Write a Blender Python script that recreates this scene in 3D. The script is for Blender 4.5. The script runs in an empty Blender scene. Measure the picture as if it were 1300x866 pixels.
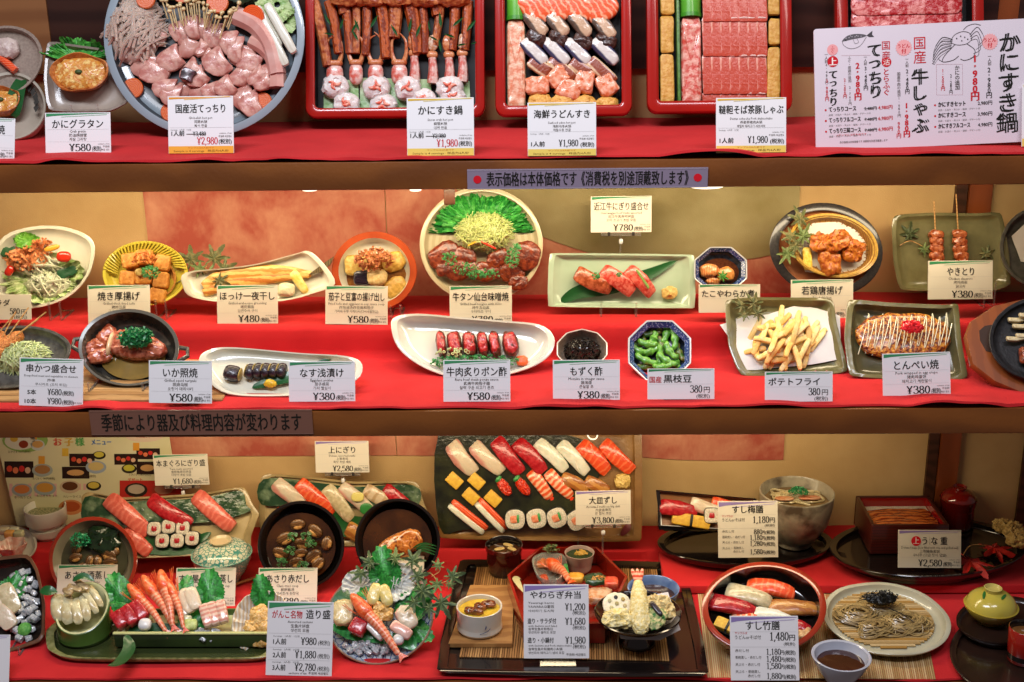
import bpy, math, random
from mathutils import Vector as V3, Matrix as M4, noise as NZ
random.seed(11)
R = math.radians
sc = bpy.context.scene
COL = sc.collection
# ------------------------------------------------------------------ camera
PW, PH, PF = 1300.0, 866.0, 1600.0
CAM = V3((0.0, -2.06, 1.65))
_p, _y, _r = R(18.5), R(-1.25), R(-0.75)
FW = V3((math.sin(_y)*math.cos(_p), math.cos(_y)*math.cos(_p), -math.sin(_p)))
_R = V3((math.cos(_y), -math.sin(_y), 0)); _U = _R.cross(FW)
RT = _R*math.cos(_r) + _U*math.sin(_r); UP = -_R*math.sin(_r) + _U*math.cos(_r)
cd = bpy.data.cameras.new('camera'); cam = bpy.data.objects.new('camera', cd); COL.objects.link(cam)
cd.sensor_fit = 'HORIZONTAL'; cd.sensor_width = 36; cd.lens = 36*PF/PW; cd.clip_start = .05; cd.clip_end = 60
mw = M4((RT, UP, -FW)).transposed().to_4x4(); mw.translation = CAM; cam.matrix_world = mw
sc.camera = cam
# ------------------------------------------------------------------ light
wd = bpy.data.worlds.new('World'); sc.world = wd; wd.use_nodes = True
bg = wd.node_tree.nodes['Background']; bg.inputs[0].default_value = (.55, .42, .40, 1); bg.inputs[1].default_value = .22
def area(name, loc, target, sx, sy, power, col, spread=180):
    l = bpy.data.lights.new(name, 'AREA'); l.shape = 'RECTANGLE'; l.size = sx; l.size_y = sy; l.energy = power
    l.color = col; l.spread = R(spread)
    o = bpy.data.objects.new(name, l); COL.objects.link(o); o.location = loc
    o.rotation_euler = (V3(target)-V3(loc)).to_track_quat('-Z', 'Y').to_euler()
    return o
# cool lamps of the arcade in front of the display, high above it
area('arcade_lamp', (-.55, -1.25, 2.75), (-.25, -.25, .95), 1.1, .30, 33, (.86, .90, 1.0))
area('arcade_lamp', (.75, -1.30, 2.75), (.5, -.25, 1.05), .8, .30, 11, (.90, .90, 1.0))
# warm strip lamps under the shelf boards
area('shelf_lamp', (-.1, -.20, 1.285), (-.1, -.10, .95), 1.6, .05, 4.9, (1, .82, .55))
area('shelf_lamp', (-.12, -.25, .925), (-.12, -.12, .55), 1.3, .05, 3.6, (1, .80, .52))
area('shelf_lamp', (.0, -.22, 1.85), (.05, -.15, 1.3), 1.35, .06, 1.8, (1, .80, .72))
sc.view_settings.view_transform = 'Standard'; sc.view_settings.look = 'None'
sc.view_settings.gamma = 1; sc.view_settings.exposure = 0.0
try: sc.view_settings.use_curve_mapping = False
except Exception: pass
sc.render.engine = 'CYCLES'
sc.cycles.use_denoising = True
sc.cycles.max_bounces = 8; sc.cycles.glossy_bounces = 3; sc.cycles.transmission_bounces = 8; sc.cycles.diffuse_bounces = 3
sc.cycles.caustics_reflective = False; sc.cycles.caustics_refractive = False
# ------------------------------------------------------------------ geometry helpers
def ray(px, py): return (FW + RT*((px-PW/2)/PF) - UP*((py-PH/2)/PF)).normalized()
def onY(px, py, y):
    d = ray(px, py); return CAM + d*((y-CAM.y)/d.y)
def onZ(px, py, z):
    d = ray(px, py); return CAM + d*((z-CAM.z)/d.z)
def srgb(h):
    h = h.lstrip('#'); c = [int(h[i:i+2], 16)/255 for i in (0, 2, 4)]
    return tuple((x/12.92 if x <= .04045 else ((x+.055)/1.055)**2.4) for x in c)
_mats = {}
def mat(c1, c2=None, pat='noise', scale=120, rough=.35, bump=0.0, bscale=None, lo=.35, hi=.65, coat=0.0, sss=0.0, axis='X',
        dist=2.0, metal=0.0, trans=0.0, spec=.5, emit=0.0, c3=None, name=None, ior=1.45, detail=3):
    key = (c1, c2, pat, scale, rough, bump, bscale, lo, hi, coat, sss, axis, dist, metal, trans, spec, emit, c3, ior, detail)
    if key in _mats: return _mats[key]
    m = bpy.data.materials.new(name or 'surface_%d' % len(_mats)); m.use_nodes = True
    nt = m.node_tree; N = nt.nodes; L = nt.links; b = N['Principled BSDF']
    C1 = srgb(c1)+(1,)
    b.inputs['Base Color'].default_value = C1; b.inputs['Roughness'].default_value = rough
    b.inputs['Metallic'].default_value = metal; b.inputs['Specular IOR Level'].default_value = spec
    b.inputs['Coat Weight'].default_value = coat; b.inputs['Coat Roughness'].default_value = .08
    b.inputs['Transmission Weight'].default_value = trans; b.inputs['IOR'].default_value = ior
    if sss: b.inputs['Subsurface Weight'].default_value = sss; b.inputs['Subsurface Radius'].default_value = (.006, .003, .002); b.inputs['Subsurface Scale'].default_value = 1
    if emit: b.inputs['Emission Color'].default_value = C1; b.inputs['Emission Strength'].default_value = emit
    tc = N.new('ShaderNodeTexCoord')
    if c2:
        if pat in ('noise',):
            if 40 <= scale <= 200: scale *= 2.2; detail = 5; lo, hi = max(lo, .40), min(hi, .60)
            t = N.new('ShaderNodeTexNoise'); t.inputs['Scale'].default_value = scale; t.inputs['Detail'].default_value = detail; o = t.outputs['Fac']
        elif pat in ('wave', 'rings'):
            t = N.new('ShaderNodeTexWave'); t.wave_type = 'BANDS' if pat == 'wave' else 'RINGS'
            if pat == 'wave': t.bands_direction = axis
            else: t.rings_direction = 'Z'
            t.inputs['Scale'].default_value = scale; t.inputs['Distortion'].default_value = dist; t.inputs['Detail'].default_value = 2
            t.inputs['Detail Scale'].default_value = 1.5; o = t.outputs['Fac']
        elif pat == 'voronoi':
            t = N.new('ShaderNodeTexVoronoi'); t.inputs['Scale'].default_value = scale; o = t.outputs['Distance']
        elif pat == 'edge':
            t = N.new('ShaderNodeTexVoronoi'); t.feature = 'DISTANCE_TO_EDGE'; t.inputs['Scale'].default_value = scale; o = t.outputs['Distance']
        L.new(tc.outputs['Object'], t.inputs['Vector'])
        r = N.new('ShaderNodeValToRGB'); L.new(o, r.inputs[0])
        r.color_ramp.elements[0].position = lo; r.color_ramp.elements[0].color = C1
        r.color_ramp.elements[1].position = hi; r.color_ramp.elements[1].color = srgb(c2)+(1,)
        if c3: e = r.color_ramp.elements.new((lo+hi)/2); e.color = srgb(c3)+(1,)
        L.new(r.outputs[0], b.inputs['Base Color'])
    if bump:
        t = N.new('ShaderNodeTexNoise'); t.inputs['Scale'].default_value = (bscale or scale)*1.6; t.inputs['Detail'].default_value = 4
        L.new(tc.outputs['Object'], t.inputs['Vector'])
        bp = N.new('ShaderNodeBump'); bp.inputs['Strength'].default_value = 1; bp.inputs['Distance'].default_value = bump
        L.new(t.outputs['Fac'], bp.inputs['Height']); L.new(bp.outputs[0], b.inputs['Normal'])
    _mats[key] = m; return m

def Tr(x, y, z): return M4.Translation((x, y, z))
def Rx(a): return M4.Rotation(a, 4, 'X')
def Ry(a): return M4.Rotation(a, 4, 'Y')
def Rz(a): return M4.Rotation(a, 4, 'Z')

class MB:
    def __init__(s): s.v = []; s.f = []; s.mi = []
    def add(s, v, f, T=None, mi=0):
        o = len(s.v)
        s.v += [tuple(T @ V3(p)) for p in v] if T is not None else [tuple(p) for p in v]
        s.f += [tuple(i+o for i in q) for q in f]; s.mi += [mi]*len(f); return s
    def rings(s, rings, close=True, cap0=True, cap1=True, T=None, mis=None):
        """loft closed rings of equal length; a 1-long ring is a pole"""
        v = []; f = []; st = []
        for r in rings: st.append(len(v)); v += list(r)
        mi = []
        for k in range(len(rings)-1):
            a, b = rings[k], rings[k+1]; A, B = st[k], st[k+1]; m_ = mis[k] if mis else 0
            n = max(len(a), len(b)); rng = range(n if close else n-1)
            for i in rng:
                j = (i+1) % n
                if len(a) == 1: f.append((A, B+j, B+i)); mi.append(m_)
                elif len(b) == 1: f.append((A+i, A+j, B)); mi.append(m_)
                else: f.append((A+i, A+j, B+j, B+i)); mi.append(m_)
        if cap0 and len(rings[0]) > 2: f.append(tuple(range(st[0]+len(rings[0])-1, st[0]-1, -1))); mi.append(mis[0] if mis else 0)
        if cap1 and len(rings[-1]) > 2: f.append(tuple(range(st[-1], st[-1]+len(rings[-1])))); mi.append(mis[-1] if mis else 0)
        o = len(s.v)
        s.v += [tuple(T @ V3(p)) for p in v] if T is not None else [tuple(p) for p in v]
        s.f += [tuple(i+o for i in q) for q in f]; s.mi += mi; return s
    def sup(s, a, b, c, e1=.6, e2=.6, nu=16, nv=8, T=None, fn=None, mi=0):
        def sg(x, e): return math.copysign(abs(x)**e, x)
        rings = [[(0, 0, -c)]]
        for k in range(1, nv):
            ph = -math.pi/2 + math.pi*k/nv; cp = sg(math.cos(ph), e1); sp = sg(math.sin(ph), e1)
            rings.append([(a*cp*sg(math.cos(t), e2), b*cp*sg(math.sin(t), e2), c*sp) for t in (2*math.pi*i/nu for i in range(nu))])
        rings.append([(0, 0, c)])
        if fn: rings = [[fn(*p) for p in r] for r in rings]
        return s.rings(rings, T=T, mis=[mi]*(len(rings)-1), cap0=False, cap1=False)
    def tube(s, pts, r, n=6, T=None, cap=True, mi=0, r1=None):
        pts = [V3(p) for p in pts]; rings = []; up = V3((.13, .21, .97))
        for i, p in enumerate(pts):
            d = (pts[min(i+1, len(pts)-1)]-pts[max(i-1, 0)])
            if d.length < 1e-9: d = V3((0, 0, 1))
            d.normalize(); a = d.cross(up)
            if a.length < .05: a = d.cross(V3((1, 0, 0)))
            a.normalize(); b = d.cross(a)
            rr = r if r1 is None else r+(r1-r)*i/(len(pts)-1)
            if isinstance(r, (list, tuple)): rr = r[i]
            rings.append([tuple(p+a*(rr*math.cos(t))+b*(rr*math.sin(t))) for t in (2*math.pi*k/n for k in range(n))])
        return s.rings(rings, T=T, cap0=cap, cap1=cap, mis=[mi]*(len(rings)-1))
    def box(s, x0, x1, y0, y1, z0, z1, T=None, mi=0):
        v = [(x, y, z) for z in (z0, z1) for y in (y0, y1) for x in (x0, x1)]
        return s.add(v, [(0, 2, 3, 1), (4, 5, 7, 6), (0, 1, 5, 4), (2, 6, 7, 3), (0, 4, 6, 2), (1, 3, 7, 5)], T, mi)
    def bbox(s, x0, x1, y0, y1, z0, z1, r=.001, T=None, mi=0):
        """box with rounded vertical-edge corners and a soft top edge"""
        o = rrect(x0, x1, y0, y1, r*2, 3); cx, cy = (x0+x1)/2, (y0+y1)/2
        def rg(ins, z): return [(x-math.copysign(min(ins, abs(x-cx)), x-cx), y-math.copysign(min(ins, abs(y-cy)), y-cy), z) for x, y in o]
        return s.rings([rg(r, z0), rg(0, z0+r), rg(0, z1-r), rg(r*.3, z1-r*.3), rg(r, z1)], T=T, mis=[mi]*4)
    def prism(s, o, z0, z1, T=None, mi=0, r=0):
        if r:
            return s.rings([[(x, y, z0) for x, y in o], [(x, y, z1-r) for x, y in o], [(x*(1-.0)-_sg(x)*r, y-_sg(y)*r, z1) for x, y in o]], T=T, mis=[mi]*2)
        return s.rings([[(x, y, z0) for x, y in o], [(x, y, z1) for x, y in o]], T=T, mis=[mi])
    def build(s, name, mats, parent=None, M=None, smooth=True, ang=38, kind=None):
        me = bpy.data.meshes.new(name); me.from_pydata(s.v, [], s.f)
        if not isinstance(mats, (list, tuple)): mats = [mats]
        for m in mats: me.materials.append(m)
        if len(mats) > 1: me.polygons.foreach_set('material_index', s.mi)
        if smooth:
            me.shade_smooth()
            if ang: me.set_sharp_from_angle(angle=R(ang))
        o = bpy.data.objects.new(name, me); COL.objects.link(o)
        if parent: o.parent = parent
        if M is not None: o.matrix_local = M
        if kind: o['kind'] = kind
        return o
def _sg(x): return 1 if x > 0 else -1
def rrect(x0, x1, y0, y1, r, n=4):
    o = []
    for cx, cy, a0 in ((x1-r, y1-r, 0), (x0+r, y1-r, 90), (x0+r, y0+r, 180), (x1-r, y0+r, 270)):
        for k in range(n+1): a = R(a0+90*k/n); o.append((cx+r*math.cos(a), cy+r*math.sin(a)))
    return o
def tagp(o, label=None, cat=None, group=None, kind=None):
    if label: o['label'] = label
    if cat: o['category'] = cat
    if group: o['group'] = group
    if kind: o['kind'] = kind
    return o
def thing(name, label, cat, M, group=None, kind=None):
    o = bpy.data.objects.new(name, None); COL.objects.link(o); o.empty_display_size = .02
    o.matrix_world = M; return tagp(o, label, cat, group, kind)
def solo(name, mb, m, label, cat, M, group=None, kind=None, smooth=True, ang=38):
    o = mb.build(name, m, None, M, smooth, ang); return tagp(o, label, cat, group, kind)
def catmull(pts, n=6, closed=True):
    out = []; N = len(pts)
    for i in range(N if closed else N-1):
        g = lambda k: pts[k % N] if closed else pts[max(0, min(N-1, k))]
        p0, p1, p2, p3 = g(i-1), g(i), g(i+1), g(i+2)
        for k in range(n):
            t = k/n
            out.append(tuple(.5*((2*b)+(-a+c)*t+(2*a-5*b+4*c-d)*t*t+(-a+3*b-3*c+d)*t**3) for a, b, c, d in zip(p0, p1, p2, p3)))
    if not closed: out.append(tuple(pts[-1]))
    return out
def chaikin(pts, q=.12, it=2):
    for _ in range(it):
        o = []
        for i in range(len(pts)):
            a, b = pts[i], pts[(i+1) % len(pts)]
            o.append(tuple(x*(1-q)+y*q for x, y in zip(a, b))); o.append(tuple(x*q+y*(1-q) for x, y in zip(a, b)))
        pts = o; q = .25
    return pts
def ell(cx, cy, rx, ry, n=48, rot=0):
    c, s_ = math.cos(R(rot)), math.sin(R(rot))
    return [(cx+rx*math.cos(t)*c-ry*math.sin(t)*s_, cy+rx*math.cos(t)*s_+ry*math.sin(t)*c) for t in (-2*math.pi*k/n for k in range(n))]
class Fr:
    """a plane in the place: origin O, leaning back by tilt; local x along it, y up it, z out of it"""
    def __init__(s, O, tilt=0, yaw=0, M=None):
        s.M = M if M is not None else Tr(*O) @ Rz(yaw) @ Rx(tilt); s.I = s.M.inverted()
        s.o = s.I @ CAM
    def uv(s, px, py, h=0):
        d = (s.I.to_3x3() @ ray(px, py)); t = (h-s.o.z)/d.z; return (s.o.x+d.x*t, s.o.y+d.y*t)
    def at(s, px, py, h=0, ang=0):
        u, v = s.uv(px, py, h); return s.M @ Tr(u, v, h) @ Rz(R(ang))
    def poly(s, pts, h=0): return [s.uv(x, y, h) for x, y in pts]
    def seg(s, x0, y0, x1, y1, h=0):
        a, b = s.uv(x0, y0, h), s.uv(x1, y1, h); dx, dy = b[0]-a[0], b[1]-a[1]
        L = math.hypot(dx, dy); return ((a[0]+b[0])/2, (a[1]+b[1])/2, math.atan2(dy, dx), L)
    def m(s, px, py, n=1, h=0):
        a, b = s.uv(px-n/2, py, h), s.uv(px+n/2, py, h); return math.hypot(a[0]-b[0], a[1]-b[1])
    def mv(s, px, py, n=1, h=0):
        a, b = s.uv(px, py-n/2, h), s.uv(px, py+n/2, h); return math.hypot(a[0]-b[0], a[1]-b[1])
    def down(s, d): return Fr(None, M=s.M @ Tr(0, 0, -d))
def plane(zs, bx, by, tilt, cx, cy, yaw=0, lift=0, dep=None):
    """plane through the point of height zs+lift seen at (bx,by), leaning back; its origin seen at (cx,cy)"""
    if dep is None and not lift and abs(zs-T2) < 1e-4: dep, tilt = -.122, 69      # back row: the clear stands lift the plates and hold them steeply
    B = onZ(bx, by, zs+lift) if dep is None else onY(bx, by, dep); f0 = Fr(B, R(tilt), R(yaw)); u, v = f0.uv(cx, cy); return Fr(None, M=f0.M @ Tr(u, v, 0))
def ccw(o):
    a = sum(o[i][0]*o[(i+1) % len(o)][1]-o[(i+1) % len(o)][0]*o[i][1] for i in range(len(o)))
    return o if a > 0 else o[::-1]
def dish(fr, out, D, base=.55, m=None, name='plate', label='', cat='plate', lip=.003, wall=1.0, mrim=None, min_=None, foot=.004,
         inner=.93, flat=.72, group=None, wav=0, curve=.5, rim_w=None, parts=True):
    """a plate or bowl of outline `out` (local points of the rim plane); D deep. Returns thing and the frame of its well floor"""
    out = ccw(out); n = len(out)
    t = thing(name, label, cat, fr.M, group)
    def rg(sx, z, w=0): return [(x*sx, y*sx, z + (w*math.sin(i*2*math.pi/n*5+1)+w*.6*math.sin(i*2*math.pi/n*8)) ) for i, (x, y) in enumerate(out)]
    rw = rim_w or inner
    rings = [[(0, 0, -D-lip-foot*.4)], rg(base*.92, -D-lip-foot*.5), rg(base*.95, -D-lip-foot), rg(base, -D-lip-foot), rg(base*1.03, -D-lip)]
    k = 4
    for i in range(1, k): q = i/k; rings.append(rg(base*1.03+(1-base*1.03)*(q**(curve)), -D-lip+(D-.001)*q**(1/curve if curve < 1 else 1)*1.0, wav*q))
    MI0 = len(rings)-1
    rings += [rg(1.0, -lip, wav), rg(1.004, -lip*.3, wav), rg(.992, 0, wav), rg(rw, -.0008, wav)]
    a = len(rings)-1
    for i in range(1, 5): q = 1-i/5; rings.append(rg(flat+(rw-flat)*(q**curve), -D+(D-.001)*q**(1/curve if curve < 1 else 1), wav*q))
    rings += [rg(flat*.9, -D), rg(flat*.45, -D), [(0, 0, -D)]]
    mis = [0]*(len(rings)-1)
    ms = [m, mrim or m, min_ or m]
    for i in range(MI0, a): mis[i] = 1
    for i in range(a, len(mis)): mis[i] = 2
    mb = MB(); mb.rings(rings, mis=mis, cap0=False, cap1=False)
    if parts:
        # body and inside as one mesh; the coloured rim as its own part
        body = MB(); body.rings(rings[:MI0+1], mis=[0]*MI0, cap0=False, cap1=False)
        ins = MB(); ins.rings(rings[a:], mis=[0]*(len(rings)-1-a), cap0=False, cap1=False)
        rm = MB(); rm.rings(rings[MI0:a+1], mis=[0]*(a-MI0), cap0=False, cap1=False)
        body.build('outer_wall', m, t, ang=50); ins.build('inner_surface', min_ or m, t, ang=50); rm.build('rim', mrim or m, t, ang=50)
    else: mb.build('body', ms, t, ang=50)
    return t, fr.down(D)
# ------------------------------------------------------------------ lettering
_gc = {}; _tc = []
TS = bpy.data.scenes.new('type_setting')   # scratch scene for setting type, removed at the end
def glyph(s, bold=0.0, res=2):
    if bold:
        v, f, x0, x1, y0, y1 = glyph(s, 0, res); n = len(v); d = bold*1.6
        return ([(a-d, b, c) for a, b, c in v]+[(a+d, b+d*.5, c+.0012) for a, b, c in v], f+[tuple(i+n for i in q) for q in f], x0-d, x1+d, y0, y1)
    k = (s, bold, res)
    if k in _gc: return _gc[k]
    if not _tc:
        cu = bpy.data.curves.new('type', 'FONT'); cu.size = 1; cu.fill_mode = 'FRONT'; o = bpy.data.objects.new('type', cu); TS.collection.objects.link(o); _tc.append(o)
    o = _tc[0]; o.data.body = s; o.data.resolution_u = res; me = o.to_mesh()
    v = [tuple(p.co) for p in me.vertices]; f = [tuple(p.vertices) for p in me.polygons]; o.to_mesh_clear()
    if v:
        x0 = min(p[0] for p in v); x1 = max(p[0] for p in v); y0 = min(p[1] for p in v); y1 = max(p[1] for p in v)
    else: x0 = x1 = y0 = y1 = 0
    _gc[k] = (v, f, x0, x1, y0, y1); return _gc[k]
DG = {'0': [['e', .27, .49, .2, .46]], '1': [[(.29, .02), (.29, .97)], [(.3, .96), (.22, .86), (.1, .82)], [(.1, .02), (.48, .02)]],
 '2': [[(.08, .72), (.1, .9), (.27, .97), (.45, .88), (.46, .68), (.3, .4), (.08, .08)], ['h', .06, .5, .06]],
 '3': [[(.08, .8), (.15, .94), (.3, .97), (.43, .88), (.43, .66), (.33, .55), (.2, .52)], [(.2, .52), (.38, .5), (.5, .35), (.48, .14), (.32, .02), (.15, .04), (.06, .18)]],
 '4': [[(.38, .02), (.38, .97)], [(.37, .96), (.2, .62), (.03, .3)], [(.03, .28), (.54, .28)], [(.24, .02), (.52, .02)]],
 '5': [['h', .12, .46, .92], [(.12, .95), (.11, .75), (.1, .55)], [(.1, .53), (.25, .62), (.42, .56), (.5, .35), (.45, .12), (.3, .02), (.13, .04), (.06, .17)]],
 '6': [[(.46, .88), (.34, .97), (.18, .88), (.08, .6), (.07, .3), (.15, .07), (.28, .02), (.42, .08), (.49, .3), (.43, .5), (.3, .58), (.15, .5), (.09, .35)]],
 '7': [['h', .06, .5, .92], [(.49, .93), (.36, .6), (.26, .3), (.24, .02)]],
 '8': [['e', .28, .75, .16, .21], ['e', .28, .26, .2, .25]],
 '9': [[(.1, .11), (.22, .02), (.38, .11), (.48, .39), (.49, .69), (.41, .92), (.28, .97), (.14, .91), (.07, .69), (.13, .49), (.26, .41), (.41, .49), (.47, .64)]],
 ',': [[(.1, .1), (.14, .02), (.05, -.15)]], '¥': [[(.06, .97), (.18, .74), (.29, .5)], [(.52, .97), (.4, .74), (.29, .5)], [(.29, .5), (.29, .02)], [(.1, .44), (.48, .44)], [(.1, .27), (.48, .27)], [(.16, .02), (.42, .02)], [(0, .97), (.16, .97)], [(.42, .97), (.58, .97)]]}
DW = {',': .25, '¥': .62}
_dc = {}
def digit(ch):
    if ch in _dc: return _dc[ch]
    mb = MB()
    for st in DG[ch]:
        if st[0] == 'h': mb.add([(st[1], st[3]-.05, 0), (st[2], st[3]-.05, 0), (st[2], st[3]+.05, 0), (st[1], st[3]+.05, 0)], [(0, 1, 2, 3)]); continue
        cl = st[0] == 'e'
        if cl: pts = ell(st[1], st[2], st[3], st[4], 18)
        else: pts = catmull(st, 4, False) if len(st) > 2 else [st[0], tuple((a+b)/2 for a, b in zip(*st)), st[1]]
        L = []; n = len(pts)
        for i, p in enumerate(pts):
            a = pts[(i-1) % n] if cl else pts[max(i-1, 0)]; b = pts[(i+1) % n] if cl else pts[min(i+1, n-1)]
            dx, dy = b[0]-a[0], b[1]-a[1]; l = math.hypot(dx, dy) or 1; w = .022+.045*abs(dy/l)**1.3
            L.append((p[0]-dy/l*w, p[1]+dx/l*w, 0)); L.append((p[0]+dy/l*w, p[1]-dx/l*w, 0))
        f = [(2*i, 2*i+1, 2*((i+1) % n)+1, 2*((i+1) % n)) for i in range(n if cl else n-1)]
        mb.add(L, f)
    _dc[ch] = mb; return mb
class Print:
    """flat print on a sheet: local metres"""
    def __init__(s): s.mb = {}
    def g(s, c): return s.mb.setdefault(c, MB())
    def text(s, t, x, y, h, w=None, c='#20201c', al='c', bold=.0, res=2, rot=0, z=.0004, maxw=None):
        v, f, x0, x1, y0, y1 = glyph(t, bold, res)
        if not v: return
        k = h/.86; kx = k
        if w: kx = w/(x1-x0)
        if maxw and (x1-x0)*kx > maxw: kx = maxw/(x1-x0)
        W = (x1-x0)*kx; ox = {'c': -W/2, 'l': 0, 'r': -W}[al]
        T = Tr(x, y, z) @ Rz(R(rot)) @ Tr(ox, 0, 0)
        s.g(c).add([((p[0]-x0)*kx, (p[1]+.06)*k, p[2]*.03) for p in v], f, T)
    def num(s, t, x, y, h, c='#20201c', al='c', z=.0004, kx=1.0):
        W = sum(DW.get(ch, .56) for ch in t)*h*kx; ox = {'c': -W/2, 'l': 0, 'r': -W}[al]; q = x+ox
        for ch in t:
            if ch in DG: d = digit(ch); s.g(c).add([(p[0]*h*kx+q, p[1]*h+y, z) for p in d.v], d.f)
            q += DW.get(ch, .56)*h*kx
        return W
    def vtext(s, t, x, y, h, c='#1a1816', bold=.0, step=1.0, sx=1.0, lean=0, res=2):
        for i, ch in enumerate(t):
            if ch == 'ー': s.rect(x-h*.04*sx, x+h*.04*sx, y-h*(i*step+.85), y-h*(i*step+.15), c)
            else:
                v, f, x0, x1, y0, y1 = glyph(ch, bold, res); k = h/.95; mx, my = (x0+x1)/2, (y0+y1)/2
                s.g(c).add([(x+(p[0]-mx)*k*sx+lean*i*h, y-h*(i*step+.5)+(p[1]-my)*k, .0004+p[2]*.03) for p in v], f)
    def rect(s, x0, x1, y0, y1, c, z=.0003): s.g(c).add([(x0, y0, z), (x1, y0, z), (x1, y1, z), (x0, y1, z)], [(0, 1, 2, 3)])
    def poly(s, pts, c, z=.0003): s.g(c).add([(x, y, z) for x, y in pts], [tuple(range(len(pts)))])
    def disc(s, x, y, r, c, z=.0003, n=20, ry=None): s.poly([(x+r*math.cos(6.2832*k/n), y+(ry or r)*math.sin(6.2832*k/n)) for k in range(n)], c, z)
    def line(s, pts, w, c, z=.0004):
        n = len(pts); L = []
        for i, p in enumerate(pts):
            a, b = pts[max(i-1, 0)], pts[min(i+1, n-1)]; dx, dy = b[0]-a[0], b[1]-a[1]; l = math.hypot(dx, dy) or 1
            L.append((p[0]-dy/l*w/2, p[1]+dx/l*w/2, z)); L.append((p[0]+dy/l*w/2, p[1]-dx/l*w/2, z))
        s.g(c).add(L, [(2*i, 2*i+1, 2*i+3, 2*i+2) for i in range(n-1)])
    def build(s, parent, z=0):
        for c, mb in s.mb.items():
            mb.build('lettering' if c.lower() in DARK else 'print', mat(c, rough=.5, spec=.2), parent, Tr(0, 0, z), smooth=False)
DARK = {'#20201c', '#1a1816', '#c8202c', '#d81e2c', '#7a7a78', '#55504c'}
# ------------------------------------------------------------------ the shelves
D1, D2, D3 = .335, .375, .45
Z1 = onY(650, 200, -D1).z; Z2 = onY(650, 516.5, -D2).z; Z3 = onY(650, 860, -D3).z
XL, XR = -1.05, 1.02
wood = mat('#8a4620', '#7a3c1a', 'wave', 6, .38, .0003, 60, axis='X', dist=3, lo=.2, hi=.9, coat=.25)
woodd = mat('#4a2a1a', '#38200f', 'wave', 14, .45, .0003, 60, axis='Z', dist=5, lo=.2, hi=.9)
cream = mat('#caa872', '#bf9c66', 'noise', 12, .85, .0004, 300)
# wall
def sheet(name, pts, y, th, m, label, cat, parent=None, kind=None):
    """a flat sheet on the wall, pts are (x,z)"""
    mb = MB(); mb.rings([[(x, y, z) for x, z in pts], [(x, y-th, z) for x, z in pts]]); o = mb.build(name, m, parent, smooth=False)
    if label: tagp(o, label, cat)
    if kind: o['kind'] = kind
    return o
wall = MB(); wall.box(XL, XR, 0, .03, .3, 2.0)
wo = wall.build('wall', cream, smooth=False); wo['kind'] = 'structure'
def W(px, py, y=0): p = onY(px, py, y); return (p.x, p.z)
def red_mat():
    m = bpy.data.materials.new('red_washi'); m.use_nodes = True; nt = m.node_tree; N = nt.nodes; L = nt.links; b = N['Principled BSDF']
    tc = N.new('ShaderNodeTexCoord'); a = N.new('ShaderNodeTexNoise'); a.inputs['Scale'].default_value = 11; a.inputs['Detail'].default_value = 6; a.inputs['Distortion'].default_value = .6
    f = N.new('ShaderNodeTexNoise'); f.inputs['Scale'].default_value = 160; f.inputs['Detail'].default_value = 4
    mp = N.new('ShaderNodeMapping'); mp.inputs['Scale'].default_value = (1, 1, .6)
    L.new(tc.outputs['Object'], a.inputs[0]); L.new(tc.outputs['Object'], mp.inputs[0]); L.new(mp.outputs[0], f.inputs[0])
    mx = N.new('ShaderNodeMath'); mx.operation = 'MULTIPLY_ADD'; mx.inputs[1].default_value = .16; L.new(f.outputs[0], mx.inputs[0]); L.new(a.outputs[0], mx.inputs[2])
    r = N.new('ShaderNodeValToRGB'); L.new(mx.outputs[0], r.inputs[0])
    r.color_ramp.elements[0].position = .44; r.color_ramp.elements[0].color = srgb('#a64c3a')+(1,)
    r.color_ramp.elements[1].position = .76; r.color_ramp.elements[1].color = srgb('#c88c6c')+(1,)
    L.new(r.outputs[0], b.inputs['Base Color']); b.inputs['Roughness'].default_value = .85
    return m
redw = red_mat()
gold = mat('#85784a', '#a09468', 'noise', 9, .8, .0003, 400, detail=8)
t = thing('washi_paper', 'mottled red washi paper pasted across the display wall', 'wall paper', M4.Identity(4))
xa, xb, xc = W(188, 300)[0], W(492, 300)[0], W(1004, 560)[0]
zb = W(600, 577)[1]; zt = Z1-.03
sheet('paper_panel', [(xa, zb), (xa, zt), (xb-.0015, zt), (xb-.0015, zb)], -.0015, .0015, redw, None, None, t)
lo_ = [(W(492, 577)[0], zb)] + [W(x, y) for x, y in ((560, 578), (700, 579), (817, 580), (860, 583), (900, 584), (994, 583))]
p2 = [(xb, zt), (xb, zb)] + lo_[1:] + [(W(994, 583)[0], zt)]
sheet('paper_panel', p2, -.0015, .0015, redw, None, None, t)
# gold paper with a wavy lower edge
crv = catmull([(560, 232), (600, 250), (640, 278), (689, 300), (741, 318), (800, 332), (860, 334), (948, 328), (980, 323), (1010, 322)], 6, False)
gp = [(W(560, 232)[0], zt)] + [W(x, y) for x, y in crv[2:]] + [(W(1010, 322)[0], zt)]
sheet('gold_paper', gp, -.0035, .0015, gold, 'olive gold washi paper with a wavy lower edge behind the rectangular celadon plate', 'wall paper')
# top bay backing board
t = thing('backing_board', 'dark brown board behind the dishes of the top shelf', 'board', M4.Identity(4))
zc = W(650, 88)[1]
mb = MB(); mb.box(XL, XR, -.012, -.001, zc, 2.0); mb.build('board_panel', mat('#3a2018', '#2a1510', 'wave', 8, .4, axis='Z', lo=.2, hi=.9), t, smooth=False)
x0, x1 = W(-30, 60)[0], W(70, 60)[0]
mb = MB(); mb.box(x0, x1, -.016, -.0125, zc+.002, 2.0); mb.build('side_panel', mat('#8a5a34', '#7a4c2a', 'wave', 8, .5, axis='Z', lo=.2, hi=.9), t, smooth=False)
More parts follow.
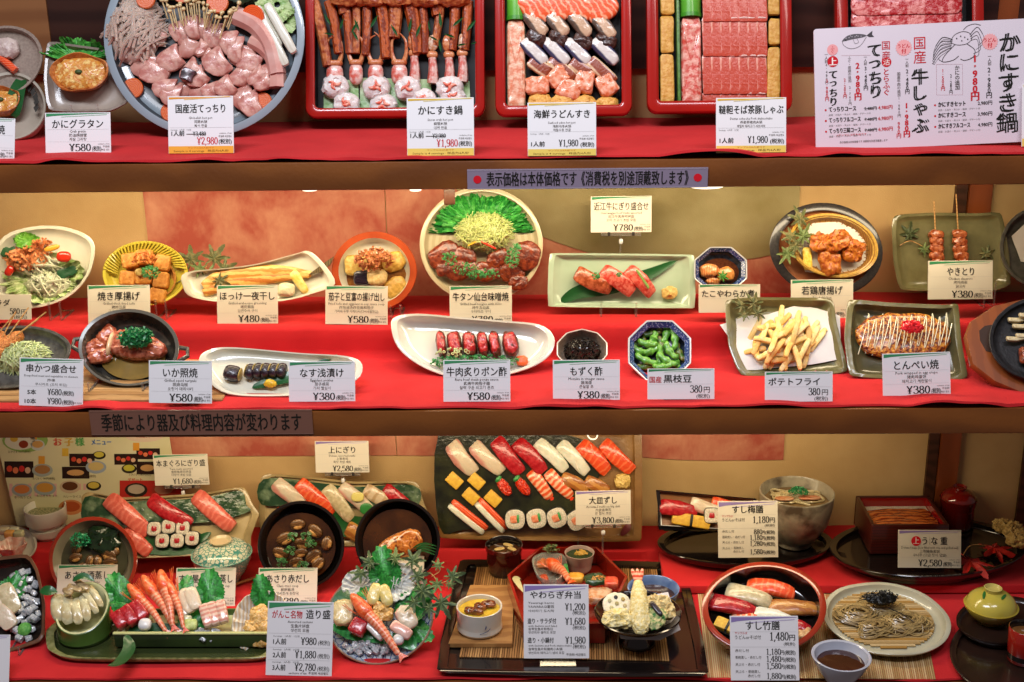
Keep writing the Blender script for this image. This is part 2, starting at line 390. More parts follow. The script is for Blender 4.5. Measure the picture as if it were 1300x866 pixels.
# posts
def post(px0, px1, z0, z1, label, pg):
    t = thing('wooden_post', label, 'post', M4.Identity(4))
    a, b = W(px0, pg)[0], W(px1, pg)[0]; g = a+(b-a)*.36
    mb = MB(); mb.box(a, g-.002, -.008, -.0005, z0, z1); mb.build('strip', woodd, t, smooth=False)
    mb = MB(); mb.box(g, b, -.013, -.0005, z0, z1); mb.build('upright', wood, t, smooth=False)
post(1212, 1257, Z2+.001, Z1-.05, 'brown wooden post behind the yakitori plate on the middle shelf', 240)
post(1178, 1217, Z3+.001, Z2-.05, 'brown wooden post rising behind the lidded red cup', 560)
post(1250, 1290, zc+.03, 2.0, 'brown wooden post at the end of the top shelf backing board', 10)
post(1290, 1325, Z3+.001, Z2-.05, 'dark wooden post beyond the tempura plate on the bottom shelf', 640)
# boards with fascia
FH = .0385
clothm = None
def cloth_mat():
    m = bpy.data.materials.new('red_felt'); m.use_nodes = True; nt = m.node_tree; N = nt.nodes; L = nt.links; b = N['Principled BSDF']
    tc = N.new('ShaderNodeTexCoord'); a = N.new('ShaderNodeTexNoise'); a.inputs['Scale'].default_value = 900; a.inputs['Detail'].default_value = 3
    c = N.new('ShaderNodeTexNoise'); c.inputs['Scale'].default_value = 12; c.inputs['Detail'].default_value = 3
    L.new(tc.outputs['Object'], a.inputs[0]); L.new(tc.outputs['Object'], c.inputs[0])
    r = N.new('ShaderNodeValToRGB'); L.new(c.outputs[0], r.inputs[0]); r.color_ramp.elements[0].position = .3; r.color_ramp.elements[1].position = .75
    r.color_ramp.elements[0].color = (.47, .012, .016, 1); r.color_ramp.elements[1].color = (.60, .020, .024, 1); L.new(r.outputs[0], b.inputs['Base Color'])
    bp = N.new('ShaderNodeBump'); bp.inputs['Distance'].default_value = .0003; L.new(a.outputs[0], bp.inputs['Height']); L.new(bp.outputs[0], b.inputs['Normal'])
    b.inputs['Roughness'].default_value = .8; b.inputs['Specular IOR Level'].default_value = .2
    b.inputs['Sheen Weight'].default_value = .25; b.inputs['Sheen Tint'].default_value = (1, .3, .25, 1)
    return m
clothm = cloth_mat()
def shelf(k, z, D, label):
    t = thing('display_shelf', label, 'shelf', M4.Identity(4))
    mb = MB(); mb.box(XL, XR, -D+.012, -.0005, z-.020, z-.004); mb.build('board', wood, t, smooth=False)
    mb = MB(); mb.bbox(XL, XR, -D-.006, -D+.0118, z-.004-FH, z-.0035, .0012); mb.build('fascia', mat('#7c4618', '#683812', 'wave', 3.5, .42, .0004, 90, axis='Z', dist=7, lo=.1, hi=.95, coat=.2), t, ang=30)
def cloth(k, z, D, prof, seed, label, amp=.0075, ear=()):
    """prof: (y,z) points from the wall to the front edge"""
    # resample the profile densely
    P = []
    for i in range(len(prof)-1):
        (y0, z0), (y1, z1) = prof[i], prof[i+1]; n = max(1, int(math.hypot(y1-y0, z1-z0)/.012))
        for q in range(n): P.append((y0+(y1-y0)*q/n, z0+(z1-z0)*q/n))
    P.append(prof[-1]); NX = 260; v = []; f = []
    for i in range(NX+1):
        x = XL+.004+(XR-XL-.008)*i/NX
        for j, (y, zz) in enumerate(P):
            nz = NZ.noise(V3((x*9+seed, y*14, zz*8)))*.0018 + max(0, NZ.noise(V3((x*5-y*9+seed, y*3+x*2, 2)))-.25)*.006*(1 if k < 3 else .4) + NZ.noise(V3((x*30+seed, y*30, 3)))*.0004
            fr = max(0, 1-(y+D)/.05)   # near the front edge the hem waves
            wv = (NZ.noise(V3((x*7+seed*3, 1, 5)))+.6*NZ.noise(V3((x*15+seed, 9, 5))))
            yy = y - fr*(.004+amp*wv); zq = zz + nz*.8 + .0009 + fr*max(0, wv)*(.002 if k == 3 else .013)
            if zz > z+.006 and j and abs(P[j][1]-P[j-1][1]) > 1e-5: yy += nz*2.0
            v.append((x, yy, zq+.001))
    m = len(P)
    for i in range(NX):
        for j in range(m-1): a = i*m+j; f.append((a, a+m, a+m+1, a+1))
    # folded hem hanging just over the board edge
    nb = len(v)
    for i in range(NX+1):
        p = v[i*m+m-1]; hw = .0022+.0035*abs(NZ.noise(V3((p[0]*11+seed, 4, 2)))); v.append((p[0], p[1]-.0012, p[2]-hw)); v.append((p[0], p[1]+.004, p[2]-hw-.0006))
    for i in range(NX):
        f.append((i*m+m-1, (i+1)*m+m-1, nb+2*(i+1), nb+2*i)); f.append((nb+2*i, nb+2*(i+1), nb+2*(i+1)+1, nb+2*i+1))
    mb = MB(); mb.add(v, f); o = mb.build('red_cloth', clothm, ang=60); return tagp(o, label, 'cloth')
shelf(1, Z1, D1, 'uppermost brown wooden shelf carrying the hot pot boxes')
shelf(2, Z2, D2, 'middle brown wooden shelf carrying two rows of dishes')
shelf(3, Z3, D3, 'lowest brown wooden shelf carrying the sushi and set meals')
# middle tier: front edge seen at y 415, its foot at 458
p = onZ(650, 457, Z2); YT2 = p.y; ZT2 = onY(650, 415, YT2).z
p = onZ(650, 712, Z3); YT3 = p.y; ZT3 = onY(650, 700, YT3).z
T2 = ZT2+.001; T3 = ZT3+.001
print('Z', Z1, Z2, Z3, 'tier2', YT2, ZT2, 'tier3', YT3, ZT3, onZ(650, 370, ZT2), onZ(650, 657, ZT3))
cloth(1, Z1, D1, [(-.001, Z1), (-D1, Z1)], 1.3, 'red felt cloth covering the uppermost shelf')
cloth(2, Z2, D2, [(-.001, ZT2), (YT2+.01, ZT2), (YT2+.003, ZT2-.002), (YT2, ZT2-.008), (YT2-.002, Z2+.004), (YT2-.008, Z2), (-D2, Z2)], 4.1, 'red felt cloth stepping over a riser on the middle shelf')
cloth(3, Z3, D3, [(-.001, ZT3), (YT3+.006, ZT3), (YT3, ZT3-.003), (YT3-.002, Z3+.002), (YT3-.006, Z3), (-D3, Z3)], 8.2, 'red felt cloth covering the lowest shelf')
# low block under the cloth that lifts the trays at the far side of the bottom shelf
xa_ = onZ(836, 700, ZT3).x; mb = MB(); mb.bbox(xa_, XR-.01, -.215, YT3-.004, Z3+.0035, ZT3+.0005, .002)
o = mb.build('riser_block', clothm); tagp(o, 'low block covered in red felt lifting the black trays on the lowest shelf', 'riser')
# downlight rims hanging under the boards
def lampring(px, py, rpx, z, y, label, e=2.2):
    p = onY(px, py, y); r = rpx*.0011; t = thing('downlight', label, 'lamp', Tr(p.x, y+r, z), 'downlights under the shelves')
    mb = MB(); mb.tube([(r*math.cos(a), r*math.sin(a), 0) for a in (6.2832*k/32 for k in range(33))], .0022, 6, cap=False); mb.build('trim_ring', mat('#fff2d8', emit=e), t)
    mb = MB(); mb.rings([[(r*1.0*math.cos(6.2832*k/24), r*math.sin(6.2832*k/24), .003) for k in range(24)], [(r*.98*math.cos(6.2832*k/24), r*.98*math.sin(6.2832*k/24), .03) for k in range(24)]]); mb.build('housing', mat('#d8d8d8', rough=.4), t)
for (px, py, rp, zz, lb) in ((190, 240, 22, Z1, 'round downlight under the uppermost shelf above the tofu plate'), (392, 240, 9, Z1, 'small downlight under the uppermost shelf above the grilled fish'),
        (527, 240, 6, Z1, 'small downlight under the uppermost shelf near the wooden clip'), (898, 237, 24, Z1, 'round downlight under the uppermost shelf above the octopus bowl')):
    d = D1-.045; q = onY(px, py+1.5, -d); lampring(px, py, rp, q.z, -d, lb)
# curled arc given a glow, for the lamp edge under the middle shelf
q = onY(749, 549, -.3); pts = catmull([(-.013, 0, .016), (-.008, 0, .006), (-.001, 0, -.009), (.007, 0, -.011), (.011, 0, -.006), (.012, 0, .008), (.012, 0, .016)], 5, False)
solo('lamp_edge', MB().tube(pts, .0011, 6), mat('#fff0cc', emit=1.5, rough=.3), 'bright curled wire hook hanging under the middle shelf', 'hook', Tr(q.x, -.3, q.z))
# hanging wooden clip before the beef tongue plate
q = onY(571, 250, -.16); t = thing('wooden_clip', 'small wooden clip hanging above the beef tongue plate', 'clip', Tr(q.x, q.y, q.z))
mb = MB(); mb.bbox(-.009, .008, -.004, .004, -.012, .012, .001, T=Rz(.2)); mb.build('jaw', woodd, t)
mb = MB(); mb.tube([(0, 0, .01), (-.004, 0, .03), (-.004, 0, .06)], .0012, 5); mb.build('hanger', mat('#b0a080', rough=.3, metal=.6), t)
# fascia signs
def fsign(x0, x1, y0, y1, z, D, body, label, m, bord, dots=False, tc='#20201c'):
    y = -D-.0068; a = onY(x0, y0, y); b = onY(x1, y1, y); w = b.x-a.x; h = a.z-b.z
    t = thing('fascia_sign', label, 'sign', Tr((a.x+b.x)/2, y, (a.z+b.z)/2) @ Rx(math.pi/2))
    mb = MB(); mb.box(-w/2, w/2, -h/2, h/2, 0, .0012); mb.build('panel', m, t, smooth=False)
    P = Print()
    for s_ in (-1, 1): P.rect(-w/2, w/2, s_*(h/2-.0012)-.0006, s_*(h/2-.0012)+.0006, bord)
    P.text(body, 0, -h*.33, h*.66, w=w*(.84 if dots else .9), c=tc, bold=.012)
    if dots:
        for s_ in (-1, 1): P.disc(s_*w*.458, 0, h*.2, '#d81e2c')
    P.build(t, .0013)
fsign(593, 898, 215, 238, Z1, D1, '表示価格は本体価格です《消費税を別途頂戴致します》', 'pale lilac notice strip about tax on the uppermost shelf edge', mat('#8d7f92', rough=.4), '#a89cac', True)
fsign(113, 398, 521, 551, Z2, D2, '季節により器及び料理内容が変わります', 'brown notice strip about seasonal changes on the middle shelf edge', mat('#7c5546', rough=.4), '#8a6656')
# ------------------------------------------------------------------ price cards
paper = mat('#e9e6e6', rough=.45, spec=.35)
paper2 = mat('#dfd8c6', rough=.45, spec=.35)
clear = mat('#f4f6f4', rough=.06, trans=.92, ior=1.3, spec=.4)
INK, GR, GR2, RD = '#20201c', '#7a7a78', '#55504c', '#c8202c'
SW = {'g': ('#3f8a5c', '#9cc8a8'), 'p': ('#8d7ab0', '#c4b8d8'), 'y': ('#d8b040', '#ecd890'), 'o': ('#e0902c', '#f0c070')}
def card(x0, y0, x1, y1, rot, title, label, stripe='g', style='A', en='', zh='', ko='', price='', zs=None, tilt=74, dep=None, m=None,
         back=None, tw=None, twc=INK, holder=None, rows=None, extra=None, pre=None, red=None, th=.19, clip=True):
    """a card whose front face is seen in the rectangle x0..x1, y0..y1; y1 is its foot, on the surface zs"""
    cx = (x0+x1)/2
    if dep is not None: B = onY(cx, y1, dep)
    else: B = onZ(cx, y1, zs+.0015)
    f = Fr(B, R(tilt)); u0, _ = f.uv(x0, y1); u1, _ = f.uv(x1, y1); _, v1 = f.uv(cx, y0)
    f = Fr(None, M=f.M @ Rz(R(rot))); w, h = u1-u0, v1
    t = thing('price_card', label, 'price card', f.M)
    mb = MB(); mb.bbox(-w/2, w/2, 0, h, -.0011, 0, .0002); mb.build('card_sheet', m or paper, t, smooth=False)
    P = Print(); X = lambda q: (q-.5)*w; Y = lambda q: (1-q)*h     # q from the left / from the top
    if stripe:
        ca, cb = SW[stripe]
        up = [(X(.02+.96*k/10), Y(.018)) for k in range(11)]; dn = [(X(.02+.96*k/10), Y(.10-.075*(k/10)**.6)) for k in range(10, -1, -1)]
        if style == 'T': dn = [(X(.02+.96*k/10), Y(.055-.03*(k/10)**.7)) for k in range(10, -1, -1)]
        P.poly(up+dn, ca, .0002)
        P.line([(X(.25+.7*k/8), Y((.105 if style != 'T' else .06)-.05*(k/8))) for k in range(9)], h*.012, cb)
    if style == 'A':
        P.text(title, 0, Y(.385), h*.205, w=min(w*.9, h*.215*len(title)) if tw is None else w*tw, c=twc, bold=.008)
        P.rect(X(.03), X(.97), Y(.415)-h*.003, Y(.415), '#b8b8b8'); P.rect(X(.03), X(.97), Y(.72)-h*.003, Y(.72), '#c4c4c4')
        P.text(en, 0, Y(.50), h*.078, c=GR2, maxw=w*.9, res=1); P.text(zh, 0, Y(.60), h*.078, c=GR2, maxw=w*.6, res=1); P.text(ko, 0, Y(.70), h*.078, c=GR2, maxw=w*.7, res=1)
        ph = h*.18
        P.num('¥'+price, X(.70), Y(.955), ph, al='r', kx=1.34 if len(price) < 4 else 1.12)
        P.text('(税別)', X(.715), Y(.955), ph*.62, w=w*.14, al='l', bold=.01)
        P.text('exclusive of tax', X(.98), Y(.80), h*.04, c=GR2, al='r', res=1, maxw=w*.22)
        P.text('不含税', X(.98), Y(.875), h*.05, c=GR2, al='r', res=1, maxw=w*.11); P.text('세금 별도', X(.98), Y(.95), h*.045, c=GR2, al='r', res=1, maxw=w*.13)
    elif style == 'B':
        if pre: P.text(pre, X(.03), Y(.45), h*.19, w=w*.18, c=RD, al='l', bold=.006)
        P.text(title, X(.24) if pre else X(.05), Y(.45), h*.24, w=w*(tw or .6), al='l', bold=.01)
        P.rect(X(.03), X(.97), Y(.50)-h*.004, Y(.50), '#b0b0b0')
        P.num(price, X(.82), Y(.78), h*.24, al='r', kx=1.0); P.text('円', X(.93), Y(.78), h*.19, al='r', w=w*.09)
        P.text('(税別)', X(.93), Y(.96), h*.13, al='r', w=w*.2)
    elif style == 'T':
        P.text(title, X(.02) if False else 0, Y(.29), h*.145, w=w*(tw or .68), c=twc, bold=.012)
        P.text(en, 0, Y(.40), h*.05, c=GR2, maxw=w*.6, res=1); P.text(zh, 0, Y(.47), h*.05, c=GR2, maxw=w*.4, res=1); P.text(ko, 0, Y(.54), h*.05, c=GR2, maxw=w*.4, res=1)
        P.rect(X(.03), X(.97), Y(.545)-h*.003, Y(.545), '#b8b8b8')
        P.text('Servings · 1人前 · 1인분', X(.04), Y(.60), h*.032, c=GR, al='l', res=1, maxw=w*.4)
        if red:
            P.text('1人前', X(.05), Y(.69), h*.085, w=w*.2, al='l', bold=.012)
            P.num('¥'+red, X(.58), Y(.69), h*.075, al='r'); P.rect(X(.28), X(.58), Y(.665), Y(.655), INK, .0005)
            P.num('¥'+price, X(.76), Y(.84), h*.125, al='r', c='#c8202c', kx=.95)
            P.text('exclusive of tax', X(.97), Y(.66), h*.03, c=GR2, al='r', res=1, maxw=w*.28); P.text('不含税 세금별도', X(.97), Y(.72), h*.035, c=GR2, al='r', res=1, maxw=w*.2)
        else:
            P.text('1人前', X(.05), Y(.82), h*.09, w=w*.2, al='l', bold=.012); P.num('¥'+price, X(.74), Y(.82), h*.125, al='r', kx=.95)
            P.text('exclusive of tax', X(.97), Y(.64), h*.03, c=GR2, al='r', res=1, maxw=w*.28); P.text('不含税 세금별도', X(.97), Y(.70), h*.035, c=GR2, al='r', res=1, maxw=w*.28)
        P.text('(税別)', X(.97), Y(.83), h*.08, al='r', w=w*.2, bold=.01)
        P.rect(X(0.005), X(.995), Y(.995), Y(.87), '#e6c860' if stripe == 'y' else '#eaa83c')
        P.text('サンプルは4人前です', 0, Y(.915), h*.03, c='#c87828', w=w*.4, res=1, z=.0005); P.text('Sample is 4 servings · 样品为4人份', 0, Y(.975), h*.042, c='#6a4a20', w=w*.84, res=1, z=.0005)
    if rows:
        for r in rows:
            k = r[0]
            if k == 't': _, s_, x, y, hh, ww, c, al = r; P.text(s_, X(x), Y(y), h*hh, w=(w*ww if ww else None), c=c, al=al, res=2 if hh > .05 else 1, bold=.01 if hh > .06 else 0)
            elif k == 'n': _, s_, x, y, hh, c, kx = r; P.num(s_, X(x), Y(y), h*hh, c=c, al='r', kx=kx)
            elif k == 'l': P.rect(X(.03), X(.97), Y(r[1])-h*.002, Y(r[1]), '#a8a8a8')
            elif k == 'd': _, x, y, rr, c = r; P.disc(X(x), Y(y), h*rr, c, .00035)
    P.build(t, .0001)
    if holder:      # clear stand that lifts the card: bar with two clips, a white knob and a stem
        q = f.M @ V3((0, 0, 0)); hz = holder
        s = thing('card_stand', ' '.join(('clear acrylic stand holding up the card ' + label.replace('price card ', '')).split()[:13]), 'card stand', Tr(q.x, q.y, hz))
        zt = q.z-hz
        mb = MB(); mb.bbox(-w*.33, w*.33, -.002, .003, zt-.006, zt-.0005, .0006); mb.build('bar', clear, s)
        for sx in (-.2, .2): mb = MB(); mb.bbox(w*sx-.0022, w*sx+.0022, -.0032, .0036, zt-.005, zt+.0006, .0004); mb.build('clip', mat('#3a3430', rough=.2), s)
        mb = MB(); mb.tube([(-.0008, 0, zt-.006), (-.0008, .001, zt*.6), (0, .003, .001)], .0016, 6); mb.build('stem', clear, s)
        mb = MB(); mb.sup(.0035, .0035, .0045, .6, 1, 10, 6, T=Tr(0, 0, zt-.015)); mb.build('knob', mat('#e8e8e4', rough=.3), s)
    elif clip:      # small bent foot of clear acrylic behind the card
        s = thing('card_holder', ' '.join(('clear acrylic foot behind the card ' + label.replace('price card ', '')).split()[:13]), 'card holder', f.M)
        hh = min(h*.6, .03); c_, s_ = math.cos(R(tilt)), math.sin(R(tilt)); k = .018
        P3 = [(-.25*w, .0005, -.0016), (.3*w, .0005, -.0016), (.3*w, hh, -.0016), (-.25*w, hh, -.0016), (-.25*w, .001+k*c_, -k*s_-.002), (.3*w, .001+k*c_, -k*s_-.002)]
        mb = MB(); v = P3+[(x, y, z-.0012) for x, y, z in P3[:4]]+[(x, y+.0012, z) for x, y, z in P3[4:]]
        mb.add(v, [(0, 1, 2, 3), (6+3, 6+2, 6+1, 6+0)[::1], (3, 2, 8, 9), (0, 4, 5, 1), (10, 11, 7, 6), (4, 10, 11, 5)[::-1]]); mb.build('holder_plate', clear, s, smooth=False)
    return t
zt_, z2_, z3_ = Z1+.001, Z2+.001, Z3+.001
T2 = ZT2+.001; T3 = ZT3+.001
# top shelf
card(-62, 149, 18, 201, -3, 'かに甲羅焼', 'price card cut off by the frame before the shell gratin bowl', en='Grilled crab shell', zh='蟹壳烧', ko='게딱지 구이', price='680', zs=zt_)
card(58, 143, 141, 194, 0, 'かにグラタン', 'price card for crab gratin at 580 yen', en='Crab gratin', zh='奶油焗螃蟹', ko='게살 그라탕', price='580', zs=zt_)
card(214, 122, 297, 195, 0, '国産活てっちり', 'price card for pufferfish hot pot with orange border and red price', 'o', 'T', 'Globefish hot pot', '河豚火锅', '복어 전골', '2,980', zs=zt_, red='3,480', tw=.76)
card(517, 124, 602, 198, 0, 'かにすき鍋', 'price card for snow crab hot pot at a red 1,980 yen', 'y', 'T', 'Snow crab hot pot', '螃蟹火锅', '대게 전골', '1,980', zs=zt_, red='2,980', tw=.66)
card(670, 130, 757, 198, 0, '海鮮うどんすき', 'price card for seafood udon hot pot at 1,980 yen', 'y', 'T', 'Seafood udon hot pot', '海鲜乌冬火锅', '해물우동 전골', '1,980', zs=zt_, tw=.82)
card(909, 124, 998, 194, 0, '韃靼そば茶豚しゃぶ', 'price card for buckwheat tea pork hot pot at 1,980 yen', 'y', 'T', 'Dattan soba-cha Pork shabu-shabu', '荞麦茶猪肉火锅', '메밀차 돼지고기 샤브샤브', '1,980', zs=zt_, tw=.92)
card(1297, 106, 1380, 186, 0, '', 'white card edge beside the big menu board', 'y', 'T', zs=zt_)
# middle shelf, back row
card(-40, 374, 40, 406, 0, '海鮮サラダ', 'small price card for salad at 580 yen', None, 'B', price='580', dep=-.165, tw=.62, m=paper2)
card(112, 362, 191, 412, 0, '焼き厚揚げ', 'price card for grilled thick fried tofu', en='Grilled thick fried tofu', zh='烤炸豆腐', ko='구운 두부 튀김', price='480', zs=T2, m=paper2, tw=.68)
card(276, 362, 353, 411, 0, 'ほっけ一夜干し', 'price card for grilled dried mackerel at 480 yen', en='Grilled arabesque greenling', zh='烤花鲫鱼', ko='임연수어 구이', price='480', zs=T2, m=paper2)
card(413, 363, 492, 412, -1, '茄子と豆富の揚げ出し', 'price card for fried eggplant and tofu at 580 yen', en='Fried tofu and eggplant in soy sauce soup', zh='炸茄油汤炸豆腐和茄子', ko='가지와 두부 아게다시(다시국물튀김)', price='580', zs=T2, m=paper2)
card(571, 363, 650, 412, 0, '牛タン仙台味噌焼', 'price card for miso grilled beef tongue at 780 yen', en='Grilled beef tongue with miso', zh='烤牛舌豆酱', ko='우타미소 구이', price='780', zs=T2, m=paper2)
card(750, 249, 827, 295, 0, '近江牛にぎり盛合せ', 'price card for beef sushi held up before the gold paper', en='Omi wagyu beef sushi assorted', zh='近江牛肉寿司拼盘', ko='오미 소고기 초밥 모듬', price='780', dep=-.07, tilt=80, holder=T2, m=paper2)
card(887, 361, 965, 397, 0, 'たこやわらか煮', 'small price card for simmered octopus half behind the fries plate', 'g', 'B', price='480', dep=-.165, tw=.86, m=paper2)
card(1004, 355, 1083, 404, 0, '若鶏唐揚げ', 'price card for fried chicken behind the omelette plate', en='Fried chicken', zh='炸鸡块', ko='닭튀김', price='480', zs=T2, tw=.66, m=paper2)
card(1178, 331, 1260, 380, 0, 'やきとり', 'price card for chicken skewers at 380 yen', en='Chicken skewers', zh='烤鸡肉串', ko='닭꼬치', price='380', dep=-.155, tw=.42, m=paper2)
# middle shelf, front row
card(24, 455, 105, 516, -2.2, '串かつ盛合せ', 'price card for fried skewers with two prices 680 and 980', 'g', 'C', zs=z2_, rows=[('t', '串かつ盛合せ', .5, .29, .155, .78, INK, 'c'), ('t', 'Deep-fried meat and vegetables on skewers', .5, .39, .05, .84, GR2, 'c'), ('t', '炸串', .5, .48, .055, .12, GR2, 'c'), ('t', '쿠시카츠 (꼬치 튀김)', .5, .57, .055, .5, GR, 'c'), ('l', .59),
     ('t', '5本', .2, .76, .1, .14, INK, 'c'), ('n', '¥680', .67, .76, .13, INK, 1), ('t', '(税別)', .77, .76, .09, .18, INK, 'c'), ('t', '10本', .18, .95, .1, .18, INK, 'c'), ('n', '¥980', .67, .95, .13, INK, 1), ('t', '(税別)', .77, .95, .09, .18, INK, 'c'), ('t', '不含税 세금별도', .99, .93, .035, .16, GR, 'r')])
card(189, 458, 269, 512, -1, 'いか照焼', 'price card for teriyaki squid at 580 yen', en='Grilled squid teriyaki', zh='照烧乌贼', ko='오징어 데리야키', price='580', zs=z2_+.006, tw=.55)
card(367, 459, 451, 510, 0, 'なす浅漬け', 'price card for pickled eggplant at 380 yen', en='Eggplant pickles', zh='茄子咸菜', ko='가지 절임이', price='380', zs=z2_, tw=.66)
card(563, 457, 648, 510, 0, '牛肉炙りポン酢', 'price card for seared beef with ponzu at 580 yen', en='Rare beef steak ponzu sauce', zh='炙烤牛肉橙子醋', ko='살짝 구운 쇠고기 폰즈', price='580', zs=z2_)
card(702, 457, 787, 508, 0, 'もずく酢', 'price card for mozuku seaweed in vinegar at 380 yen', en='Mozuku in vinegar sauce', zh='醋海蕴', ko='큰실말 초', price='380', zs=z2_, tw=.48)
card(822, 468, 907, 507, 0, '黒枝豆', 'small price card for black edamame with red characters', 'g', 'B', price='380', zs=z2_, pre='国産', tw=.42)
card(971, 472, 1057, 510, 0, 'ポテトフライ', 'small price card for french fries at 380 yen', 'g', 'B', price='380', zs=z2_, tw=.76)
card(1121, 448, 1207, 502, 1.5, 'とんぺい焼', 'price card for pork wrapped in egg crepe at 380 yen', en='Pork wrapped in egg crepe', zh='猪肉鸡蛋饼', ko='돼지고기 계란말이', price='380', zs=z2_, tw=.66)
# bottom shelf
card(197, 577, 266, 616, 1, '本まぐろにぎり盛', 'price card for tuna sushi set at 1,680 yen', en='Tuna sushi assorted', zh='金枪鱼寿司拼盘', ko='다랑어 초밥 모듬', price='1,680', dep=-.04, tilt=82, holder=T3, m=paper2)
card(401, 560, 469, 600, 0, '上にぎり', 'price card for deluxe sushi at 2,580 yen', 'p', en='Deluxe assorted sushi', zh='上等寿司', ko='특상 초밥 세트', price='2,580', dep=-.04, tilt=82, holder=T3, m=paper2, tw=.5)
card(731, 623, 801, 666, 1, '大皿ずし', 'price card for large sushi platter at 3,800 yen', 'p', en='Assorted sushi on big dish', zh='大盘盛寿司', ko='큰 접시 초밥', price='3,800', dep=-.15, tilt=82, holder=z3_, m=paper2, tw=.5)
card(71, 717, 147, 764, 0, 'あさり酒蒸し', 'price card for sake steamed clams behind the bamboo cup', en='Sake steamed clams', zh='酒蒸蛤仔', ko='모시조개 술찜', price='480', zs=z3_, tilt=62, m=paper2, tw=.74)
card(222, 721, 298, 770, 0, 'すし屋の茶碗蒸し', 'price card for steamed egg custard behind the sashimi boat', en='Assorted seafood steamed in a cup', zh='茶碗蒸', ko='계란찜', price='380', zs=z3_, tilt=62, m=paper2)
card(327, 721, 402, 770, 0, 'あさり赤だし', 'price card for clam miso soup behind the larger sashimi card', en='Clam miso soup', zh='蛤蜊酱汤', ko='모시조개 된장국', price='280', zs=z3_, tilt=62, m=paper2, tw=.72)
card(465, 706, 538, 754, 0, 'あら赤だし', 'price card for fish miso soup behind the patterned sashimi plate', en='Fish miso soup', zh='鱼酱汤', ko='생선 된장국', price='280', zs=z3_, tilt=62, m=paper2, tw=.74)
card(337, 764, 421, 858, -1.2, '', 'tall price card for assorted sashimi with three serving prices', 'g', 'T2', zs=z3_, tilt=66, rows=[('t', 'がんこ名物', .30, .225, .10, .46, '#c8202c', 'c'), ('t', '造り盛', .77, .225, .115, .37, INK, 'c'), ('t', 'Assorted sashimi', .5, .29, .038, .38, GR2, 'c'), ('t', '生鱼片拼盘', .5, .35, .045, .28, GR2, 'c'), ('t', '생선회 모듬', .5, .41, .045, .28, GR2, 'c'), ('l', .43),
     ('t', '1人前', .2, .58, .075, .2, INK, 'c'), ('n', '¥980', .76, .58, .1, INK, .95), ('t', '(税別)', .87, .58, .06, .18, INK, 'c'), ('l', .62), ('t', '2人前', .2, .76, .075, .2, INK, 'c'), ('n', '¥1,880', .76, .76, .1, INK, .95), ('t', '(税別)', .87, .76, .06, .18, INK, 'c'), ('l', .79),
     ('t', '3人前', .2, .93, .075, .2, INK, 'c'), ('n', '¥2,780', .76, .93, .1, INK, .95), ('t', '(税別)', .87, .93, .06, .18, INK, 'c'), ('t', 'Servings · 1人份 · 1인분', .1, .48, .025, .4, GR, 'l'), ('t', 'Servings · 2人份 · 2인분', .1, .66, .025, .4, GR, 'l'), ('t', 'Servings · 3人份 · 3인분', .1, .83, .025, .4, GR, 'l'), ('t', 'exclusive of tax  不含税 세금별도', .95, .98, .035, .6, GR2, 'r')])
card(-70, 806, 11, 868, 0, '', 'price card corner before the iced sashimi dish', 'p', 'T2', zs=z3_, tilt=66)
bento_card_z = Z3+.012
card(665, 742, 748, 836, 0, '', 'tall price card for bento with prices 1,200, 1,680 and 1,980', 'p', 'T2', zs=bento_card_z, tilt=66, rows=[('t', 'やわらぎ弁当', .49, .19, .095, .78, INK, 'c'), ('t', 'Yawaragi bento', .07, .265, .035, .4, GR2, 'l'), ('t', 'YAWARAGI套饭', .07, .32, .04, .4, GR2, 'l'), ('t', '야와라기 도시락', .07, .375, .035, .4, GR2, 'l'),
     ('n', '¥1,200', .95, .35, .095, INK, .95), ('t', '(税別)', .95, .41, .05, .2, INK, 'r'), ('t', '造り・サラダ付', .06, .53, .07, .44, INK, 'l'), ('n', '¥1,680', .95, .545, .095, INK, .95), ('t', '(税別)', .95, .61, .05, .2, INK, 'r'), ('t', 'with Sashimi and Salad', .07, .575, .03, .44, GR2, 'l'), ('t', '含带生鱼片和色拉', .07, .62, .035, .38, GR2, 'l'), ('t', '생선회와 샐러드 포함', .07, .665, .035, .42, GR2, 'l'),
     ('t', '造り・小鍋付', .06, .79, .07, .4, INK, 'l'), ('n', '¥1,980', .95, .80, .095, INK, .95), ('t', '(税別)', .95, .865, .05, .2, INK, 'r'), ('t', 'with Sashimi and Pork shabu-shabu', .07, .84, .03, .66, GR2, 'l'), ('t', '含带生鱼片和猪肉小火锅', .07, .89, .035, .52, GR2, 'l'), ('t', '생선회와 돼지고기 냄비 포함', .07, .94, .035, .55, GR2, 'l'), ('t', '不含税 세금별도', .95, .965, .035, .3, GR2, 'r')])
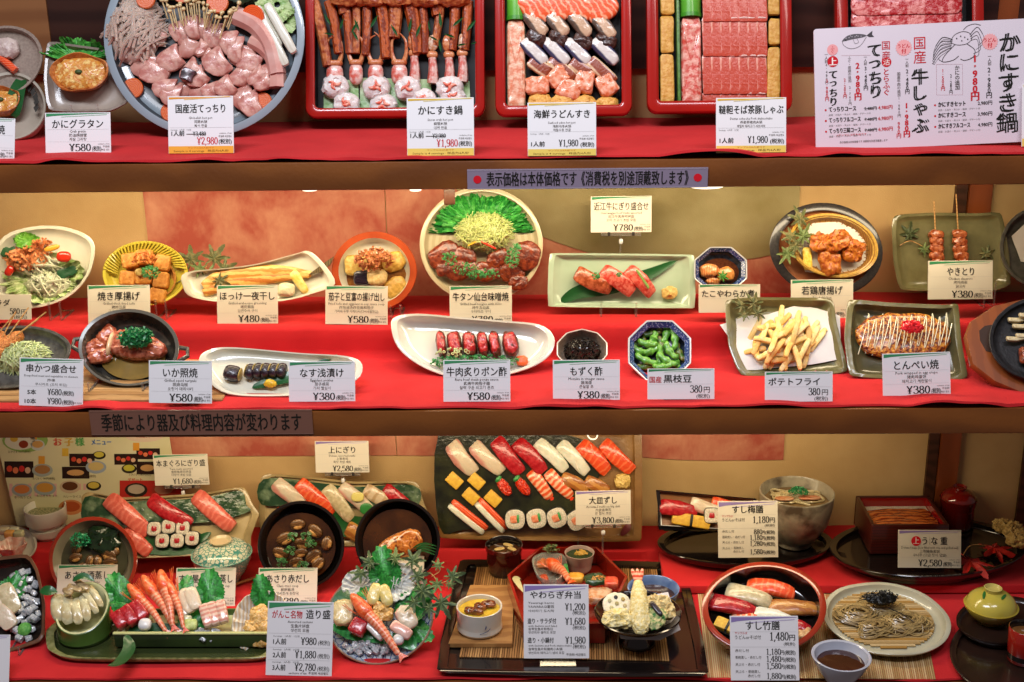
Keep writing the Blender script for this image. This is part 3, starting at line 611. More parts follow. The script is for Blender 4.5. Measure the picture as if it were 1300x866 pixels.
card(912, 636, 988, 708, .5, '', 'price card for plum sushi set topped by 1,180 yen', 'p', 'T2', dep=-.2, tilt=72, m=paper2, rows=[('t', 'すし梅膳', .5, .215, .13, .52, INK, 'c'), ('l', .245), ('t', 'サンプルは', .07, .285, .04, .18, '#c8202c', 'l'), ('t', 'うどんorそば付', .07, .36, .06, .38, GR2, 'l'), ('n', '1,180', .86, .39, .12, INK, 1), ('t', '円', .95, .385, .09, .085, INK, 'r'), ('t', '(税別)', .95, .46, .05, .17, INK, 'r'), ('l', .48),
     ('t', '赤だし付', .07, .555, .045, .2, GR2, 'l'), ('n', '880', .74, .59, .09, INK, 1), ('t', '円(税別)', .95, .59, .065, .22, INK, 'r'), ('t', '茶碗蒸し・赤だし付', .07, .655, .045, .38, GR2, 'l'), ('n', '1,180', .74, .69, .09, INK, 1), ('t', '円(税別)', .95, .69, .065, .22, INK, 'r'),
     ('t', '天ぷら・赤だし付', .07, .75, .045, .36, GR2, 'l'), ('n', '1,280', .74, .795, .09, INK, 1), ('t', '円(税別)', .95, .795, .065, .22, INK, 'r'), ('t', '天ぷら・茶碗蒸し', .07, .85, .045, .36, GR2, 'l'), ('t', '赤だし付', .25, .91, .045, .18, GR2, 'l'), ('n', '1,580', .74, .94, .09, INK, 1), ('t', '円(税別)', .95, .94, .065, .22, INK, 'r')])
card(928, 782, 1015, 864, 0, '', 'price card for bamboo sushi set topped by 1,480 yen', 'p', 'T2', zs=z3_+.003, tilt=66, rows=[('t', 'すし竹膳', .48, .215, .13, .5, INK, 'c'), ('l', .245), ('t', 'サンプルは', .07, .285, .04, .18, '#c8202c', 'l'), ('t', 'うどんorそば付', .07, .36, .06, .38, GR2, 'l'), ('n', '1,480', .86, .38, .13, INK, .95), ('t', '円', .95, .38, .09, .085, INK, 'r'), ('t', '(税別)', .95, .46, .05, .17, INK, 'r'), ('l', .48),
     ('t', '赤だし付', .07, .56, .045, .2, GR2, 'l'), ('n', '1,180', .74, .60, .095, INK, 1), ('t', '円(税別)', .95, .60, .065, .22, INK, 'r'), ('t', '茶碗蒸し・赤だし付', .07, .665, .045, .38, GR2, 'l'), ('n', '1,480', .74, .71, .095, INK, 1), ('t', '円(税別)', .95, .71, .065, .22, INK, 'r'),
     ('t', '天ぷら・赤だし付', .07, .775, .045, .36, GR2, 'l'), ('n', '1,580', .74, .82, .095, INK, 1), ('t', '円(税別)', .95, .82, .065, .22, INK, 'r'), ('t', '天ぷら・茶碗蒸し', .07, .885, .045, .36, GR2, 'l'), ('t', '赤だし付', .25, .95, .045, .18, GR2, 'l'), ('n', '1,880', .74, .975, .095, INK, 1), ('t', '円(税別)', .95, .975, .065, .22, INK, 'r')])
card(1140, 673, 1220, 721, -.5, '上うな重', 'price card for eel box at 2,580 yen with a red disc', 'p', en='Deluxe Unaju (box filled with rice and grilled eel)', zh='上等鳗鱼套饭', ko='우나주 (고급 장어 덮밥)', price='2,580', zs=T3+.024, tilt=72, m=paper2, th=.2, tw=.01, rows=[('d', .285, .29, .13, '#d81e2c'), ('t', '上', .285, .37, .17, .1, '#f4efe8', 'c'), ('t', 'う な 重', .58, .385, .2, .4, INK, 'c')])
# ------------------------------------------------------------------ big menu board on the top shelf
def menu_board():
    B = onZ(1166, 186, Z1+.002); f = Fr(B, R(78), R(0)); u0, v0 = f.uv(1036, 186); u1, v1 = f.uv(1312, 186); _, h = f.uv(1166, 30); w = u1-u0
    f = Fr(None, M=f.M @ Tr((u0+u1)/2, 0, 0) @ Rz(R(2.2)))
    t = thing('menu_board', 'wide white hot pot menu board with brush lettering, crab and pufferfish drawings', 'menu board', f.M)
    mb = MB(); mb.rings([[(x, y, z) for x, y in rrect(-w/2, w/2, 0, h, .004)] for z in (-.0025, 0)]); mb.build('board_sheet', mat('#dcd2da', rough=.3, spec=.4), t, smooth=False)
    P = Print(); kx, ky = w/1092., h/600.       # layout units taken over the board: x 0..1045, y 0..590 from the top
    X = lambda x: (x-546)*kx; Y = lambda y: h-y*ky
    def v(s, x, y, hh, c=INK, bold=.02, step=1.0, sx=1., lean=0): P.vtext(s, X(x), Y(y), hh*ky, c, bold, step, sx, lean)
    v('かにすき鍋', 975, 62, 100, bold=.035, step=.98, sx=1.0, lean=-.04)
    v('てっちり', 300, 85, 70, bold=.035, step=.95, lean=.02); v('牛しゃぶ', 526, 218, 80, bold=.035, step=1.0)
    v('国産', 526, 62, 64, RD, .0, 1.05); v('国産', 358, 75, 44, RD, 0, 1.1); P.disc(X(360), Y(178), 24*ky, RD); v('活', 360, 160, 34, '#f4efe8', 0)
    v('とらふぐ', 358, 208, 34, RD, .01, .98)
    v('てっちり', 92, 205, 44, bold=.03); P.disc(X(92), Y(162), 27*ky, RD); v('上', 92, 142, 40, '#f4efe8', .02); P.disc(X(92), Y(105), 27*ky, '#e8a0a0'); v('ふぐ', 92, 86, 20, RD, 0, .9)
    for (x, y) in ((447, 112), (875, 104)):
        pts = [(X(x)+(36 if k % 2 else 42)*kx*math.cos(6.2832*k/40), Y(y)+(36 if k % 2 else 42)*ky*math.sin(6.2832*k/40)) for k in range(40)]; P.poly(pts, '#eda8a8')
        P.text('うどん', X(x), Y(y+2), 20*ky, w=62*kx, c=RD, bold=.02); P.text('付', X(x), Y(y+28), 22*ky, c=RD, bold=.02)
    def vn(s, x, y, hh, c, b=.03): v(s, x, y, hh, c, b, .8, .95)
    vn('1,980円', 800, 160, 46, RD); vn('2,980円', 870, 225, 31, INK, .01); v('一人前', 873, 165, 18, GR2, 0)
    vn('1,980円', 457, 378, 35, RD); vn('2,480円', 462, 215, 25, INK, .01); v('一人前', 462, 160, 16, GR2, 0); vn('990円', 417, 470, 25, RD, .01); v('国産牛肉の追加1,680円', 420, 230, 17, GR2, 0)
    vn('2,980円', 215, 170, 38, RD); vn('3,480円', 255, 192, 24, INK, .01); v('一人前', 255, 140, 16, GR2, 0); v('ふぐ・若鶏の追加 2,760円', 175, 140, 16, GR2, 0); vn('2,200円', 150, 245, 20, RD, .01)
    vn('3,980円', 60, 245, 22, RD, .01); v('一人前4,480円', 60, 118, 17, GR2, 0)
    P.line([(X(a), Y(b)) for a, b in ((608, 200), (738, 206), (738, 355), (608, 350), (608, 200))], 1.4*kx, '#c4a0a8')
    vn('1,500円', 640, 222, 22, RD, .01); vn('2,280円', 680, 250, 20, INK, .0); v('かにの追加', 712, 210, 24, GR2, .01)
    P.line([(X(a), Y(b)) for a, b in ((135, 135), (280, 140))], 1.2*kx, '#c4a0a8')
    for x0, y0, rows in ((52, 408, (('てっちりコース', '5,480円', '4,980円'), ('てっちりフルコース', '7,480円', '6,980円'), ('てっちり三昧コース', '7,480円', '6,980円'))), (600, 410, (('かにすきセット', '', '2,980円'), ('かにすきコース', '', '3,980円'), ('かにすきフルコース', '', '4,980円')))):
        for i, (a, b, c) in enumerate(rows):
            y = y0+i*53; P.disc(X(x0), Y(y-10), 5*ky, RD); P.text(a, X(x0+15), Y(y), 24*ky, w=(160 if len(a) > 7 else 138)*kx, al='l', bold=.03)
            if b: P.text(b, X(x0+195), Y(y), 17*ky, w=60*kx, al='l', bold=.01); P.line([(X(x0+192), Y(y-9)), (X(x0+258), Y(y-9))], 1.6*ky, INK)
            P.text(c, X(x0+335 if b else x0+285), Y(y), 20*ky, w=72*kx, al='r', c=RD if b else INK, bold=.01)
            P.text('前菜・お造り・天ぷら・雑炊・デザート付', X(x0+15), Y(y+20), 9*ky, w=210*kx, al='l', c=GR, res=1)
    P.text('※サンプルは四人前です', X(180), Y(530), 10*ky, w=150*kx, c=RD, res=1); P.text('表示価格は本体価格です 消費税を別途頂戴致します', X(240), Y(566), 11*ky, w=240*kx, c=GR2, res=1)
    # ink drawings: a pufferfish and a crab
    G = lambda pts, s=1.6, c='#3a3638': P.line([(X(a), Y(b)) for a, b in catmull(pts, 4, False)], s*kx, c)
    P.poly([(X(a), Y(b)) for a, b in catmull([(140, 65), (165, 42), (200, 34), (240, 36), (262, 44), (240, 52), (195, 58), (160, 64)], 4)], '#5e5a5e')
    P.poly([(X(a), Y(b)) for a, b in ((262, 44), (292, 22), (290, 40), (300, 52), (276, 52))], '#4a464a')
    G([(140, 65), (150, 88), (185, 104), (230, 92), (262, 50)]); G([(196, 60), (205, 80), (222, 74), (215, 58)], 1.4)
    for a, b in ((160, 52), (175, 50), (190, 46), (205, 48), (220, 45), (235, 46), (182, 42), (212, 42)): P.disc(X(a), Y(b), 2.4*kx, '#c8c0c8', .0006, 8)
    P.disc(X(158), Y(62), 3*kx, INK, .0006, 8)
    G([(680, 90), (700, 62), (740, 48), (775, 58), (785, 85), (760, 108), (715, 112), (685, 100), (680, 90)], 2.4)
    for a, b in ((710, 80), (730, 70), (750, 76), (765, 86), (735, 92)): P.disc(X(a), Y(b), 3.4*kx, '#4a464a', .0006, 8)
    for k in range(5): y = 84+k*10; G([(690-k*2, y), (640-k*4, 72+k*20), (606-k*3, 112+k*20)], 3.6-.4*k); G([(690-k*2, y+6), (645-k*4, 82+k*20), (611-k*3, 117+k*20)], 1.4); G([(606-k*3, 112+k*20), (596-k*2, 140+k*14), (600, 160+k*10)], 2)
    for k in range(4): G([(775+k*2, 66+k*9), (812, 30+k*20), (838-k*6, 62+k*26)], 3-.4*k); G([(838-k*6, 62+k*26), (846-k*10, 90+k*26), (820-k*14, 118+k*20)], 1.8)
    G([(700, 110), (650, 160), (640, 190), (690, 185), (720, 165)], 3); G([(760, 108), (800, 140), (790, 175), (750, 188), (728, 180)], 3); G([(640, 190), (620, 176), (630, 160)], 2.2); G([(744, 40), (765, 22), (800, 14), (830, 22)], 2.6)
    P.build(t, .0001)
menu_board()
# ------------------------------------------------------------------ food builders
def nz(x, y, z, f, a, sd=0): return a*NZ.noise(V3((x*f+sd, y*f+sd*.7, z*f+sd*1.3)))
rice_m = mat('#ded8c8', '#c8c0ac', 'voronoi', 420, .4, .0012, 420, sss=.15)
nori_m = mat('#14160f', '#0c0d0a', rough=.35, bump=.0003, bscale=600)
TOP = {
 'tuna': mat('#9c0e18', '#b82a30', 'noise', 60, .25, .0006, 160, coat=.4, sss=.1),
 'toro': mat('#cc5c4c', '#d87664', 'wave', 30, .28, .0006, 160, axis='X', dist=7, lo=.35, hi=1, coat=.35, sss=.1),
 'salmon': mat('#d84a24', '#e06e42', 'wave', 30, .25, .0006, 160, axis='X', dist=5, lo=.6, hi=1, coat=.4, sss=.1),
 'squid': mat('#dcdccc', '#cfd0bc', 'noise', 40, .25, .0003, 200, coat=.4, sss=.2),
 'bream': mat('#cdbda4', '#c08074', 'wave', 11, .28, .0006, 150, axis='Y', dist=5, lo=.62, hi=1, coat=.35, sss=.2),
 'fluke': mat('#cdbf9a', '#b7a780', 'noise', 60, .25, .0004, 150, coat=.4, sss=.2),
 'prawn': mat('#dc5426', '#e8b894', 'wave', 34, .3, .0006, 200, axis='X', dist=4, lo=.3, hi=.9, coat=.4, sss=.1),
 'eel': mat('#b8803c', '#9a5c28', 'wave', 22, .3, .0008, 150, axis='Y', dist=5, coat=.4),
 'crab': mat('#e0481c', '#f0805a', 'wave', 90, .3, .0005, 300, axis='Y', dist=2, lo=.6, hi=1, coat=.3),
 'pale': mat('#c9b696', '#b0946c', 'wave', 18, .28, .0005, 150, axis='X', dist=4, lo=.5, hi=.9, coat=.4, sss=.1)}
egg_m = mat('#dcb43c', '#d0a030', 'noise', 60, .45, .0008, 150, sss=.1)
roe_m = mat('#b8180c', '#e04018', 'voronoi', 380, .15, .0018, 420, coat=.6)
green_m = mat('#2f7a34', '#1f5c28', 'noise', 90, .45, .0005, 200)
scal_m = mat('#1f7a3a', '#5aa860', 'noise', 140, .4)
shiso_m = mat('#14601f', '#2c8c34', 'noise', 90, .4, .0008, 160, coat=.15)
leafd_m = mat('#1d5a2a', '#174a22', 'wave', 160, .35, .0003, 200, axis='Y', dist=.4, coat=.2)
maple_m = mat('#56603a', '#7a7248', 'noise', 60, .6)
mapleg_m = mat('#6c7c48', '#54683a', 'noise', 60, .6)
wasabi_m = mat('#8fae4c', '#7a9c3c', 'noise', 90, .6, .0012, 220)
gingm = mat('#d8bc70', '#c4a458', 'noise', 80, .4, .0012, 160)
stick_m = mat('#c89a5c', '#b08048', 'wave', 60, .5, axis='Y')
def lift(fr, px, py, h, ang=0): return fr.at(px, py, h, ang)
def nigiri(fr, x0, y0, x1, y1, w, kind, label, group=None, h=.0, name='nigiri_sushi', rice=True, band=False, hz=.6):
    u, v, a, L = fr.seg(x0, y0, x1, y1, h+.012); W_ = w*fr.m((x0+x1)/2, (y0+y1)/2)
    t = thing(name, label, 'sushi', fr.M @ Tr(u, v, h) @ Rz(a), group); Hr = W_*.42
    sd = random.random()*50
    if rice:
        mb = MB(); mb.sup(L*.42, W_*.38, Hr/2+.001, .55, .6, 16, 8, T=Tr(0, 0, Hr/2), fn=lambda x, y, z: (x+nz(x, y, z, 260, .0009, sd), y+nz(y, x, z, 260, .0009, sd), z+nz(z, x, y, 260, .0006, sd)))
        mb.build('rice', rice_m, t)
    if kind == 'egg':
        mb = MB(); mb.sup(L*.5, W_*.46, W_*.2, .25, .2, 20, 8, T=Tr(0, 0, Hr+W_*.13), fn=lambda x, y, z: (x, y, z-x*x*3)); mb.build('omelette', egg_m, t)
        mb = MB(); mb.sup(W_*.11, W_*.475, W_*.22, .25, .3, 14, 8, T=Tr(0, 0, Hr+W_*.13)); mb.build('seaweed_band', nori_m, t)
    elif kind == 'roe':
        mb = MB(); mb.rings([[(L*.46*math.cos(q)*k, W_*.44*math.sin(q)*k, z) for q in (6.2832*i/20 for i in range(20))] for z, k in ((.001, .97), (Hr*1.5, 1), (Hr*1.5, .95), (Hr*.8, .94))]); mb.build('seaweed_wrap', nori_m, t)
        mb = MB(); mb.sup(L*.43, W_*.43, Hr*.7, .8, .9, 40, 24, T=Tr(0, 0, Hr*1.45), fn=lambda x, y, z: (x+nz(x, y, z, 480, .0016, sd), y+nz(y, x, z, 480, .0016, sd), z+nz(z, x, y, 480, .0022, sd))); mb.build('roe', roe_m, t)
        MB().sup(L*.10, W_*.34, Hr*.6, .7, .8, 12, 8, T=Tr(-L*.40, 0, Hr*1.6) @ Rz(.2)).build('cucumber', scal_m, t)
    elif kind == 'crabstick':
        for k, m_ in ((.22, TOP['crab']), (-.16, TOP['squid'])):
            mb = MB(); mb.sup(L*.5, W_*.22, W_*.2, .6, .35, 18, 8, T=Tr(0, W_*k, Hr+W_*.05), fn=lambda x, y, z: (x, y, z-x*x*4)); mb.build('crab_half', m_, t)
    else:
        th = W_*.12
        def fn(x, y, z):
            q = x/(L*.5); tw = 1-.16*abs(q)**4
            return (x+nz(x, y, 0, 120, .0008, sd), y*tw*(1-.10*q)+W_*.07*math.sin(q*2.2+sd), z - (y/W_)**2*W_*.5 - q*q*Hr*.6 + nz(x, y, z, 110, .0016, sd))
        mb = MB(); mb.sup(L*.53, W_*.5, th, .28, .17, 36, 10, T=Tr(0, 0, Hr+W_*.15), fn=fn)
        mb.build('topping', TOP[kind], t)
        if kind == 'prawn':
            mb = MB(); mb.add([(L*.44, -W_*.08, Hr*.9), (L*.44, W_*.08, Hr*.9), (L*.72, W_*.26, Hr*.6), (L*.66, 0, Hr*.7), (L*.72, -W_*.26, Hr*.6), (L*.58, 0, Hr*.4)], [(0, 3, 2, 1), (0, 4, 3), (0, 1, 5), (1, 2, 5), (2, 3, 5), (3, 4, 5), (4, 0, 5)]); mb.build('tail', mat('#d8381c', rough=.3, coat=.4), t, smooth=False)
    return t
def maki(fr, px, py, r, fill, label, group, h=0, sq=.75, Hk=1.1, green=False, ang=0):
    R_ = r*fr.m(px, py); t = thing('sushi_roll', label, 'sushi', fr.at(px, py, h+R_*Hk*.5, ang) @ Tr(0, 0, -R_*Hk*.5), group)
    def rg(k, z): return [(R_*k*_p2(math.cos(q), sq), R_*k*_p2(math.sin(q), sq), z) for q in (6.2832*i/24 for i in range(24))]
    Hh = R_*Hk
    MB().rings([rg(.9, 0), rg(1, .001), rg(1, Hh-.0006), rg(.96, Hh), rg(.93, Hh-.0006)], cap1=False).build('seaweed', nori_m, t)
    sd = random.random()*30
    def bump(r0): return [(x+nz(x, y, z, 500, .0006, sd), y+nz(y, x, z, 500, .0006, sd), z+nz(x, y, sd, 500, .0009, sd)) for x, y, z in r0]
    MB().rings([bump(rg(.94, Hh-.0008)), bump(rg(.8, Hh+.0002)), bump(rg(.6, Hh+.0004)), rg(.42, Hh), [(0, 0, Hh)]], cap0=False).build('rice', rice_m, t)
    MB().sup(R_*.36, R_*.36, .0022, .5, .5, 14, 6, T=Tr(-R_*.12 if green else 0, 0, Hh)).build('filling', fill, t)
    if green: MB().sup(R_*.13, R_*.42, .0028, .6, .7, 12, 6, T=Tr(R_*.28, R_*.08, Hh), fn=lambda x, y, z: (x+nz(y, z, 0, 300, .001, sd), y, z)).build('cucumber', scal_m, t)
    return t
def _p2(c, e): return math.copysign(abs(c)**e, c)
def lump(fr, px, py, rx, ry, H, m, name, label, cat, group=None, ang=0, e=(.8, .8), rough=0, rf=120, h=0, res=(28, 14), sag=0, kind=None, sink=.3, parent=None):
    """rounded lump; rx, ry in photo pixels, H in metres"""
    a, b = rx*fr.m(px, py), ry*fr.m(px, py); sd = random.random()*60
    def fn(x, y, z):
        l = math.sqrt(x*x+y*y+z*z) or 1; d = nz(x, y, z, rf, rough*1.5, sd)+nz(x, y, z, rf*2.9, rough*.9, sd)
        return (x+x/l*d, y+y/l*d, z+z/l*d - sag*(x*x))
    mb = MB().sup(a, b, H/2, e[0], e[1], res[0], res[1], T=Tr(0, 0, H/2-H*sink*.3), fn=fn)
    if parent is not None: return mb.build(name, m, parent[0], parent[1])
    return solo(name, mb, m, label, cat, fr.at(px, py, h+H*.4, ang) @ Tr(0, 0, -H*.4), group, kind)
def slab(fr, x0, y0, x1, y1, w, H, m, name, label, cat, group=None, h=0, e=(.3, .3), rough=.0004, bend=0, tiltx=0, curve=0, taper=0, rise=0):
    u, v, a, L = fr.seg(x0, y0, x1, y1, h+H/2); W_ = w*fr.m((x0+x1)/2, (y0+y1)/2); sd = random.random()*60
    def fn(x, y, z):
        q = x/(L/2); return (x+nz(x, y, z, 150, rough, sd), y*(1-taper*q)+curve*q*q*W_+nz(y, z, x, 150, rough, sd), z-bend*q*q*H+nz(z, x, y, 150, rough, sd))
    mb = MB().sup(L/2, W_/2, H/2, e[0], e[1], 20, 8, T=Rx(tiltx) @ Ry(rise), fn=fn)
    return solo(name, mb, m, label, cat, fr.M @ Tr(u, v, h+H/2) @ Rz(a), group)
def strands(fr, px, py, rx, ry, H, n, r, m, name, label, cat, h=0, L=.03, curl=1.2, seg=7, base=.25, kind='stuff', stick=0, jit=.0015, loops=False, sides=4, ang=None):
    mp = fr.m(px, py); a, b = rx*mp, ry*mp; mb = MB()
    for i in range(n):
        q = random.random()*6.283; rr = math.sqrt(random.random())*.92; x, y = a*rr*math.cos(q), b*rr*math.sin(q)
        d = random.random()*6.283 if ang is None else R(ang)+random.gauss(0, .25)
        k = random.uniform(-curl, curl)*(3.0 if loops else 1); st = L*random.uniform(.6, 1.2)/seg; lay = random.random()**.6; pts = []
        for s_ in range(seg+1):
            rho = min(1, math.hypot(x/a, y/b)); z = h + .001 + H*math.sqrt(max(0, 1-rho*rho))*lay + random.uniform(-jit, jit)*.5
            if stick and s_ > seg-2: z += stick*random.random()
            pts.append((x, y, z)); x += st*math.cos(d); y += st*math.sin(d); d += k/seg+random.gauss(0, .12)
            if math.hypot(x/a, y/b) > 1: d = math.atan2(-y, -x)+random.gauss(0, .5)
        mb.tube(pts, r*random.uniform(.8, 1.15), sides, cap=False)
    base_ = MB().sup(a*.9, b*.9, H*.75, 1, 1, 18, 8)
    base_.f = [f for f in base_.f]; 
    mb.add(base_.v, base_.f, Tr(0, 0, h))
    return solo(name, mb, m, label, cat, fr.at(px, py, h), None, kind)
def bits(fr, px, py, rx, ry, H, n, size, m, name, label, cat, h=0, shape='ring', kind='stuff', th=None):
    mp = fr.m(px, py); a, b = rx*mp, ry*mp; mb = MB()
    for i in range(n):
        q = random.random()*6.283; rr = math.sqrt(random.random()); x, y = a*rr*math.cos(q), b*rr*math.sin(q); z = h+H*math.sqrt(max(0, 1-rr*rr))*random.uniform(.5, 1)+size*.3
        T = Tr(x, y, z) @ Rz(random.random()*6.3) @ Rx(random.gauss(0, .7)) @ Ry(random.gauss(0, .5)); s_ = size*random.uniform(.7, 1.2)
        if shape == 'ring':
            def rg(k, z): return [(s_*k*math.cos(t), s_*k*math.sin(t), z) for t in (6.2832*j/8 for j in range(8))]
            mb.rings([rg(1, 0), rg(1, s_*.6), rg(.6, s_*.6), rg(.6, 0)], T=T, cap0=False, cap1=False)
        elif shape == 'flake':
            g = [(x_*s_*1.4, y_*s_, .5*s_*math.sin(x_*2.5+i)*(.5+y_)) for y_ in (-.5, .5) for x_ in (-1, -.4, .3, 1)]
            mb.add(g, [(0, 1, 5, 4), (1, 2, 6, 5), (2, 3, 7, 6)], T)
        elif shape == 'grain': mb.sup(s_, s_*.6, s_*.6, 1, 1, 6, 4, T=T)
        elif shape == 'cube': mb.sup(s_, s_*.9, s_*.8, .3, .3, 8, 4, T=T)
    return solo(name, mb, m, label, cat, fr.at(px, py, h), None, kind)
def radial(fn, n, rings=(0, .35, .7, 1), zf=None):
    out = []
    for k in rings:
        if k == 0: out.append([(0, 0, zf(0, 0) if zf else 0)]); continue
        rg = []
        for i in range(n):
            t = 6.28318*i/n; r = fn(t)*k; x, y = r*math.cos(t), r*math.sin(t); rg.append((x, y, zf(x, y) if zf else 0))
        out.append(rg)
    return out
def shiso(fr, px, py, s, ang, label, group=None, h=.002, up=0, m=None, tilt=0, name='shiso_leaf'):
    S = .80*s*fr.m(px, py); sd = random.random()*20
    def r(t):
        b = .86-.12*abs(math.sin(t/2))**2 + .30*max(0, math.cos(t))**3 + .35*max(0, math.cos(t))**14; return S*b*(1+.15*(((t if t < math.pi else 6.28318-t)*15/3.14159) % 1))
    mb = MB().rings(radial(r, 112, (0, .5, 1), lambda x, y: .16*S*math.cos(6*y/S)*math.cos(2*x/S) - .12*S*abs(y/S)+nz(x, y, 0, 90, S*.06, sd)), cap0=False, cap1=False)
    return solo(name, mb, m or shiso_m, label, 'leaf', fr.at(px, py, h, 0) @ Rz(R(ang)) @ Ry(-R(tilt)) @ Tr(S*.3*(1 if tilt else 0), 0, 0), group)
def blade(fr, pts, w, label, h=.002, m=None, group=None, name='bamboo_leaf', arch=.004, twist=0, cat='leaf'):
    """long leaf along photo points"""
    P_ = fr.poly(pts, h); P_ = catmull(P_, 6, False); n = len(P_); W_ = w*fr.m(*pts[len(pts)//2]); cx = sum(p[0] for p in P_)/n; cy = sum(p[1] for p in P_)/n
    mb = MB(); rings = []
    for i, p in enumerate(P_):
        q = i/(n-1); a = P_[max(i-1, 0)]; b = P_[min(i+1, n-1)]; dx, dy = b[0]-a[0], b[1]-a[1]; l = math.hypot(dx, dy) or 1
        ww = W_/2*(math.sin(math.pi*min(1, q*1.02+.02))**.6 if 0 < q < 1 else .03); z = arch*math.sin(math.pi*q)
        rings.append([(p[0]-cx-dy/l*ww*k, p[1]-cy+dx/l*ww*k, z+abs(k)*ww*.18+twist*k*ww) for k in (-1, -.5, 0, .5, 1)])
    f = []; v = [p for r_ in rings for p in r_]
    for i in range(n-1):
        for j in range(4): a = i*5+j; f.append((a, a+1, a+6, a+5))
    mb.add(v, f); return solo(name, mb, m or leafd_m, label, cat, fr.M @ Tr(cx, cy, h), group)
def sheetpx(fr, pts, label, name, cat, m, h=.001, th=.0006, wav=.001, wf=40, group=None, fold=0, kind=None):
    """paper or leaf sheet whose outline is seen at the photo points"""
    P_ = fr.poly(pts, h); P_ = ccw(P_); cx = sum(p[0] for p in P_)/len(P_); cy = sum(p[1] for p in P_)/len(P_); out = []
    for i in range(len(P_)):
        a, b = P_[i], P_[(i+1) % len(P_)]
        for k in range(6): out.append((a[0]+(b[0]-a[0])*k/6-cx, a[1]+(b[1]-a[1])*k/6-cy))
    sd = random.random()*30
    def rg(k, dz): return [(x*k, y*k, dz+nz(x*k, y*k, 0, wf, wav, sd)+fold*k*k*(.5+.5*math.sin(i*.9))) for i, (x, y) in enumerate(out)]
    rings = [[(0, 0, 0)], rg(.3, 0), rg(.6, 0), rg(.85, 0), rg(1, 0), rg(1, th), rg(.85, th), rg(.6, th), rg(.3, th), [(0, 0, th)]]
    return solo(name, MB().rings(rings, cap0=False, cap1=False), m, label, cat, fr.M @ Tr(cx, cy, h), group, kind)
def lettuce(fr, px, py, rx, ry, label, m=None, h=.003, a0=0, a1=360, ruff=.006, n=150, name='lettuce_leaf', inner=.15, rise=.008, cat='lettuce', rough=.5):
    mp = fr.m(px, py); a, b = rx*mp, ry*mp; sd = random.random()*30; v = []; f = []; K = 7; full = a1-a0 >= 360
    for i in range(n+1):
        t = R(a0+(a1-a0)*i/n); e = 1+.16*NZ.noise(V3((math.cos(t)*3.2, math.sin(t)*3.2, sd)))+.10*NZ.noise(V3((math.cos(t)*11, math.sin(t)*11, sd)))
        for k in range(K):
            q = inner+(1-inner)*k/(K-1); x, y = a*q*e*math.cos(t), b*q*e*math.sin(t)
            v.append((x, y, rise*q*q + nz(x, y, 0, 70, ruff*q*1.6, sd) + nz(x, y, 0, 170, ruff*q*q*1.6, sd) + nz(x, y, 0, 420, ruff*q**4*1.3, sd)))
    for i in range(n):
        for k in range(K-1): c = i*K+k; f.append((c, c+K, c+K+1, c+1))
    return solo(name, MB().add(v, f), m or mat('#4f9a3c', '#8cc070', 'noise', 60, rough, .0008, 150), label, cat, fr.at(px, py, h))
def maple(fr, px, py, s, ang, label, m=None, h=.004, group=None, tilt=0, lobes=7, M=None, name='maple_leaf'):
    S = 1.2*s*(fr.m(px, py) if fr else 1); o = []
    for i in range(lobes):
        a = math.pi*(-.86+1.72*i/(lobes-1)); L = S*(1-.42*abs(i-(lobes-1)/2)/((lobes-1)/2))
        for da, k in ((-.25, .46), (-.22, .64), (-.14, .72), (-.10, .86), (0, 1.0), (.10, .86), (.14, .72), (.22, .64), (.25, .46)): o.append((math.cos(a+da)*L*k, math.sin(a+da)*L*k))
    o.append((-S*.12, 0)); n = len(o)
    def z(x, y): r = math.hypot(x, y)/S; return -S*.22*r*r+.06*S*math.sin(9*math.atan2(y, x))
    mb = MB(); v = [(0, 0, 0)]+[(x*.5, y*.5, z(x*.5, y*.5)) for x, y in o]+[(x, y, z(x, y)) for x, y in o]
    f = [(0, 1+i, 1+(i+1) % n) for i in range(n)]+[(1+i, 1+n+i, 1+n+(i+1) % n, 1+(i+1) % n) for i in range(n)]
    mb.add(v, f); mb.tube([(0, 0, 0), (-S*.3, 0, -.0005), (-S*.6, S*.06, -.001)], S*.02, 4)
    return solo(name, mb, m or maple_m, label, 'leaf', (fr.at(px, py, h) if M is None else M) @ Rz(R(ang)) @ Rx(R(tilt)), group)
def twig(fr, pts, r, m, label, h=.006, name='twig', cat='twig', group=None):
    P_ = fr.poly(pts, h); P_ = [(x, y, h+.002*math.sin(i*1.7)) for i, (x, y) in enumerate(P_)]; cx, cy, _ = P_[0]
    return solo(name, MB().tube([(x-cx, y-cy, z) for x, y, z in catmull(P_, 5, False)], r, 5), m, label, cat, fr.M @ Tr(cx, cy, 0), group)
def broth(fr, cx, cy, rx, ry, m, label, h=.0, name='broth', n=40, pts=None):
    o = fr.poly(pts or ell(cx, cy, rx, ry, n), h); mx = sum(p[0] for p in o)/len(o); my = sum(p[1] for p in o)/len(o); sd = random.random()*9
    rg = lambda k: [((x-mx)*k, (y-my)*k, nz(x*k, y*k, 0, 60, .0006, sd)) for x, y in ccw(o)]
    return solo(name, MB().rings([rg(1), rg(.7), rg(.35), [(0, 0, 0)]], cap0=False, cap1=False), m, label, 'broth', fr.M @ Tr(mx, my, h), None, 'stuff')
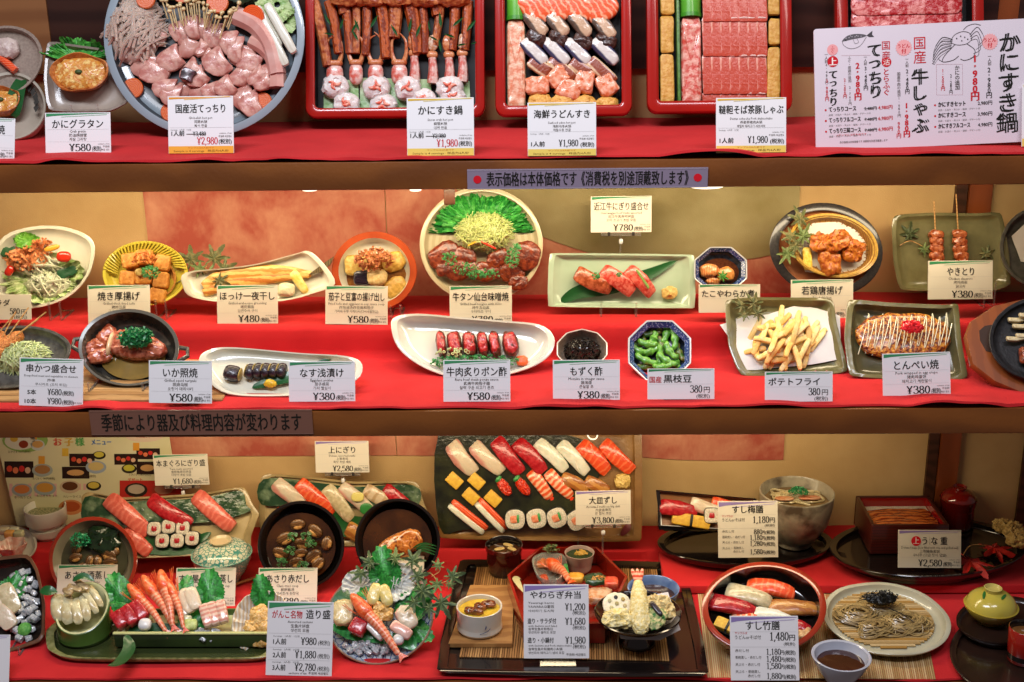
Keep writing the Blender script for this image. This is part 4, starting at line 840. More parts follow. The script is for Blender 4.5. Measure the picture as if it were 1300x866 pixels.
def tubeobj(fr, pts, r, m, name, label, cat, h=.004, group=None, r1=None, hs=None, sides=8, cl=5):
    P_ = fr.poly(pts, h); Z = hs or [h]*len(P_); Q = [(x, y, z) for (x, y), z in zip(P_, Z)]; c = Q[0]
    Q = [(x-c[0], y-c[1], z-c[2]) for x, y, z in Q]; Q = catmull(Q, cl, False) if len(Q) > 2 else Q
    rr = r*fr.m(*pts[0]) if r > .2 else r; rb = (r1*fr.m(*pts[-1]) if r1 and r1 > .2 else r1) or rr
    n = len(Q); rad = [(rr+(rb-rr)*i/(n-1)) for i in range(n)]
    rad = [rad[0]*.5]+rad+[rad[-1]*.5] if False else rad
    return solo(name, MB().tube(Q, rad, sides), m, label, cat, fr.M @ Tr(*c), group)
def stand(fr, px, pbot, w, label, zs):
    """clear easel under a leaning plate: two legs with lips and a back bar; px,pbot where the plate foot is seen"""
    B = fr.M @ V3((*fr.uv(px, pbot, 0), 0)); t = thing('plate_stand', label, 'plate stand', Tr(B.x, B.y, zs), 'clear stands under the leaning plates')
    hh = max(.004, B.z-zs); ww = w*.0008
    for s_ in (-1, 1):
        mb = MB(); x = s_*ww/2; mb.tube([(x, -.010, hh+.010), (x, -.010, .0), (x, .0, .001), (x, .045, .002)], .0017, 6); mb.build('leg', clear, t)
    MB().tube([(-ww/2, .044, .002), (ww/2, .044, .002)], .0014, 6).build('back_bar', clear, t)
    return t
ice_m = mat('#ffffff', '#b8c4cc', 'noise', 150, .05, trans=.45, ior=1.31, spec=.9, coat=.8)
def ice(fr, cx, cy, rx, ry, n, s, label, group, hmax=.004):
    for i in range(n):
        q = i*2.4; rr = math.sqrt((i+.5)/n); px, py = cx+rx*rr*math.cos(q), cy+ry*rr*math.sin(q); S = s*random.uniform(.8, 1.2)
        sd = random.random()*40; mb = MB().sup(S, S*.85, S*.8, .35, .35, 12, 6, fn=lambda x, y, z: (x+nz(x, y, z, 160, S*.35, sd), y+nz(y, z, x, 160, S*.35, sd), z+nz(z, x, y, 160, S*.3, sd)))
        solo('ice_cube', mb, ice_m, label, 'ice', fr.at(px, py, S+random.random()*hmax) @ Rz(random.random()*3) @ Rx(random.random()) , group)

def coils(fr, px, py, rx, ry, H, n, r, m, name, label, cat, h=0, sides=5, seg=26, turn=(.5, 1.0)):
    mp = fr.m(px, py); a, b = rx*mp, ry*mp; mb = MB()
    for i in range(n):
        k = random.uniform(.25, .97); cx, cy = random.gauss(0, .10)*a, random.gauss(0, .10)*b; t0 = random.random()*6.28; T_ = random.uniform(*turn)*6.28; lay = random.random()**.7; pts = []
        e_ = random.uniform(.7, 1.1); rot = random.gauss(0, .35)
        for s_ in range(seg+1):
            t = t0+T_*s_/seg; kk = k*(1+.10*NZ.noise(V3((t*.8, i*3.1, 1)))); x0, y0 = a*kk*math.cos(t), b*kk*e_*math.sin(t)
            x, y = cx+x0*math.cos(rot)-y0*math.sin(rot), cy+x0*math.sin(rot)+y0*math.cos(rot)
            rho = min(1, math.hypot(x/a, y/b)); pts.append((x, y, h+r+H*math.sqrt(max(0, 1-rho*rho))*(.35+.65*lay)+.0010*NZ.noise(V3((t*2, i*1.7, 5)))))
        mb.tube(pts, r*random.uniform(.85, 1.1), sides, cap=False)
    bs = MB().sup(a*.8, b*.8, H*.6, 1, 1, 18, 8); mb.add(bs.v, bs.f, Tr(0, 0, h))
    return solo(name, mb, m, label, cat, fr.at(px, py, h), None, 'stuff')
# ================================================================== middle shelf
white_g = mat('#d9d6c4', '#cfcbb6', 'noise', 20, .16, coat=.5)
celadon = mat('#b4c8b0', '#a6bca2', 'noise', 15, .16, .0002, 60, coat=.6)
oribe = mat('#77724c', '#5c5838', 'noise', 26, .22, .0005, 90, coat=.5, lo=.3, hi=.7)
greyst = mat('#55524a', '#403e38', 'noise', 50, .3, .0004, 160, coat=.3)
iron = mat('#161618', '#222224', 'noise', 60, .42, .0004, 200)
# salad on a white teardrop plate
f = plane(T2, 55, 391, 50, 55, 341)
o = f.poly(catmull([(-12, 330), (5, 300), (40, 288), (80, 288), (112, 300), (120, 318), (112, 350), (90, 375), (60, 388), (30, 392), (0, 388), (-22, 370)], 4))
t, g = dish(f, o, .016, m=white_g, name='salad_plate', label='white teardrop plate holding the salad', base=.45, flat=.6)
stand(f, 72, 388, 22, 'clear stand under the white teardrop salad plate', T2)
lettuce(g, 55, 352, 50, 33, 'pale lettuce under the salad', mat('#8cac5c', '#ccd8a4', 'noise', 50, .4), ruff=.008)
lettuce(g, 36, 306, 17, 10, 'bright green leaf at the top of the salad', mat('#5c9c30', '#7cb848', 'noise', 50, .35), ruff=.005, h=.008, inner=0)
for i, (x, y, s, c, lb) in enumerate(((14, 322, 14, '#2c5a34', 'dark cucumber slice at the edge of the salad'), (86, 345, 13, '#245232', 'dark green cucumber wedge beside the cherry tomato'))):
    lump(g, x, y, s*.9, s*.5, .003, mat(c, rough=.4, coat=.15), 'cucumber_slice' if i else 'lettuce_piece', lb, 'vegetable', h=.008, rough=.003, rf=60, ang=i*40-20, e=(.5, .6))
strands(g, 62, 362, 28, 17, .020, 60, .0021, mat('#dcdcc8', '#ccd4b0', rough=.3, coat=.3), 'shredded_onion', 'shredded white onion across the lower salad', 'onion', L=.05, curl=2)
strands(g, 50, 335, 34, 16, .022, 50, .0021, mat('#dcdcc8', '#ccd4b0', rough=.3, coat=.3), 'shredded_onion', 'shredded white onion under the bonito flakes of the salad', 'onion', L=.05, curl=2)
bits(g, 40, 330, 30, 16, .03, 230, .0042, mat('#e09c64', '#c0683a', rough=.5), 'bonito_flakes', 'orange bonito flakes heaped over the salad', 'bonito flakes', shape='flake')
bits(g, 56, 312, 12, 8, .03, 60, .0035, mat('#d88850', '#b85a2c', rough=.5), 'bonito_flakes', 'orange bonito flakes at the top of the salad', 'bonito flakes', shape='flake')
lump(g, 81, 326, 9, 7, .012, mat('#c83018', rough=.15, coat=.6), 'cherry_tomato', 'halved cherry tomato on the salad near the plate rim', 'tomato', h=.018)
lump(g, 12, 344, 7, 5, .010, mat('#c02a18', rough=.15, coat=.6), 'cherry_tomato', 'cherry tomato wedge under the bonito flakes', 'tomato', h=.015, ang=60)
lump(g, 66, 315, 10, 3.5, .006, mat('#e0a030', rough=.3), 'pepper_strip', 'yellow pepper strip above the cherry tomato', 'pepper', h=.022, ang=15)
# tofu on a fluted yellow plate
f = plane(T2, 184, 388, 52, 184, 347)
fl = mat('#cfc248', '#c0b03c', 'noise', 20, .25, coat=.4)
n = 96; o = ccw(f.poly(ell(184, 347, 54, 41, n)))
t, g = dish(f, o, .014, m=fl, name='fluted_plate', label='yellow fluted plate with grilled tofu', base=.5, flat=.64)
for i in range(30):   # raised flutes around the upper rim
    a = R(8+i*5.6)
    ca, sa = math.cos(a), math.sin(a); rx_, ry_ = 54*f.m(184, 347), abs(o[24][1]) if False else 41*f.mv(184, 347)
    p0 = (rx_*.99*ca, ry_*.99*sa, .0005); p1 = (rx_*.70*math.cos(a+.18), ry_*.70*math.sin(a+.18), -.0085)
    MB().tube([p0, tuple((a_+b_)/2+(.0012 if k == 2 else 0) for k, (a_, b_) in enumerate(zip(p0, p1))), p1], .0016, 5).build('flute', fl, t)
g2 = Fr(None, M=g.at(188, 355, .001)); 
t, gi = dish(Fr(None, M=g.at(190, 354, .008)), [(x*.62, y*.66) for x, y in o], .008, m=mat('#c89048', '#b07838', rough=.3, coat=.3), name='tofu_bowl', label='shallow amber bowl inside the yellow fluted plate', base=.8, flat=.86)
tof = mat('#d89a48', '#c47c30', 'noise', 60, .55, .0012, 120)
for i, (x, y, a_) in enumerate(((166, 331, 8), (184, 327, 0), (207, 334, 80), (163, 354, -8), (183, 352, 4), (205, 356, 86), (176, 372, 10), (200, 376, -12))):
    lump(gi, x, y, 10.5, 9.5, .018, tof, 'fried_tofu', 'golden cube of fried tofu on the yellow fluted plate', 'tofu', 'fried tofu cubes', ang=a_, e=(.35, .35), rough=.0008, h=.002)
bits(gi, 188, 330, 16, 7, .012, 90, .0026, mat('#d8843c', '#c06828', rough=.5), 'bonito_flakes', 'bonito flakes heaped on the grilled tofu', 'bonito flakes', h=.018, shape='flake')
bits(gi, 196, 347, 11, 9, .012, 120, .0016, scal_m, 'chopped_scallion', 'green scallion heap on the grilled tofu', 'scallion', h=.017)
lump(gi, 178, 346, 6, 5, .008, gingm, 'grated_ginger', 'small yellow heap of ginger on the tofu', 'ginger', h=.018, rough=.0012)
stand(f, 206, 386, 20, 'clear stand under the yellow fluted plate', T2)
# maple sprig
pf = Fr(onZ(258, 360, T2+.05), R(55))
for i, (x, y, s, a_, m_) in enumerate(((243, 330, 20, 100, maple_m), (272, 328, 20, 60, maple_m), (238, 352, 16, 200, maple_m), (262, 350, 16, 10, mapleg_m), (284, 342, 16, 30, maple_m), (254, 342, 14, 150, mapleg_m), (278, 356, 13, -20, maple_m))):
    maple(pf, x, y, s, a_, 'olive brown maple leaf between the yellow plate and the grilled fish', m_, h=.004+i*.003, group='maple leaves beside the grilled fish', tilt=12)
tubeobj(pf, [(258, 372), (258, 355), (262, 338)], .0009, stick_m, 'twig', 'thin twig of the maple leaves beside the grilled fish', 'twig', h=.002)
# grilled fish on a long white plate
f = plane(T2, 330, 383, 52, 325, 355)
o = f.poly(catmull([(232, 362), (236, 346), (290, 340), (330, 334), (375, 322), (392, 319), (410, 334), (425, 360), (400, 372), (360, 382), (300, 385), (245, 378)], 4))
t, g = dish(f, o, .011, m=white_g, name='long_plate', label='long white plate with a grilled dried fish', base=.5, flat=.72)
fish_m = mat('#c88a3c', '#e0b868', 'wave', 30, .45, .0008, 140, axis='Y', dist=4, coat=.2)
t = thing('grilled_fish', 'grilled dried mackerel opened flat on the long white plate', 'fish', g.at(320, 352, 0))
u0 = g.uv(320, 352)
for pts, w, nm, mm_ in (([(258, 364), (280, 352), (320, 346), (360, 344), (395, 348)], 13, 'upper_fillet', fish_m), ([(258, 372), (285, 362), (320, 356), (358, 352), (392, 350)], 11, 'lower_fillet', mat('#d8a858', '#b8702c', 'wave', 30, .45, .0008, 140, axis='Y', dist=4))):
    P_ = [(x-u0[0], y-u0[1]) for x, y in g.poly(pts, .006)]; P_ = catmull(P_, 5, False); W_ = w*g.m(320, 352); nn = len(P_); rings = []
    for i, p in enumerate(P_):
        q = i/(nn-1); a = P_[max(i-1, 0)]; b = P_[min(i+1, nn-1)]; dx, dy = b[0]-a[0], b[1]-a[1]; l = math.hypot(dx, dy); ww = W_*.72*(.45+.55*math.sin(math.pi*min(1, q*.95+.12)))
        rings.append([(p[0]-dy/l*ww*math.cos(k), p[1]+dx/l*ww*math.cos(k), .0045+.0035*math.sin(k)+.001*math.sin(q*40)) for k in (6.2832*j/12 for j in range(12))])
    MB().rings(rings).build(nm, mm_, t)
P_ = [(x-u0[0], y-u0[1]) for x, y in g.poly([(392, 349), (404, 340), (418, 330), (424, 326), (420, 336), (408, 346)], .006)]
MB().prism(ccw(P_), .006, .010).build('tail', mat('#4a3c20', '#6a5830', 'wave', 80, .5), t)
lump(g, 363, 368, 12, 9, .018, mat('#ddd6b0', rough=.4, bump=.001, bscale=200), 'grated_radish', 'white mound of grated radish beside the grilled fish', 'radish', rough=.001)
slab(g, 371, 344, 389, 372, 12, .008, mat('#dcc050', '#ecd888', 'noise', 60, .4), 'lemon_wedge', 'lemon wedge leaning on the radish of the grilled fish', 'lemon', h=.004, e=(.9, .5), taper=.1)
# bowl with red rim, fried eggplant and tofu
f = plane(T2, 475, 397, 55, 475, 345)
o = f.poly(ell(475, 344, 54, 50, 48))
t, g = dish(f, o, .020, m=white_g, mrim=mat('#b04a20', '#9a3c18', 'noise', 30, .25, coat=.5), name='red_rimmed_bowl', label='cream bowl with broad orange red rim holding fried eggplant', base=.45, flat=.55, rim_w=.84)
broth(g, 478, 352, 38, 30, mat('#7a4a20', '#8a5a28', rough=.08, coat=.5), 'thin soy broth in the red rimmed bowl', h=.003)
lump(g, 452, 337, 14, 13, .016, mat('#d8bc6c', '#c8a048', 'noise', 70, .4, .001), 'fried_tofu', 'pale fried tofu block in the red rimmed bowl', 'tofu', rough=.0012, e=(.5, .5))
lump(g, 500, 332, 15, 13, .014, mat('#d8b458', '#c09038', 'noise', 70, .4, .001), 'fried_tofu', 'golden fried tofu piece near the rim of the red rimmed bowl', 'tofu', rough=.0012, ang=20)
lump(g, 501, 365, 16, 12, .015, mat('#c8a050', '#b08838', 'noise', 70, .35, .001), 'eggplant_piece', 'fried eggplant piece with pale flesh in the red rimmed bowl', 'eggplant', rough=.0012, ang=40)
lump(g, 460, 353, 11, 10, .018, mat('#1c1420', '#2c2030', 'wave', 120, .2, .0006, 200, axis='Y', coat=.6), 'eggplant_piece', 'dark scored eggplant skin piece in the red rimmed bowl', 'eggplant', e=(.5, .5))
lump(g, 479, 352, 13, 11, .020, mat('#d8c088', '#c8a868', 'noise', 90, .45, .001), 'grated_radish', 'round heap of grated radish in the red rimmed bowl', 'radish', rough=.001, h=.005)
bits(g, 476, 330, 24, 13, .022, 130, .0034, mat('#d8925c', '#b8683c', rough=.5), 'bonito_flakes', 'bonito flakes on the fried eggplant bowl', 'bonito flakes', h=.012, shape='flake')
stand(f, 503, 393, 20, 'clear stand under the red rimmed bowl', T2)
# big round plate with grilled beef tongue
f = plane(T2, 611, 383, 62, 611, 312)
o = f.poly(ell(611, 310.5, 78, 73, 56))
t, g = dish(f, o, .013, m=mat('#c4b896', '#b8aa86', 'rings', 30, .25, coat=.4, dist=.5), name='round_plate', label='large round cream plate with grilled beef tongue on lettuce', base=.5, flat=.76)
lettuce(g, 611, 296, 66, 48, 'outer frilly green lettuce under the beef tongue', mat('#176a28', '#389a3c', 'noise', 60, .4, .001), a0=0, a1=180, ruff=.008, rise=.004, n=220, h=.002)
lettuce(g, 612, 292, 60, 44, 'frilly green lettuce behind the grilled beef tongue', mat('#1f8030', '#4cae48', 'noise', 60, .4, .001), a0=8, a1=172, ruff=.008, rise=.006, n=110)
lettuce(g, 612, 297, 48, 34, 'inner frilly lettuce leaf behind the shredded cabbage', mat('#2a8a38', '#62bc58', 'noise', 60, .4, .001), a0=5, a1=175, ruff=.006, rise=.008, h=.006)
strands(g, 615, 296, 36, 24, .028, 210, .0008, mat('#d4dc9c', '#c0cc78', rough=.35, coat=.2), 'shredded_cabbage', 'heap of fine pale green shredded cabbage on the beef tongue plate', 'cabbage', L=.045, curl=2.6, h=.006)
tongue = mat('#5c1e0e', '#8c3c1c', 'noise', 60, .28, .0016, 160, coat=.45)
for i, (x, y, rx_, ry_, a_) in enumerate(((565, 325, 21, 18, 30), (590, 325, 17, 10, -30), (585, 343, 20, 12, 10), (618, 345, 20, 13, 0), (632, 328, 16, 11, 30), (668, 325, 17, 19, -20), (650, 345, 17, 13, 15), (566, 342, 12, 9, 0), (658, 358, 12, 9, 0))):
    lump(g, x, y, rx_, ry_, .012, tongue, 'beef_tongue_slice', 'glossy grilled slice of beef tongue on the large round plate', 'meat', 'grilled beef tongue slices', ang=a_, rough=.0025, rf=70, h=.006+.002*(i % 3))
for (x, y, rx_, ry_) in ((572, 330, 10, 9), (592, 343, 16, 8), (622, 349, 14, 6), (650, 330, 9, 12), (655, 318, 7, 7), (606, 350, 12, 6)):
    bits(g, x, y, rx_, ry_, .008, 60, .0017, scal_m, 'chopped_scallion', 'chopped scallion strewn over the grilled beef tongue', 'scallion', h=.016)
slab(g, 610, 306, 630, 316, 2.4, .002, mat('#c83018', rough=.25, coat=.3), 'chili_strip', 'thin red chili strip on the shredded cabbage', 'chili', h=.032)
slab(g, 594, 312, 612, 303, 2.2, .002, mat('#d0a030', rough=.25), 'pepper_strip', 'thin yellow pepper strip on the shredded cabbage', 'pepper', h=.03)
# celadon rectangle with beef nigiri
f = plane(T2, 790, 391, 52, 789, 356)
o = f.poly(chaikin([(697, 321), (882, 323), (883, 392), (695, 390)], .03, 2)); 
t, g = dish(f, o, .012, m=celadon, name='rectangular_plate', label='rectangular celadon plate with three beef nigiri', base=.72, flat=.78, curve=.8)
stand(f, 785, 391, 70, 'clear stand under the rectangular celadon plate', T2)
blade(g, [(712, 383), (735, 371), (775, 364), (820, 350), (863, 329)], 20, 'long dark green bamboo leaf across the celadon plate')
beef = mat('#b83428', '#d06c5c', 'noise', 80, .25, .0008, 160, coat=.4)
TOP['beef'] = beef; TOP['seared'] = mat('#b8603c', '#8a3c1c', 'noise', 70, .25, .001, 160, coat=.5)
nigiri(g, 732, 346, 775, 368, 21, 'seared', 'seared brown beef nigiri on the celadon plate', h=.003)
nigiri(g, 766, 342, 803, 371, 22, 'beef', 'red marbled beef nigiri in the middle of the celadon plate', h=.003)
nigiri(g, 797, 342, 829, 372, 20, 'beef', 'marbled beef nigiri with a green chive on the celadon plate', h=.003)
bits(g, 756, 352, 5, 4, .004, 40, .0014, scal_m, 'chopped_scallion', 'scallion dot on the seared beef nigiri', 'scallion', h=.017)
bits(g, 785, 350, 3.4, 2.6, .003, 24, .0013, scal_m, 'chopped_scallion', 'scallion dot on the middle beef nigiri', 'scallion', h=.017)
slab(g, 808, 342, 824, 366, 3, .0016, mat('#7a9c50', rough=.4), 'chive', 'flat green chive across the beef nigiri', 'chive', h=.019)
lump(g, 850, 372, 10, 8, .012, gingm, 'pickled_ginger', 'yellow heap of pickled ginger on the celadon plate', 'ginger', rough=.0018, rf=180)
# octagonal blue and white bowl with octopus
def octa(cx, cy, rx, ry, n=8, a0=22.5, q=.05): return chaikin([(cx+rx*math.cos(R(a0+360/n*k)), cy-ry*math.sin(R(a0+360/n*k))) for k in range(n)], q, 2)
def octbowl(f, cx, cy, rx, ry, D, label):
    o = []
    for i, p in enumerate(octa(cx, cy, rx, ry)): o.append(p)
    # four extra points along each side keep the loft even
    q = []
    for i in range(len(o)): a, b = o[i], o[(i+1) % len(o)]; q += [a, ((a[0]+b[0])/2, (a[1]+b[1])/2)]
    t, g = dish(f, f.poly(q), D, m=mat('#2c4478', '#c8ccc8', 'edge', 110, .2, lo=.05, hi=.12, coat=.4), mrim=mat('#c4cad0', rough=.2, coat=.5), min_=mat('#26303c', '#38465a', 'noise', 60, .2, coat=.5),
               name='octagonal_bowl', label=label, base=.5, flat=.55, rim_w=.95)
    # patterned inner border panels
    P_ = f.poly([(cx+rx*math.cos(R(22.5+45*k)), cy-ry*math.sin(R(22.5+45*k))) for k in range(8)])
    for k in range(8):
        a, b = P_[k], P_[(k+1) % 8]; v = [(a[0]*.93, a[1]*.93, -.0005), (b[0]*.93, b[1]*.93, -.0005), (b[0]*.80, b[1]*.80, -D*.26), (a[0]*.80, a[1]*.80, -D*.26)]
        MB().add(v, [(0, 1, 2, 3)]).build('border_panel', mat('#8c9cbc', '#2a4078', 'voronoi', 330, .2, lo=.2, hi=.45, coat=.4), t, smooth=False)
    return t, g
f = plane(T2, 916, 374, 46, 914, 342)
t, g = octbowl(f, 915, 342, 36.5, 31, .024, 'octagonal blue and white bowl with simmered octopus')
broth(g, 913, 346, 25, 18, mat('#4a2410', '#5a3018', rough=.06, coat=.5), 'dark broth around the simmered octopus', h=.004)
oct_m = mat('#c86a34', '#e0a060', 'wave', 120, .25, .0008, 200, dist=4, coat=.5)
lump(g, 900, 344, 12, 9, .016, oct_m, 'octopus_piece', 'ringed piece of simmered octopus in the octagonal bowl', 'octopus', rough=.0015, h=.002)
lump(g, 921, 348, 11, 9, .015, mat('#d8944c', '#c07c38', 'noise', 70, .25, .001, coat=.5), 'octopus_piece', 'pale piece of simmered octopus under a green leaf', 'octopus', rough=.0015, h=.002)
maple(g, 917, 351, 9, 30, 'small green leaf on the simmered octopus', mat('#4a8a34', rough=.4), h=.018)
lump(g, 905, 357, 9, 5, .012, oct_m, 'octopus_piece', 'small piece of simmered octopus at the bowl front', 'octopus', rough=.0015)
# karaage on an oval tray with a basket
f = plane(T2, 1048, 373, 60, 1049, 317)
o = f.poly(ell(1049, 317, 72, 59, 48, rot=10))
t, g = dish(f, o, .010, m=mat('#2c2a28', rough=.3, coat=.4), mrim=mat('#34302e', '#262424', rough=.28, coat=.4), min_=mat('#9c6038', '#8a5230', 'noise', 30, .45, .0003, 200), name='oval_tray', label='dark oval plate with a terracotta middle under the fried chicken basket', base=.6, flat=.76, rim_w=.84)
bk = mat('#a87c38', '#8a5c24', 'wave', 140, .4, .001, 200, axis='X', dist=1)
bf = Fr(None, M=g.at(1058, 312, .016)); bo = [bf.uv(x, y) for x, y in ell(1058, 312, 56, 39, 40, rot=12)]
t = thing('bamboo_basket', 'oval woven bamboo basket lined with paper', 'basket', bf.M)
bo = ccw(bo)
def brg(k, z, dz=0): return [(x*k, y*k, z+dz*math.sin(i*3.14159)) for i, (x, y) in enumerate(bo)]
MB().rings([brg(.72, -.0155), brg(.86, -.013), brg(.97, -.003), brg(1, 0), brg(.96, .0002), brg(.83, -.012), brg(.70, -.0145), [(0, 0, -.0145)]], cap1=False).build('weave', bk, t)
for k_, z_ in ((1.01, .001), (.975, .0015), (.93, -.002)): MB().tube([(x*k_, y*k_, z_+.0004*math.sin(i*1.6)) for i, (x, y) in enumerate(bo+bo[:1])], .0013, 5, cap=False).build('rim_cane', mat('#c8a048', '#b08a38', rough=.35, coat=.3), t)
for i in range(40):
    p = bo[i]; MB().tube([(p[0]*.99, p[1]*.99, 0), (p[0]*.90, p[1]*.90, -.0085), (p[0]*.74, p[1]*.74, -.0138)], .0008, 4).build('cane', mat('#8a5a28', rough=.4), t)
bi = bf.down(.0135)
sheetpx(bi, [(1020, 284), (1075, 281), (1103, 300), (1098, 345), (1068, 350), (1022, 345), (1012, 310)], 'white paper lining the bamboo basket', 'lining_paper', 'paper', mat('#d4d0c8', rough=.7), h=.001, wav=.003, wf=50)
kar = mat('#94400f', '#c07428', 'noise', 90, .35, .0025, 130, coat=.25)
for i, (x, y, rx_, ry_, lb) in enumerate(((1041, 308, 13, 12, 'fried chicken piece resting near the lemon'), (1062, 306, 18, 13, 'largest fried chicken piece on top of the pile'), (1083, 318, 13, 13, 'fried chicken piece at the far end of the basket'), (1053, 333, 19, 13, 'fried chicken piece at the front of the basket'))):
    lump(bi, x, y, rx_, ry_, .022, kar, 'fried_chicken', lb, 'fried chicken', rough=.005, rf=75, h=.004+(.008 if i == 1 else 0), res=(28, 14), ang=i*35)
slab(bi, 1024, 314, 1026, 343, 12, .008, mat('#d8b038', '#e8cc68', rough=.35), 'lemon_wedge', 'lemon wedge beside the fried chicken', 'lemon', h=.006, e=(.9, .5))
for i, (x, y, s, a_) in enumerate(((1016, 278, 17, 110), (1020, 300, 17, 60), (1010, 312, 15, 200), (1000, 322, 14, 230), (1004, 300, 13, 150))):
    maple(g, x, y, s, a_, 'green maple leaf lying over the rim of the chicken basket', mapleg_m if i % 2 else maple_m, h=.022+i*.002, group='maple leaves on the chicken basket', tilt=10)
# yakitori plate
f = plane(T2, 1208, 366, 72, 1206, 320, dep=-.088)
t, g = dish(f, f.poly(chaikin([(1132, 273), (1180, 270), (1240, 271), (1272, 269), (1281, 320), (1284, 362), (1262, 370), (1200, 369), (1142, 370), (1134, 330)], .12, 2)), .010, m=oribe, name='square_plate', label='square mottled green plate with two chicken skewers', base=.6, flat=.78, curve=.8)
stand(f, 1255, 364, 20, 'clear stand under the square green skewer plate', T2)
ykm = mat('#8a3c1c', '#b8683c', 'noise', 80, .25, .0015, 140, coat=.6)
for n_, (sx, ax, lb) in enumerate(((1187, 1184, 'grilled chicken skewer nearer the maple leaf'), (1216, 1212, 'grilled chicken skewer with the taller stick'))):
    t = thing('chicken_skewer', lb, 'skewer', g.at(sx, 315, .004))
    base_uv = g.uv(sx, 315, .004)
    for k in range(5):
        x, y = sx+(1.2 if n_ else .4)*k*.6, 298+k*9.0
        u, v = g.uv(x, y, .004); sd = random.random()*20
        MB().sup(.0122, .0074, .0078, .6, .7, 16, 8, T=Tr(u-base_uv[0], v-base_uv[1], .006) @ Rz(random.uniform(-.3, .3)), fn=lambda x, y, z: (x+nz(x, y, z, 130, .002, sd), y+nz(y, x, z, 130, .002, sd), z+nz(z, x, y, 130, .002, sd))).build('chicken_chunk', ykm, t)
    a = g.uv(ax, 247 if n_ else 256, .004); b = g.uv(sx+1, 335, .004)
    MB().tube([(a[0]-base_uv[0], a[1]-base_uv[1], .007), (b[0]-base_uv[0], b[1]-base_uv[1], .006)], .0011, 6).build('stick', stick_m, t)
maple(g, 1155, 297, 15, 80, 'dark maple leaf at the corner of the skewer plate', mat('#3a4428', '#4a5430', rough=.6), h=.006); maple(g, 1173, 316, 11, -30, 'light green maple leaf beside the first skewer', mapleg_m, h=.007)
twig(g, [(1142, 312), (1155, 306), (1172, 313)], .0006, stick_m, 'thin twig between the maple leaves of the skewer plate', h=.006)
maple(g, 1252, 322, 12, 20, 'dull green maple leaf beyond the skewers', maple_m, h=.005)
# grey bowl at the frame edge
f = plane(T2, 1318, 368, 70, 1322, 314, dep=-.10)
t, g = dish(f, f.poly(ell(1322, 314, 52, 52, 40)), .018, m=mat('#5c5a50', '#48463e', 'noise', 40, .3, coat=.3), name='grey_bowl', label='grey green bowl cut by the frame beside the skewer plate', base=.5, flat=.6)
sheetpx(g, [(1284, 300), (1300, 285), (1330, 290), (1330, 340), (1296, 332)], 'folded white paper in the grey bowl cut by the frame', 'lining_paper', 'paper', mat('#cfc8bc', rough=.7), h=.004, wav=.003)
# ---------------------------------------------------------------- front row
slat = thing('slatted_board', 'light wooden slatted board under the skewer plate and black pot', 'board', Tr(0, 0, Z2+.0012))
a0 = onZ(0, 513, Z2); a1 = onZ(277, 514, Z2); b0 = onZ(30, 455, Z2); 
for k in range(9):
    y0 = a0.y + (b0.y-a0.y)*k/9; MB().bbox(XL+.1, a1.x+.004-(.0), y0+.0008, y0+(b0.y-a0.y)/9-.0008, 0, .004, .0007).build('slat', mat('#b08858', '#9a7244', 'wave', 12, .5, axis='Y', dist=4), slat)
ZB = Z2+.0052
# skewer plate at the edge
f = plane(ZB, 30, 497, 42, 28, 455)
t, g = dish(f, f.poly(catmull([(-40, 440), (-10, 420), (25, 413), (62, 418), (86, 432), (88, 450), (70, 475), (30, 490), (-10, 492), (-42, 475)], 4)), .012, m=greyst, name='dark_plate', label='dark grey plate with fried skewers and shredded cabbage', base=.5, flat=.68)
strands(g, 30, 455, 34, 22, .028, 260, .0007, mat('#c4d088', '#dce4b4', rough=.35), 'shredded_cabbage', 'heap of shredded cabbage on the fried skewer plate', 'cabbage', L=.04, curl=2)
for i, ((x0, y0), (x1, y1)) in enumerate((((-12, 462), (38, 393)), ((-6, 450), (22, 398)), ((6, 440), (60, 399)), ((0, 444), (50, 408)), ((-14, 440), (20, 402)))):
    t = thing('fried_skewer', 'breaded fried skewer leaning on the dark grey plate', 'skewer', g.at(x0, y0, .012), 'breaded skewers')
    c = g.uv(x0, y0, .012); e_ = g.uv(x1, y1, .03); dx, dy = e_[0]-c[0], e_[1]-c[1]; sd = i*7.
    a = math.atan2(dy, dx)
    MB().tube([(0, 0, .004), (dx, dy, .024)], .0011, 6).build('stick', stick_m, t)
    MB().sup(.024, .010, .009, .8, .7, 20, 10, T=Tr(dx*.12, dy*.12, .005) @ Rz(a), fn=lambda x, y, z: (x+nz(x, y, z, 260, .002, sd), y+nz(y, x, z, 260, .002, sd), z+nz(z, x, y, 260, .002, sd))).build('breaded_piece', mat('#b8642c', '#d08a44', 'noise', 200, .6, .002, 300), t)
# black pot with squid
f = plane(ZB, 165, 494, 46, 163, 446)
o = f.poly(ell(163, 441, 64, 49, 48))
t, g = dish(f, o, .030, m=greyst, mrim=mat('#4c4a44', rough=.3, coat=.3), min_=mat('#2a2824', '#3a362e', 'noise', 40, .25, coat=.5), name='black_pot', label='dark earthenware pot holding grilled squid', base=.5, flat=.66, rim_w=.93)
for s_, px_ in ((-1, 101), (1, 228)):
    u, v = f.uv(px_, 436 if s_ < 0 else 448, 0); rr = .012
    MB().tube([(u+s_*.0-s_*.006, v+rr, -.006), (u+s_*.010, v+rr*.7, -.004), (u+s_*.012, v-rr*.3, -.004), (u-s_*.002, v-rr, -.006)], .0036, 8).build('handle', greyst, t)
broth(g, 168, 452, 42, 30, mat('#6a5424', '#8a7038', 'noise', 20, .05, coat=.8), 'amber broth around the grilled squid', h=.005)
sq = mat('#8c3820', '#c0745a', 'noise', 60, .25, .001, 150, coat=.5)
